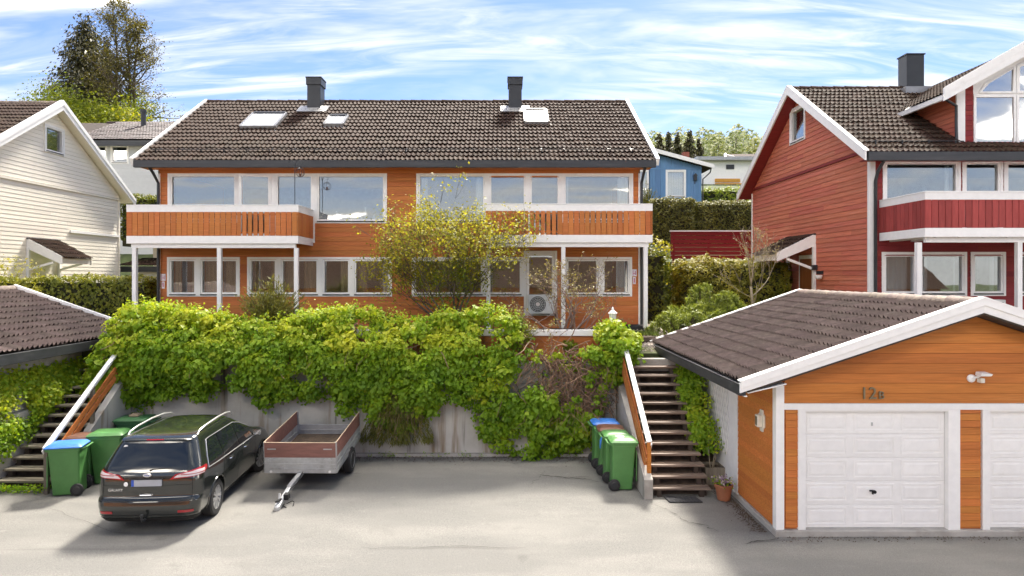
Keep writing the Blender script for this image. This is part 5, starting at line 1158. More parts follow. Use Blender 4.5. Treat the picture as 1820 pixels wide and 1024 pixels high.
def sidepatch(name, mat, parent, ya, yb, za, zb, m, side, nu=14, nv=6):
    fya = ya if callable(ya) else (lambda v: ya); fyb = yb if callable(yb) else (lambda v: yb)
    fa = za if callable(za) else (lambda y: za); fb = zb if callable(zb) else (lambda y: zb)
    vs = []
    for j in range(nv+1):
        for i in range(nu+1):
            u, v = i/nu, j/nv; y = fya(v)*(1-u)+fyb(v)*u; z = fa(y)*(1-v)+fb(y)*v; vs.append((side*(sidex(y, z) + m), y, z))
    mb = MB().add(vs, [(j*(nu+1)+i, j*(nu+1)+i+1, (j+1)*(nu+1)+i+1, (j+1)*(nu+1)+i) for j in range(nv) for i in range(nu)])
    return mb.make(name, mat, parent, smooth=2, recalc=False)
zbelt = lambda y: 1.045 - .012*(y-2)+ .02*max(0, 1.0-y)
zroofl = lambda y: 1.515 - .05*max(0, y-1.9)**2 - .06*max(0, 1.25-y)
def ztop(y): return min(zroofl(y), np.interp(y, [2.3, 2.75, 3.1, 3.45], [1.50, 1.40, 1.25, 1.075]))
for sd in (1, -1):
    sidepatch('quarter_window', m_carglass, car, lambda v: .62+.27*v, lambda v: 1.30-.0*v, zbelt, ztop, .006, sd)
    sidepatch('rear_door_window', m_carglass, car, 1.36, 2.17, zbelt, ztop, .006, sd)
    sidepatch('front_door_window', m_carglass, car, 2.25, lambda v: 3.18-.62*v, zbelt, ztop, .006, sd)
    # chrome line round the glass
    Y = np.linspace(.58, 3.2, 30); low = [(sd*(sidex(y, zbelt(y)-.018)+.008), y, zbelt(y)-.018) for y in Y]
    upy = np.linspace(3.2, .86, 30); upp = [(sd*(sidex(y, ztop(y)+.015)+.007), y, ztop(y)+.015) for y in upy]
    MB().tube(low + [low[-1]] and low, .009, 6).tube(upp, .008, 6).tube([low[0], (sd*(sidex(.66, 1.25)+.008), .66, 1.25), upp[-1]], .008, 6).make('window_trim', m_alu, car, smooth=True)
    # panel gaps
    for yy, z0, z1 in ((1.335, .40, 1.03), (2.21, .33, 1.03), (3.28, .36, 1.02)):
        sidepatch('panel_gap', m_seam, car, yy-.005, yy+.005, z0, z1, .0025, sd, 1, 10)
    sidepatch('sill_trim', m_seam, car, 1.46, 3.42, .245, .30, .004, sd, 10, 2)
    for yy in (1.62, 2.50):
        MB().tube([(sd*(sidex(yy, .93)+.005), yy, .925), (sd*(sidex(yy, .93)+.035), yy+.03, .93), (sd*(sidex(yy, .93)+.035), yy+.18, .93), (sd*(sidex(yy, .93)+.005), yy+.21, .93)], .012, 8).make('door_handle', m_chrome, car, smooth=True)
    # mirror
    mx = sd*1.03; mi = loft([[(mx + sd*x*.8, 3.13 + dy, 1.10 + y) for x, y in rrect(.20*s, .15*s, .05*s)] for s, dy in ((.55, .13), (.9, .09), (1, .02), (.98, 0))]).make('mirror', m_paint, car, smooth=True)
    MB().box(mx-.085, mx+.085, 3.122, 3.129, 1.045, 1.155).make('mirror_glass', m_chrome, mi); MB().box(min(sd*.90, sd*.98), max(sd*.90, sd*.98), 3.15, 3.2, 1.05, 1.08).make('mirror_arm', m_seam, mi)
    # roof rail
    rail = [(sd*.655, .72, 1.615), (sd*.655, .80, 1.685), (sd*.660, 1.1, 1.722), (sd*.660, 1.7, 1.748), (sd*.650, 2.2, 1.735), (sd*.635, 2.5, 1.69), (sd*.625, 2.62, 1.63)]
    MB().tube(rail, [.014, .019, .019, .019, .019, .017, .012], 8).make('roof_rail', m_alu, car, smooth=True)
    # rear light
    tl_ = wrap('rear_light', m_tlred, car, lambda v: .40+.10*v, lambda v: 1.20-.16*abs(v-.6), lambda u: 1.005-.035*(1-u)+.03*u, lambda u: 1.06+.085*min(1, u*1.6), .012, sd, 16, 6)
    wrap('clear_lens', m_tlclear, tl_, lambda v: .47+.06*v, lambda v: 1.10-.10*abs(v-.6), lambda u: 1.018-.02*(1-u)+.022*u, lambda u: 1.045+.070*min(1, u*1.6), .017, sd, 14, 4)
    wrap('red_strip', m_tlred, tl_, .60, 1.06, lambda u: 1.045+.012*u, lambda u: 1.057+.014*u, .0205, sd, 10, 1)
    wrap('bumper_reflector', m_tlred, car, .58, .86, .40, .445, .006, sd, 8, 1)
    pts = [(sd*(sidex(AX[0]+.405*math.cos(t), max(.25, WR+.405*math.sin(t)))+.004), AX[0]+.405*math.cos(t), WR+.01+.405*math.sin(t)) for t in np.linspace(-.2, math.pi+.2, 22)]
    MB().tube(pts, .012, 6).make('wheel_arch_lip', m_paint, car, smooth=True)
    pts = [(sd*(sidex(AX[1]+.405*math.cos(t), max(.25, WR+.405*math.sin(t)))+.004), AX[1]+.405*math.cos(t), WR+.01+.405*math.sin(t)) for t in np.linspace(-.2, math.pi+.2, 22)]
    MB().tube(pts, .012, 6).make('wheel_arch_lip', m_paint, car, smooth=True)
def rowx(z): P = outline(z); return hw(z)-.24
wrap('rear_window', m_carglass, car, lambda v: -(.70-.10*v), lambda v: .70-.10*v, lambda u: 1.125-.03*(1-abs(2*u-1)**2), 1.555, .007, 1, 24, 8)
sp_ = wrap('spoiler', m_paint, car, -.66, .66, 1.60, 1.645, .03, 1, 20, 3)
wrap('brake_light', m_tlred, sp_, -.16, .16, 1.612, 1.628, .034, 1, 8, 1)
wrap('tailgate_seam', m_seam, car, -.86, .86, .612, .622, .004, 1, 24, 1)
for sd in (1, -1): wrap('tailgate_seam', m_seam, car, .80, .808, .62, .98, .003, sd, 1, 8)
wrap('bumper_skirt', m_seam, car, -1.05, 1.05, .235, .315, .006, 1, 24, 3)
wrap('bumper_line', m_seam, car, -.95, .95, .362, .372, .004, 1, 24, 1)
wrap('tailgate_fold', m_paint, car, -.80, .80, .855, .875, .012, 1, 24, 2)
def rearM(x, z, off=.012):
    x0, y0 = polyline_at(z, abs(x), 0); return Matrix.Translation((x, y0-off, z))
y0 = yr(.92)-.012
plt = MB().box(-.27, .27, y0-.012, y0+.02, .865, .985).make('number_plate', m_plate, car, bevel=.004); MB().box(-.268, -.222, y0-.0145, y0-.011, .868, .982).make('blue_band', m_plblue, plt)
MB().box(-.30, .30, y0-.03, y0+.01, .99, 1.005).make('plate_lamp_strip', m_seam, car)
bd = MB().lathe([(.0, -.0), (.083, -.0), (.083, -.012), (.074, -.018), (0, -.018)], (0, yr(1.06)-.006, 1.055), 28, 'y', .43).make('oval_badge', m_chrome, car)
MB().lathe([(0, -.0185), (.068, -.0185), (.066, -.021), (0, -.021)], (0, yr(1.06)-.006, 1.055), 28, 'y', .40).make('badge_field', m_alu, bd)
text('badge_script', 'Ford', .042, .002, m_plblue, bd, rearM(0, 1.055, .037) @ Matrix.Rotation(R(90), 4, 'X'))
text('model_script', 'GALAXY', .070, .004, m_silver, car, rearM(-.56, .80, .008) @ Matrix.Rotation(R(-4), 4, 'Z') @ Matrix.Rotation(R(90), 4, 'X'))
MB().tube([(-.11, yr(.72)-.005, .715), (-.10, yr(.72)-.03, .715), (.10, yr(.72)-.03, .715), (.11, yr(.72)-.005, .715)], .016, 8).make('tailgate_handle', m_chrome, car, smooth=True)
MB().lathe([(0, 0), (.04, 0), (.036, -.003), (0, -.004)], (-.37, yr(.95)-.014, .905), 14, 'y').make('flower_sticker', m_white, car)
MB().lathe([(0, 0), (.045, 0), (0, -.002)], (-.53, yr(1.50)+.022, 1.49), 14, 'y').make('round_sticker', m_white, car)
MB().tube([(.03, yr(1.14)-.03, 1.135), (.10, yr(1.16)-.012, 1.15), (.42, yr(1.165)+.005, 1.158)], .010, 6).make('rear_wiper', m_seam, car)
MB().tube([(0, .10, .30), (0, -.06, .29), (0, -.10, .34), (0, -.10, .38)], .020, 8).lathe([(.012, .37), (.026, .385), (.030, .40), (.026, .42), (.0, .43)], (0, -.10, 0), 12).make('tow_ball', m_black, car, smooth=True)
def car_wheel(parent, x, y, r, w, spokes, turn=0.0, rimmat=m_alu):
    s = 1 if x > 0 else -1
    M = Matrix.Translation((x, y, r)) @ Matrix.Rotation(turn, 4, 'Z')
    mb = MB(M); mb.lathe([(r*.66, -w*.5), (r*.92, -w*.5), (r, -w*.38), (r, w*.38), (r*.92, w*.5), (r*.66, w*.5), (r*.64, w*.3), (r*.64, -w*.3)], (0, 0, 0), 36, 'x', 1.0, False)
    wl = mb.make('wheel', m_rubber, parent, smooth=True)
    mb = MB(M); rr = r*.665; f = s*w*.44
    mb.lathe([(rr, f), (rr*.93, f), (rr*.91, f-s*.03), (rr*.91, -f), (rr, -f)], (0, 0, 0), 36, 'x', 1.0, False)
    for k in range(spokes):
        for dlt in (-.10, .10):
            a = 2*math.pi*k/spokes; a2 = a + dlt; mb.beam((f-s*.012, .05*math.cos(a), .05*math.sin(a)), (f-s*.004, rr*.93*math.cos(a2), rr*.93*math.sin(a2)), .022, .022, (1, 0, 0))
    mb.lathe([(.0, f-s*.002), (.06, f-s*.002), (.065, f-s*.03), (0, f-s*.03)], (0, 0, 0), 16, 'x'); mb.make('rim', rimmat, wl)
    MB(M).lathe([(0, f-s*.05), (rr*.6, f-s*.05), (rr*.6, f-s*.06), (0, f-s*.06)], (0, 0, 0), 24, 'x').make('brake_disc', m_seam, wl)
for sd in (1, -1):
    car_wheel(car, sd*.815, AX[0], WR, .225, 10); car_wheel(car, sd*.805, AX[1], WR, .225, 10, R(-17))
for y in AX: MB().box(-.70, .70, y-.42, y+.42, .28, .80).make('arch_liner', m_seam, car)

# ------------------------------------------------------------------ trailer
tr = thing('box_trailer', 'open box trailer with brown plywood sides parked against the wall beside the car', 'trailer', (-4.30, 15.15, .30), R(-0.6))
tr.rotation_euler = (R(5.5), 0, R(-0.6))
W2, Y0, Y1, ZB = .755, -1.20, 0.98, .27      # half width, front, rear, bed height above the axle
MB().box(-W2, W2, Y0, Y1, ZB-.02, ZB).make('bed', m_ply, tr)
MB().box(-W2+.03, W2-.03, Y0+.03, Y1-.03, ZB, ZB+.012).make('dirt_layer', m_soil, tr)
for nm3, (a, c, d, e), rz3 in (('front_panel', (-W2, W2, Y0-.02, Y0), 0), ('tailgate', (-W2, W2, Y1, Y1+.02), 0), ('side_panel', (-W2-.02, -W2, Y0, Y1), 1), ('side_panel', (W2, W2+.02, Y0, Y1), 1)):
    p = MB().box(a, c, d, e, ZB-.10, ZB+.24).make(nm3, m_galv, tr, bevel=.005)
    for q in (.0, .10): 
        if rz3 == 0: MB().box(a, c, d-.012, e+.012, ZB+q-.01, ZB+q+.012).make('pressed_rib', m_galv, p)
        else: MB().box(a-.012, c+.012, d, e, ZB+q-.01, ZB+q+.012).make('pressed_rib', m_galv, p)
    if nm3 != 'tailgate':
        pw_ = MB().box(a+.002, c-.002, d+.002, e-.002, ZB+.243, ZB+.56).make('plywood_board', m_ply, tr)
        MB().box(a+.001, c-.001, d+.001, e-.001, ZB+.561, ZB+.572).make('board_edge', m_plyedge, pw_)
    for k in (-1, 1):
        if rz3 == 0 and nm3 == 'front_panel':
            MB().box(k*(W2-.16)-.09, k*(W2-.16)+.09, d-.022, d-.003, ZB+.18, ZB+.205).box(k*(W2-.12)-.02, k*(W2-.12)+.02, d-.024, d-.003, ZB+.15, ZB+.23).make('latch', m_galv, p)
            MB().box(k*(W2-.16)-.09, k*(W2-.16)+.09, d-.018, d-.003, ZB+.42, ZB+.44).make('strap_hinge', m_galv, p)
            MB().lathe([(.028, Y0-.02), (.028, Y0-.03), (0, Y0-.032)], (k*(W2-.13), 0, ZB-.065), 14, 'y').make('white_reflector', m_white, p)
            MB().tube([(k*.36-.03, Y0-.02, ZB+.03), (k*.36-.02, Y0-.05, ZB-.01), (k*.36+.02, Y0-.05, ZB-.01), (k*.36+.03, Y0-.02, ZB+.03)], .007, 5).make('tie_hook', m_galv, p)
for k in (-1, 1):
    for y in (Y0+.02, Y1-.02): MB().box(k*W2-.022, k*W2+.022, y-.022, y+.022, ZB-.1, ZB+.57).make('corner_post', m_galv, tr)
    wl_c = MB().lathe([(.17, -.08), (.26, -.085), (.295, -.06), (.295, .06), (.26, .085), (.17, .08)], (k*(W2-.02), 0, .0), 28, 'x').make('wheel', m_rubber, tr, smooth=True)
    MB().lathe([(0, -.06), (.17, -.06), (.18, -.085), (.18, .085), (.17, .06), (0, .06)], (k*(W2-.02), 0, 0), 20, 'x').make('rim', m_galv, wl_c)
    MB().tube([(k*(W2+.0)*1.0, .40*math.cos(t), .36*math.sin(t)) for t in np.linspace(.35, math.pi-.35, 10)], .02, 6).make('mudguard', m_seam, tr)
MB().tube([(-W2, 0, 0), (W2, 0, 0)], .035, 8).make('axle', m_galv, tr)
db = MB().beam((-.0, Y0+.5, ZB-.11), (-.04, Y0-.62, ZB-.16), .09, .09).beam((-.04, Y0-.55, ZB-.155), (-.06, Y0-1.10, ZB-.27), .075, .075).make('drawbar', m_galv, tr, bevel=.006)
MB().beam((-.06, Y0-1.02, ZB-.25), (-.07, Y0-1.28, ZB-.30), .10, .10).lathe([(.05, ZB-.36), (.065, ZB-.32), (.06, ZB-.26), (.03, ZB-.23)], (-.07, Y0-1.25, 0), 14).make('coupling_head', m_galv, db, bevel=.01)
MB().beam((-.06, Y0-1.05, ZB-.2), (-.07, Y0-1.28, ZB-.16), .04, .03).make('coupling_lever', m_seam, db)
MB().box(-.02, .07, Y0-1.02, Y0-.90, ZB-.24, ZB-.13).make('plug_block', m_seam, db)
MB().lathe([(.02, -.03), (.085, -.03), (.10, 0), (.085, .03), (.02, .03)], (-.10, Y0-1.17, ZB-.42), 16, 'x').make('jockey_wheel', m_rubber, tr, smooth=True)
MB().beam((-.10, Y0-1.14, ZB-.43), (-.09, Y0-1.02, ZB-.1), .03, .03, (1, 0, 0)).make('jockey_stem', m_galv, tr)
c0, c1 = Vector((.02, Y0-1.0, ZB-.3)), Vector((-.12, Y0-1.1, ZB-.3))
MB().tube([c0 + Vector((.11*math.cos(t)+.04, .13*math.sin(t), -.04+.03*math.sin(2*t))) for t in np.linspace(0, 2*math.pi, 20)], .008, 5).make('breakaway_cable', m_seam, tr)
MB().tube([c1 + Vector((.09*math.cos(t)-.08, .13*math.sin(t)-.03, -.07)) for t in np.linspace(0, 5.6, 18)], .006, 5).make('cable_loop', m_seam, tr)
MB().tube([(.05, Y0, ZB-.06), (.03, Y0-.3, ZB-.18), (-.0, Y0-.7, ZB-.16), (.02, Y0-.95, ZB-.18)], .007, 5).make('light_cable', m_seam, tr)

# ------------------------------------------------------------------ small things by the right stairs
dmt = thing('door_mat', 'dark rubber mat on the tarmac at the foot of the right stairs', 'mat', (3.63, 13.3, 0))
MB().hexa([(3.32, 13.10, .014), (3.98, 13.10, .014), (3.93, 13.42, .014), (3.28, 13.42, .014)], [(3.32, 13.10, .03), (3.98, 13.10, .03), (3.93, 13.42, .03), (3.28, 13.42, .03)]).make('mat', m_mat, dmt)
for k in range(9): MB().box(3.31+k*.072, 3.33+k*.072, 13.12, 13.41, .03, .036).make('rib', m_mat, dmt)
pot = thing('flower_pot', 'terracotta pot of pale pansies at the corner of the white plastered wall', 'flower pot', (4.46, 13.28, 0.0))
MB().lathe([(.10, .005), (.125, .02), (.165, .26), (.185, .27), (.188, .33), (.170, .335), (.160, .31), (0, .305)], (4.46, 13.28, 0), 24).make('pot', m_terra, pot, smooth=True)
MB().lathe([(.0, .30), (.158, .312), (0, .33)], (4.46, 13.28, 0), 16).make('soil', m_soil, pot)
C = np.c_[4.46 + rng.normal(0, .085, 26), 13.28 + rng.normal(0, .085, 26), .38 + rng.uniform(0, .09, 26)]
P, NN, ix = clusters(C, np.tile([0, -.6, .8], (26, 1)), 5, .05, .25)
leaf_mesh('petals', l_flower, pot, P, NN, .045, .9)
P, NN, ix = clusters(C - [0, 0, .06], np.tile([0, -.3, .9], (26, 1)), 8, .10, .7); leaf_mesh('leaves', l_ivy, pot, P, NN, .05)
pb = thing('planter_box', 'greyed wooden planter box with a small vine beside the right stairs', 'planter', (4.58, 14.3, 0))
for k in range(5): MB().box(4.34+k*.084, 4.42+k*.084, 14.08, 14.10, .02, .42 + random.uniform(-.006, .006)).make('plank', m_planter, pb)
for k in range(5): MB().box(4.34, 4.36, 14.105+k*.084, 14.185+k*.084, .02, .42 + random.uniform(-.006, .006)).make('plank', m_planter, pb); MB().box(4.74, 4.76, 14.105+k*.084, 14.185+k*.084, .02, .42).make('plank', m_planter, pb)
for k in range(5): MB().box(4.34+k*.084, 4.42+k*.084, 14.53, 14.55, .02, .42).make('plank', m_planter, pb)
MB().box(4.36, 4.74, 14.10, 14.53, .05, .36).make('soil', m_soil, pb)
mb = MB(); tips = []
for k in range(3): branch(mb, (4.5+.05*k, 14.25+.05*k, .36), (.1*k-.1, 0, 1), .55, .012, 1, tips, .4)
mb.make('stems', m_palebark, pb); C = np.array([tuple(t[0]) for t in tips]); P, NN, ix = clusters(C, np.tile([0, -.7, .5], (len(C), 1)), 9, .16, .6); leaf_mesh('leaves', l_ivy, pb, P, NN, .075)
gl = thing('garden_lamp', 'white lantern post rising out of the climber at the top of the right stairs', 'lamp', (PX(1089, 16.85), 16.85, 2.4))
c = (PX(1089, 16.85), 16.85, PZ(574, 16.85))
MB().lathe([(.03, -1.1), (.03, -.02), (.05, 0)], c, 10).make('post', m_white, gl, smooth=True)
hd = MB().lathe([(.05, 0), (.085, .03), (.075, .04)], c, 6).lathe([(.12, .235), (.125, .25), (.05, .32), (.03, .345), (.035, .36), (.012, .40), (.0, .43)], c, 6).make('lantern_head', m_white, gl)
MB().lathe([(.062, .042), (.085, .234)], c, 6).make('pane', surf('frosted_lamp_glass', (.7, .72, .7), .3), hd)
for k in range(6): a = k*math.pi/3; MB().beam((c[0]+.066*math.cos(a), c[1]+.066*math.sin(a), c[2]+.04), (c[0]+.092*math.cos(a), c[1]+.092*math.sin(a), c[2]+.236), .012, .012).make('bar', m_white, hd)
tyre = thing('black_planter_tray', 'low black tray on the terrace behind the right balcony post', 'tray', (PX(1127, 19.6), 19.9, 2.9))
MB().lathe([(.34, 2.92), (.36, 2.97), (.34, 3.05), (.27, 3.05), (.26, 2.97)], (PX(1127, 19.9), 19.9, 0), 24).make('tray', m_rubber, tyre, smooth=True)
# ------------------------------------------------------------------ climber over the retaining wall
def nz3(x, y, z=0.0, s=1.0): return noise.noise(Vector((x*s, y*s, z)))
IV = [(168, 660, 735), (178, 610, 745), (200, 560, 742), (240, 541, 730), (290, 552, 702), (340, 563, 697), (400, 566, 692), (480, 578, 705), (520, 570, 708), (560, 556, 706), (620, 551, 722), (660, 562, 742),
      (700, 571, 765), (735, 572, 752), (760, 566, 735), (790, 562, 700), (815, 562, 705), (840, 558, 735), (870, 550, 792), (925, 562, 806), (945, 600, 805), (1000, 632, 802), (1050, 626, 788), (1066, 590, 735), (1085, 572, 700), (1112, 580, 665), (1124, 600, 650)]
ia = np.array(IV, float); YI = 16.35
def ivy_top(x): return float(np.interp(VX + x*F/YI, ia[:, 0], PZ(ia[:, 1], YI)))
def ivy_bot(x): return float(np.interp(VX + x*F/YI, ia[:, 0], PZ(ia[:, 2], YI)))
def bare(x, z):          # the patch of bare brown stems at the right, in the wall's own metres
    a = ((x - 1.65)/1.30)**2 + ((z - 2.0 + (x-1.65)*.45)/0.78)**2
    return a < 1.0 + .45*nz3(x, z, 4, 2.2)
iv = thing('climbing_plant', 'bright green climber spilling over the concrete wall, with bare brown stems at its right', 'climber', (-3, 16.6, 2.4))
x0_, x1_ = PX(166, YI), PX(1126, YI)
def ivy_pt(x, t):
    zt, zb = ivy_top(x), ivy_bot(x)
    zb += -.08 + .36*nz3(x, 0, 1, 1.9) + .16*nz3(x, 3, 1, 6); zt += .16*nz3(x, 7, 2, 1.7) + .14*nz3(x, 9, 2, 5)
    z = zb + (zt-zb)*t
    dep = .14 + .30*math.sin(math.pi*min(1, max(0, .12 + .95*(1-t))))**.8 + .22*nz3(x, z, 1.5, 1.2) + .10*nz3(x, z, 6, 2.9)
    if z > 2.9: y = 16.6 - dep*(1-(z-2.9)/max(.15, zt-2.9+.2)) + random.uniform(0, .85)*random.random()
    else: y = 16.62 - max(.05, dep)
    return x, y, z, zt > zb, zt - zb
P_, N_, S_, V_ = [], [], [], []
tries = 0; nt = 0
while nt < 1750 and tries < 20000:                    # tufts: every one a dome of hanging leaves
    tries += 1; t = random.random(); x, y, z, ok, hh = ivy_pt(random.uniform(x0_, x1_), t)
    if not ok or nz3(x, z, 8, 1.25) + .5*nz3(x, z, 3, 3.2) < -.40: continue
    if t < .2 and nz3(x, z, 5, 2.6) < -.05: continue
    br_ = bare(x, z)
    if br_ and random.random() < .86: continue
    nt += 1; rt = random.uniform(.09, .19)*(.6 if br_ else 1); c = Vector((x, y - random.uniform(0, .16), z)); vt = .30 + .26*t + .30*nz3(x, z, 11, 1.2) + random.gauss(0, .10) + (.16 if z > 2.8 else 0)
    sz = random.uniform(.085, .125)
    for k in range(int(27*(rt/.15)**1.6)+6):
        d = Vector((random.gauss(0, 1), -abs(random.gauss(0, 1)) - .15, random.gauss(.25, .9))).normalized(); r = rt*random.uniform(.45, 1.35)
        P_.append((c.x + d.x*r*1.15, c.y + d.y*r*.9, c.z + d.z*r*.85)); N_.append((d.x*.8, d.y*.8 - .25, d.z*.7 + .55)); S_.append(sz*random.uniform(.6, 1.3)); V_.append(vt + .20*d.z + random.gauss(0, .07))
for i in range(9000):                                  # thinner leaves between and behind the tufts
    t = random.random(); x, y, z, ok, hh = ivy_pt(random.uniform(x0_, x1_), t)
    if not ok or (bare(x, z) and random.random() < .9) or nz3(x, z, 8, 1.25) < -.35: continue
    for k in range(3): P_.append((x + random.gauss(0, .08), y + random.uniform(.0, .16), z + random.gauss(0, .08))); N_.append((random.gauss(0, .4), -1, .5)); S_.append(random.uniform(.06, .10)); V_.append(.26 + random.gauss(0, .1))
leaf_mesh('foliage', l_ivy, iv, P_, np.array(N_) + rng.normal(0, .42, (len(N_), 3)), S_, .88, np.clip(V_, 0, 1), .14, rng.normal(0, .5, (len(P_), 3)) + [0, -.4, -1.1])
# sprouts that stand up out of the top edge
Cs = []
for i in range(190):
    x = random.uniform(x0_+.3, x1_-.3)
    if .35 < x < 2.35: continue
    zt = ivy_top(x); h = random.uniform(.05, .38)*random.random()
    for k in range(4): Cs.append((x + random.gauss(0, .05), 16.35 + random.uniform(0, .6), zt + h*k/3))
Cs = np.array(Cs); P, NN, ix = clusters(Cs, np.tile([0, -.4, .9], (len(Cs), 1)), 6, .14, .6)
leaf_mesh('sprouts', l_ivy, iv, P, NN, .07*rng.uniform(.7, 1.2, len(P)), .85, np.clip(rng.normal(.75, .15, len(P)), 0, 1))
mb = MB()
for i in range(620):                                  # bare stems
    x = random.gauss(1.7, .62); z = random.uniform(.9, 2.85); 
    if not bare(x, z) and random.random() < .8: continue
    limb(mb, (x, 16.45 - random.uniform(0, .30), z), (random.gauss(0, .6), random.gauss(-.12, .2), random.gauss(-.5, .6)), random.uniform(.35, 1.0), random.uniform(.005, .012), .30, 6, -.05, 4, .5)
for i in range(22):
    x = random.uniform(.2, 2.3); limb(mb, (x, 16.62 - random.uniform(.1, .35), random.uniform(2.2, 2.9)), (random.gauss(-.3, .8), -.15, random.gauss(.1, .5)), random.uniform(.6, 1.3), random.uniform(.012, .02), .32, 7, -.04, 5, .5)
for i in range(160):
    x = random.uniform(x0_+.4, x1_-.2); limb(mb, (x, 16.58, ivy_top(x)-.3), (random.gauss(0, .5), -.2, -.8), random.uniform(.5, 1.6), random.uniform(.006, .014), .25, 7, -.04, 4, .5)
mb.make('stems', m_twig, iv, smooth=2, recalc=False)
mb = MB()
for i in range(170):
    x = random.gauss(1.6, .6); z = random.uniform(.5, 2.6); limb(mb, (x, 16.58, z), (random.gauss(0, .8), -.05, random.gauss(-.2, .6)), random.uniform(.4, .9), random.uniform(.006, .012), .3, 6, -.05, 4, .5)
mb.make('inner_stems', m_darkwood, iv, smooth=2, recalc=False)['kind'] = 'stuff'
# drooping olive shrub hanging on the wall right of the trailer
hg = thing('drooping_shrub', 'dull olive fine leaved shrub drooping down the concrete wall right of the trailer', 'shrub', (PX(705, 16.5), 16.5, .3))
xc = PX(706, 16.4); Cn, A = [], []
for i in range(5200):
    z = random.uniform(.18, 1.75); half = np.interp(z, [.18, .5, 1.0, 1.75], [.80, .95, .70, .45]); u = random.uniform(-1, 1); x = xc + u*half + .12*nz3(z, u, 4, 3)
    if z < .35 + .14*nz3(x, 0, 3, 6): continue
    Cn.append((x, 16.52 - random.uniform(.02, .42)*(1-.5*abs(u)), z)); A.append((u*.5 + random.gauss(0, .3), -.25, -1))
leaf_mesh('foliage', l_broom, hg, Cn, np.tile([0, -1, .4], (len(Cn), 1)) + rng.normal(0, .5, (len(Cn), 3)), .13*rng.uniform(.6, 1.3, len(Cn)), .13, np.clip(rng.normal(.38, .2, len(Cn)), 0, 1), .05, A)
mb = MB()
for i in range(70): limb(mb, (xc + random.uniform(-.4, .4), 16.55, 1.8), (random.gauss(0, .35), -.3, -1), random.uniform(.7, 1.4), .008, .15, 6, -.1, 4)
mb.make('stems', m_twig, hg, recalc=False)
# climbers by the garages
def wall_climber(name, label, n, fx, mat=l_ivy, k=8, rad=.18, size=.075, vm=.45):
    t = thing(name, label, 'climber', fx(.5, .5)[0]); C, NR, VA = [], [], []
    for i in range(n):
        a, c = random.random(), random.random(); r = fx(a, c)
        if r is None: continue
        p, nn, ok = r
        if ok: C.append(p); NR.append(nn); VA.append(vm + .4*nz3(p[1]*1.7, p[2]*1.7, p[0]) + .25*(c-.5))
    C, NR = np.array(C), np.array(NR); P, NN, ix = clusters(C, NR, k, rad, .6, .5)
    leaf_mesh('foliage', mat, t, P, NN, size*rng.uniform(.7, 1.25, len(P)), .86, np.array(VA)[ix] + rng.normal(0, .12, len(ix))); return t
def fr_(a, c):                                        # bank between stairs and plastered garage wall
    y = 14.35 + 2.15*a; zlo = .62 + .70*(y-14.2); zhi = np.interp(y, [14.3, 14.7, 15.3, 16.5], [1.0, 1.6, 2.3, 2.55]); z = zlo + (zhi-zlo)*c
    return (4.56 - .30*math.sin(math.pi*c)**.7*(1 + .5*nz3(y, z, 1, 3)) + random.uniform(-.05, .08), y, z), (-.7, -.6, .55), nz3(y, z, 7, 2.2) > -.38
wall_climber('wall_climber', 'green climber between the right wooden stairs and the white plastered garage wall', 1150, fr_)
structure(MB().hexa([(4.27, 13.9, -.02), (4.80, 13.9, -.02), (4.80, 16.7, -.02), (4.27, 16.7, -.02)], [(4.27, 14.6, .25), (4.80, 14.6, .25), (4.80, 16.7, 2.2), (4.27, 16.7, 2.2)]).make('stair_bank', m_soil))
def fl_(a, c):
    y = 13.2 + 4.4*a; zhi = np.interp(y, [13.2, 14.5, 16, 17.6], [2.35, 2.4, 2.35, 2.3]); zlo = np.interp(y, [13.2, 14.3, 15.4, 17.6], [.5, .75, 1.15, 1.85]); z = zlo + (zhi-zlo)*c
    return (-10.92 + .20*math.sin(math.pi*min(1, c*.9+.1))**.7*(1 + .6*nz3(y, z, 1, 2)) + random.uniform(-.08, .05), y, z), (.8, -.5, .6), nz3(y, z, 7, 1.6) > -.33
wall_climber('wall_climber', 'pale green climber under the black gutter of the left garage', 2300, fl_, vm=.60)
# weeds at the foot of the left stairs
t = thing('weed_clump', 'green weeds growing at the foot of the left stairs', 'weeds', (-10.1, 13.75, 0)); n_ = 420
C = np.c_[rng.uniform(-10.9, -9.5, n_), rng.uniform(13.62, 13.85, n_), rng.uniform(.02, .16, n_)]; leaf_mesh('leaves', l_ivy, t, C, rng.normal(0, .6, (n_, 3)) + [0, -.3, .8], .07*rng.uniform(.5, 1.3, n_), .6, np.clip(rng.normal(.35, .2, n_), 0, 1))
# fallen debris along the wall foot
mb = MB()
for i in range(500):
    x = random.uniform(-8.5, 2.6); y = 16.43 - abs(random.gauss(0, .12)); r = random.uniform(.008, .03); a = random.uniform(0, 6.3)
    mb.add([(x+r*math.cos(a), y+r*math.sin(a), .018), (x-r*.5, y+r*.3, .03), (x-r*math.cos(a), y-r*math.sin(a), .018)], [(0, 1, 2)])
tag(mb.make('leaf_litter', m_soil, recalc=False), kind='stuff')

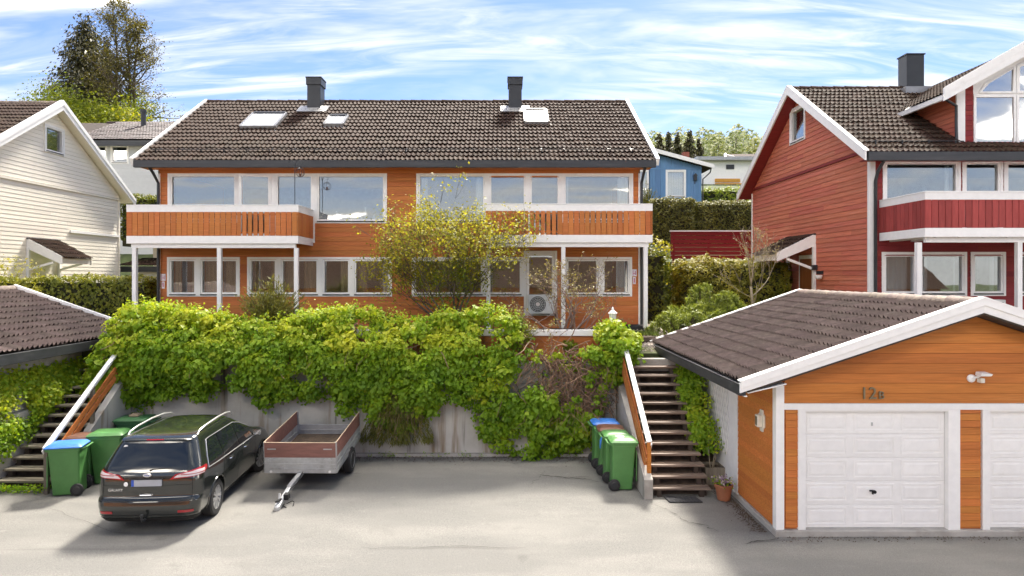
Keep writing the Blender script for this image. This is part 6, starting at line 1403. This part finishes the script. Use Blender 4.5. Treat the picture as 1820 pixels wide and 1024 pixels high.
# ------------------------------------------------------------------ garden shrubs before the orange house
def shrub_tree(name, label, cat, base, stems, L, r, depth, leafmat_, k, rad, size, barkmat, spread=.55, ratio=.68, up=.03, asp=.55, nleaf=1.0, vm=.5, kids=(2, 4), dirs=None, wig=.13, vary=.2, group=None):
    t = thing(name, label, cat, base, 0, group); mb = MB(); tips = []
    for i in range(stems):
        d = dirs[i % len(dirs)] if dirs else (random.gauss(0, spread*.7), random.gauss(0, spread*.5), 1)
        branch(mb, (base[0] + random.gauss(0, .06), base[1] + random.gauss(0, .06), base[2]-.05), d, L*random.uniform(.85, 1.1), r, depth, tips, spread, ratio, kids, wig, up)
    mb.make('branches', barkmat, t, smooth=2, recalc=False)
    if k:
        T = np.array([tuple(p) for p, d in tips]); D = np.array([tuple(d) for p, d in tips]); keep = rng.random(len(T)) < nleaf
        T, D = T[keep], D[keep]; P, NN, ix = clusters(T, D*.4 + [0, -.3, .7], k, rad, .8, .9)
        leaf_mesh('foliage', leafmat_, t, P, NN, size*rng.uniform(.6, 1.3, len(P)), asp, np.clip(vm + rng.normal(0, vary*.6, len(T))[ix] + rng.normal(0, vary*.6, len(P)), 0, 1))
    return t, tips
bx, by = PX(806, 18.6), 18.6
st_, tips = shrub_tree('flowering_shrub_tree', 'tall shrub with thin yellow green spring leaves in front of the orange wall', 'small tree', (bx, by, 3.0), 9, 1.36, .045, 4, l_spring, 5, .28, .080, m_bark, .46, .77, .08, .6, .85, .42, (3, 4),
           dirs=[(-.85, -.1, 1), (.3, .1, 1.1), (-.2, .1, 1.2), (.15, -.15, 1.2), (-1.15, .1, .85), (.5, -.1, 1.0), (-.5, -.2, 1.1), (.05, .2, 1), (-1.0, 0, .6)])
C = []
while len(C) < 380:
    x, z = random.gauss(-.05, .55), random.gauss(0, .55)
    if nz3(x, z, 3, 2.2) > -.12: C.append((bx + x, by + random.gauss(0, .3), 4.55 + z*1.1))
n_ = len(C); C = np.array(C)
P, NN, ix = clusters(C, np.tile([0, -.5, .7], (n_, 1)), 7, .24, .8, .8); leaf_mesh('inner_foliage', l_lime, st_, P, NN, .072*rng.uniform(.6, 1.2, len(P)), .6, np.clip(rng.normal(.32, .2, n_)[ix] + rng.normal(0, .1, len(ix)), 0, 1))
shrub_tree('bare_magnolia', 'bare branching shrub with pale buds on grey twigs in front of the heat pump', 'shrub', (PX(1008, 17.6), 17.7, 2.95), 9, .95, .045, 3, l_bud, 2, .07, .07, surf('grey_shrub_bark', (.25, .17, .135), .85, 0, .2, 12), .55, .74, .02, .45, .9, .55, (3, 4), dirs=[(-1.3, 0, .8), (.9, 0, .8), (-.5, 0, 1), (.25, 0, 1), (-.9, -.2, .4), (1.2, .1, .5), (.1, -.1, 1), (-.2, 0, 1.2), (.6, 0, 1)], wig=.2)
def wisps(name, label, base, n, h, w, mat, size=.05, vm=.45, asp=.16, lean=0):
    t = thing(name, label, 'shrub', base); C, A, VA = [], [], []; mb = MB()
    for i in range(n):
        a = random.uniform(0, 6.28); rr = random.random()**.6; hh = h*random.uniform(.5, 1.0)*(1-.35*rr); tip = Vector((math.cos(a)*rr*w + lean, math.sin(a)*rr*w*.6, hh))
        b = Vector(base); prev = b; pts = [b]
        for k in range(1, 6): s = k/5; pts.append(b + Vector((tip.x*s**1.5, tip.y*s**1.5, tip.z*s)) + Vector((random.gauss(0, .02), random.gauss(0, .02), 0)))
        mb.tube(pts, [.007, .006, .005, .004, .003, .002], 4)
        for k in range(16):
            s = random.uniform(.25, 1.0); j = min(4, int(s*5)); p = pts[j].lerp(pts[j+1], s*5-j) if j < 5 else pts[5]
            C.append(p + Vector((random.gauss(0, .02), random.gauss(0, .02), 0))); d = (pts[j+1]-pts[j]) + Vector((random.gauss(0, .08), random.gauss(0, .08), .02)); A.append(d)
            VA.append(vm + random.gauss(0, .2))
    mb.make('stems', m_broomstem, t, recalc=False)
    leaf_mesh('foliage', mat, t, [tuple(c) for c in C], rng.normal(0, 1, (len(C), 3)) + [0, -.8, .4], size*rng.uniform(.7, 1.6, len(C)), asp, np.clip(VA, 0, 1), .05, [tuple(a) for a in A]); return t
m_broomstem = surf('olive_broom_stem', (.13, .12, .04), .8)
wisps('broom_shrub', 'wispy olive yellow broom shrub under the left balcony, before the lower windows', (PX(480, 17.0), 17.15, 2.95), 430, 1.75, .95, l_broom, .10, .55)
wisps('wispy_shrub', 'thin yellow green shrub in the climber left of the white planter capping', (PX(922, 16.7), 16.5, 2.6), 170, 1.1, .55, l_broom, .07, .62)
wisps('small_green_shrub', 'small fresh green shrub at the foot of the orange wall, left of the flowering shrub', (PX(684, 18.6), 18.6, 2.95), 130, .62, .55, l_lime, .09, .35, .45)
wisps('small_bush', 'small leafy bush against the orange wall in the gap of the climber', (PX(1012, 17.0), 16.82, 2.55), 45, .42, .25, l_lime, .08, .4, .5)

# ------------------------------------------------------------------ hedges
def hedge(name, label, boxes, mat, dens=240, size=.075, asp=.6, cat='hedge', vm=.45, rough=.10, core=True, k=1, zn=.3, spread=.8):
    x0, x1, y0, y1, z0, z1 = boxes; t = thing(name, label, cat, ((x0+x1)/2, (y0+y1)/2, z0)); P, NN, VA = [], [], []
    faces = [((x0, x1), (z0, z1), 'f', y0), ((x0, x1), (y0, y1), 't', z1), ((y0, y1), (z0, z1), 'l', x0), ((y0, y1), (z0, z1), 'r', x1)]
    for (a0, a1), (b0, b1), f, c in faces:
        for i in range(int((a1-a0)*(b1-b0)*dens)):
            a, b = random.uniform(a0, a1), random.uniform(b0, b1); dd = rough*(1.1*nz3(a, b, c, 1.6) + .9*nz3(a, b, c+3, 4.5)) + random.gauss(0, .035)
            edge = .5*rough*(max(0, 1-(b-b0)/.2) + max(0, 1-(b1-b)/.2) + max(0, 1-(a-a0)/.2) + max(0, 1-(a1-a)/.2))
            dd -= edge
            if f == 'f': p, n = (a, c-dd, b), (0, -1, zn)
            elif f == 't': p, n = (a, b, c+dd), (0, -.25, 1)
            elif f == 'l': p, n = (c-dd, a, b), (-1, -.1, zn)
            else: p, n = (c+dd, a, b), (1, -.1, zn)
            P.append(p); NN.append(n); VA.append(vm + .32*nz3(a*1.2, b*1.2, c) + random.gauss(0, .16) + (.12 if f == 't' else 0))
    P, NN = np.array(P), np.array(NN)
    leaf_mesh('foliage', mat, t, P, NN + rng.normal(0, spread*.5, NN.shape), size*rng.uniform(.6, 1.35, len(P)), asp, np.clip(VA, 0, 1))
    if core: MB().box(x0+.14, x1-.14, y0+.14, y1-.14, z0-.3, z1-.14).make('twigs', m_inner, t)  # one solid dark box fills the middle of the hedge
    return t
hedge('clipped_hedge', 'yellow green clipped hedge between the white house and the orange house', (-21.5, -11.6, 21.3, 22.4, 2.9, 4.45), l_hedge, 330, .105, .75, vm=.52, rough=.12)
hedge('dark_bush', 'dark green bush in the gap beside the left end of the balcony', (-19.0, -15.2, 32.3, 34.0, 6.3, 8.45), l_hedge, 230, .13, .7, 'bush', .30, .25)
hedge('thuja_hedge', 'tall clipped thuja hedge block nearest the orange house, below the blue house', (PX(1163, 34), PX(1236, 34), 34, 35.6, 6.2, 8.55), l_thuja, 420, .12, .45, vm=.42, rough=.12, zn=.5)
hedge('thuja_hedge', 'tall clipped thuja hedge block above the red board fence', (PX(1239, 34.2), PX(1345, 34.2), 34.2, 35.6, 6.2, 8.40), l_thuja, 420, .12, .45, vm=.42, rough=.12, zn=.5)
hedge('golden_hedge', 'golden green juniper hedge under the red board fence', (PX(1212, 23), PX(1402, 23), 22.9, 24.6, 2.8, 5.0), l_gold, 700, .12, .40, vm=.50, rough=.30, zn=.7)
hedge('leafy_bush', 'tall dark leafy bush behind the right balcony post', (PX(1146, 23.5), PX(1188, 23.5), 23.5, 25.2, 2.8, 5.4), l_hedge, 300, .12, .6, 'bush', .33, .35)
hedge('yellow_bush', 'bright yellow green leafy bush right of the orange house, above the dark bush', (PX(1152, 25.6), PX(1192, 25.6), 25.6, 26.6, 4.2, 5.9), l_spring, 130, .11, .6, 'bush', .40, .35, core=False)
hedge('upper_shrub', 'pale green rounded shrub by the blue house downpipe', (PX(1252, 50), PX(1330, 50), 50, 52, 9, PZ(337, 50)), l_lime, 110, .2, .6, 'shrub', .30, .45)
def needle_shrub(name, label, base, w, h, n, mat, size=.16, group=None):
    t = thing(name, label, 'shrub', base, 0, group); P, NN, AL, VA = [], [], [], []; mb = MB()
    for i in range(n):
        a = random.uniform(0, 6.28); e = random.uniform(.05, 1.0); rr = math.sqrt(max(0, 1-e*e)); d = Vector((math.cos(a)*rr, math.sin(a)*rr, e)); R_ = 1 + .5*nz3(d.x*2, d.y*2+base[0], d.z*2+base[1])
        p = Vector(base) + Vector((d.x*w*R_, d.y*w*.8*R_, d.z*h*R_ )); dirn = (Vector((d.x*.6, d.y*.6, d.z + 1.3))).normalized()
        if i % 4 == 0: mb.tube([Vector(base) + (p-Vector(base))*.3, p], [.012, .005], 4)
        L = random.uniform(.12, .24)
        for k in range(15):
            s = random.random(); q = p - dirn*L*(1-s)*1.0; nd = (dirn*.9 + Vector((random.gauss(0, .5), random.gauss(0, .5), random.gauss(0, .35)))).normalized()
            P.append(q + nd*size*.35); AL.append(nd); NN.append((random.gauss(0, 1), random.gauss(-.5, 1), random.gauss(.4, 1))); VA.append(.30 + .45*s + random.gauss(0, .1))
    mb.make('branches', m_bark, t, recalc=False); leaf_mesh('needles', mat, t, [tuple(q) for q in P], NN, size*rng.uniform(.7, 1.2, len(P)), .16, np.clip(VA, 0, 1), .05, [tuple(q) for q in AL]); return t
g = 'dwarf pines behind the orange garage'
needle_shrub('dwarf_pine', 'low dwarf pine nearest the stairs at the rear corner of the orange garage', (PX(1212, 19.0), 19.1, 2.65), .80, .85, 420, l_pine, group=g)
needle_shrub('dwarf_pine', 'taller dwarf pine in the middle of the clump behind the orange garage', (PX(1256, 19.4), 19.6, 2.8), .85, 1.20, 520, l_pine, group=g)
needle_shrub('dwarf_pine', 'dwarf pine at the right of the clump, against the white verge of the garage roof', (PX(1300, 19.2), 19.4, 2.9), .62, .95, 340, l_pine, group=g)
t, tp = shrub_tree('bare_young_tree', 'bare young tree with pale trunk in front of the red gable wall', 'small tree', (PX(1350, 20), 20, 3.0), 1, 1.5, .075, 4, l_bud, 2, .05, .05, m_palebark, .50, .74, .16, .4, .5, .55, (3, 4), dirs=[(0, 0, 1)], wig=.07)
hedge('forsythia_bush', 'yellow green bush at the left edge behind the tiled garage roof', (PX(-60, 20), PX(34, 20), 19.6, 21, 2.9, 4.9), l_spring, 150, .09, .4, 'bush', .42, .45, core=False)
wisps('garden_edge_shrub', 'small twiggy shrub by the blue house window', (PX(1150, 45), 45, 8.6), 70, 2.6, 1.0, l_broom, .2, .6)
# ------------------------------------------------------------------ trees
def conifer(name, label, base, h, w, mat, rows=26, n=9, size=.5, droop=.35, dens=10, bare_to=.12, group=None, gaps=.12):
    t = thing(name, label, 'tree', base, 0, group); b = Vector(base); mb = MB().tube([b - Vector((0, 0, .5)), b + Vector((0, 0, h*.5)), b + Vector((0, 0, h*.99))], [h*.014, h*.009, .02], 7)
    P, NN, AL, VA = [], [], [], []
    for r in range(rows):
        s = bare_to + (1-bare_to)*r/rows; z = h*s; rad = w*(1-s)**.8*random.uniform(.75, 1.1)
        for i in range(n):
            if random.random() < gaps: continue
            a = random.uniform(0, 6.28); L = rad*random.uniform(.55, 1.1); d = Vector((math.cos(a), math.sin(a), 0)); p0 = b + Vector((0, 0, z)); pts = [p0, p0 + d*L*.5 - Vector((0, 0, L*droop*.3)), p0 + d*L - Vector((0, 0, L*droop*.5))]
            if L > .4: mb.tube(pts, [.03, .02, .008], 4)
            for k in range(max(2, int(dens*L/w*2.2))):
                u = random.random()**.7; q = pts[0].lerp(pts[2], u) + Vector((random.gauss(0, .05*w), random.gauss(0, .05*w), random.gauss(-.03*w, .035*w)))
                P.append(tuple(q)); AL.append((d.x*.5, d.y*.5, -.8)); NN.append((random.gauss(0, .6), random.gauss(-.5, .6), .5)); VA.append(.4 + random.gauss(0, .2))
    mb.make('trunk', m_bark, t, recalc=False); leaf_mesh('crown', mat, t, P, NN, size*rng.uniform(.6, 1.3, len(P)), .45, np.clip(VA, 0, 1), .1, AL); return t
def broadleaf(name, label, base, L, r, depth, mat, k, rad, size, spread=.5, ratio=.72, vm=.5, barkm=None, up=.05, nleaf=.9, kids=(2, 4), group=None, stems=1, dirs=None, asp=.7):
    t = thing(name, label, 'tree', base, 0, group); mb = MB(); tips = []
    for i in range(stems): branch(mb, (base[0], base[1], base[2]-.4), dirs[i % len(dirs)] if dirs else (random.gauss(0, .08 + .2*(stems > 1)), 0, 1), L, r, depth, tips, spread, ratio, kids, .10, up)
    mb.make('trunk', barkm or m_bark, t, smooth=2, recalc=False); T = np.array([tuple(p) for p, d in tips]); T = T[rng.random(len(T)) < nleaf]
    P, NN, ix = clusters(T, np.tile([0, -.3, .6], (len(T), 1)), k, rad, .9, .9)
    leaf_mesh('crown', mat, t, P, NN, size*rng.uniform(.6, 1.3, len(P)), asp, np.clip(vm + rng.normal(0, .16, len(T))[ix] + rng.normal(0, .10, len(P)), 0, 1)); return t
conifer('spruce_tree', 'dark ragged spruce behind the grey house, left of the tall thin leaved tree', (PX(152, 62), 62, 10.0), PZ(24, 62)-10.0, 8.2, l_spruce, 54, 14, .36, .6, 60, .10, gaps=.10)
conifer('spruce_tree', 'slimmer dark spruce close against the tall thin leaved tree', (PX(190, 63), 63, 10.0), PZ(62, 63)-10.0, 2.6, l_spruce, 40, 10, .36, .4, 34, .15, gaps=.1)
def open_tree(name, label, base, tops, wprof, mat, nb=60, size=.2, k=8, rad=.7, vm=.45, rise=.75, r0=.3):
    """stems from the base to each top; branches leave them all the way up, twigs and leaf sprays on every branch"""
    t = thing(name, label, 'tree', base); mb = MB(); T, VA = [], []; b = Vector(base)
    for tp in tops:
        tp = Vector(tp); H = (tp-b).length; pts = [b.lerp(tp, s) + Vector((nz3(s*3, tp.x, 0)*.5*math.sin(s*3.1), nz3(s*3, tp.x, 5)*.5*math.sin(s*3.1), 0)) for s in np.linspace(0, 1, 12)]
        mb.tube([pts[0] - Vector((0, 0, .6))] + pts, [r0*1.1] + [r0*(1-.93*s) for s in np.linspace(0, 1, 12)], 7)
        for i in range(nb):
            s = .28 + .72*(i+random.random())/nb; j = min(10, int(s*11)); p = pts[j].lerp(pts[j+1], s*11-j); L = wprof(s)*random.uniform(.55, 1.1); a = random.uniform(0, 6.28)
            d = Vector((math.cos(a), math.sin(a), rise + random.gauss(0, .2))).normalized(); bp, dd, re = limb(mb, p, d, L, .025 + .016*L, .16, 5, .02, 5, .3)
            for m in range(random.randint(4, 7)):
                q = bp[random.randint(1, 5)]; sd = (dd + Vector((random.gauss(0, .7), random.gauss(0, .7), random.gauss(.1, .5)))).normalized(); tw, d2, _ = limb(mb, q, sd, L*random.uniform(.25, .5), .018, .2, 4, .02, 4, .3)
                for w in tw[1:]: T.append(tuple(w)); VA.append(vm + random.gauss(0, .15))
            T.append(tuple(bp[-1])); VA.append(vm)
    mb.make('trunk', m_bark, t, smooth=2, recalc=False); T = np.array(T); P, NN, ix = clusters(T, np.tile([0, -.3, .5], (len(T), 1)), k, rad, .9, .9)
    leaf_mesh('crown', mat, t, P, NN, size*rng.uniform(.6, 1.3, len(P)), .6, np.clip(np.array(VA)[ix] + rng.normal(0, .12, len(ix)), 0, 1)); return t
tb = (PX(222, 60), 60, 10.0)
open_tree('tall_spring_tree', 'tall open tree with thin dull green spring leaves behind the grey house', tb, [(PX(196, 60), 60.3, PZ(4, 60)), (PX(226, 60), 59.8, PZ(14, 60)), (PX(250, 60), 60, PZ(42, 60))],
          lambda s: float(np.interp(s, [.28, .5, .7, .9, 1], [3.9, 3.9, 3.1, 1.6, .6])), l_birch, 46, .19, 5, .6)
broadleaf('lime_green_tree', 'lime green rounded tree in front of the dark spruce on the left', (PX(150, 56), 56, 9.5), 4.6, .22, 4, l_lime, 34, 1.35, .21, .40, .68, .50, up=.06, stems=3, kids=(3, 4), dirs=[(-.22, 0, 1), (.2, 0, 1), (.0, .2, 1)])
broadleaf('lime_green_tree', 'smaller yellow green tree under the tall open tree, by the grey roof pipe', (PX(228, 55), 55, 9.5), 3.5, .16, 4, l_spring, 18, 1.0, .20, .42, .72, .35, up=.02, stems=2)
broadleaf('small_roof_tree', 'faint tree top showing over the left end of the orange house roof', (PX(350, 62), 62, 11), 3.1, .2, 3, l_birch, 10, .9, .3, .5, .7, .6)
# the wood on the hill at the right
for i, (px, py, Y, w_) in enumerate(((1172, 236, 100, 2.6), (1188, 232, 104, 2.2), (1203, 234, 101, 2.2), (1226, 231, 96, 2.9), (1242, 246, 98, 2.0))):
    zb_ = terrain_z(PX(px, Y), Y); labs = ['dark spruce on the far hill, leftmost of the row beside the orange roof', 'slim dark spruce second in the far hill row', 'dark spruce third in the far hill row', 'tallest dark spruce standing alone above the blue house chimney', 'short dark spruce right of the tallest far spruce']
    conifer('spruce_tree', labs[i], (PX(px, Y), Y, zb_), PZ(py, Y)-zb_, w_, l_spruce, 22, 8, .62, .3, 11, .05, 'dark spruces on the far hill', .05)
tr_pts = []; 
wd = MB(); Cw, Nw, Vw = [], [], []
for i in range(150):
    Y = random.uniform(108, 175); px = random.uniform(1120, 1420); x = PX(px, Y); z0 = terrain_z(x, Y); h = random.uniform(4.8, 9.4); wv = h*.32; vv = random.gauss(.45, .2)
    wd.tube([(x, Y, z0-.5), (x, Y, z0+h*.9)], [.16, .04], 4)
    for k in range(260):
        s = random.random(); rr = wv*math.sin(math.pi*(.12+.86*s))**.7*random.random()**.4; a = random.uniform(0, 6.28)
        Cw.append((x + math.cos(a)*rr, Y + math.sin(a)*rr, z0 + h*(.15+.87*s))); Nw.append((random.gauss(0, .5), -.6, .7)); Vw.append(vv + random.gauss(0, .12))
o = leaf_mesh('hillside_wood', l_lime, None, Cw, Nw, .62*rng.uniform(.6, 1.4, len(Cw)), .7, np.clip(Vw, 0, 1)); tag(o, kind='stuff')
o = wd.make('hillside_trunks', m_bark, recalc=False); tag(o, kind='stuff')

# grit and blown leaves along the foot of the walls and in the corners of the forecourt
mb = MB()
for i in range(2600):
    k = random.random()
    if k < .45: x, y = random.uniform(-9, 2.8), 16.42 - abs(random.gauss(0, .25))
    elif k < .7: x, y = 4.66 - abs(random.gauss(0, .12)), random.uniform(11.6, 13.9)
    elif k < .85: x, y = random.uniform(4.7, 11.5), 11.38 - abs(random.gauss(0, .10))
    else: continue
    r = random.uniform(.006, .018); z = .014
    mb.add([(x-r, y, z), (x+r*.4, y-r, z), (x+r, y+r*.5, z), (x, y, z+r*.9)], [(0, 1, 3), (1, 2, 3), (2, 0, 3)])
tag(mb.make('grit', m_soil, recalc=False), kind='stuff')
t = thing('wall_foot_weeds', 'thin weeds growing in the joint at the foot of the concrete wall', 'weeds', (-1, 16.42, 0)); C = []
for i in range(26):
    x = random.uniform(-4.2, 2.4)
    for k in range(9): C.append((x + random.gauss(0, .05), 16.42 + random.gauss(0, .02), .02 + abs(random.gauss(0, .05))))
C = np.array(C); leaf_mesh('leaves', l_ivy, t, C, rng.normal(0, .6, C.shape) + [0, -.4, .7], .06*rng.uniform(.5, 1.3, len(C)), .35, np.clip(rng.normal(.3, .2, len(C)), 0, 1))
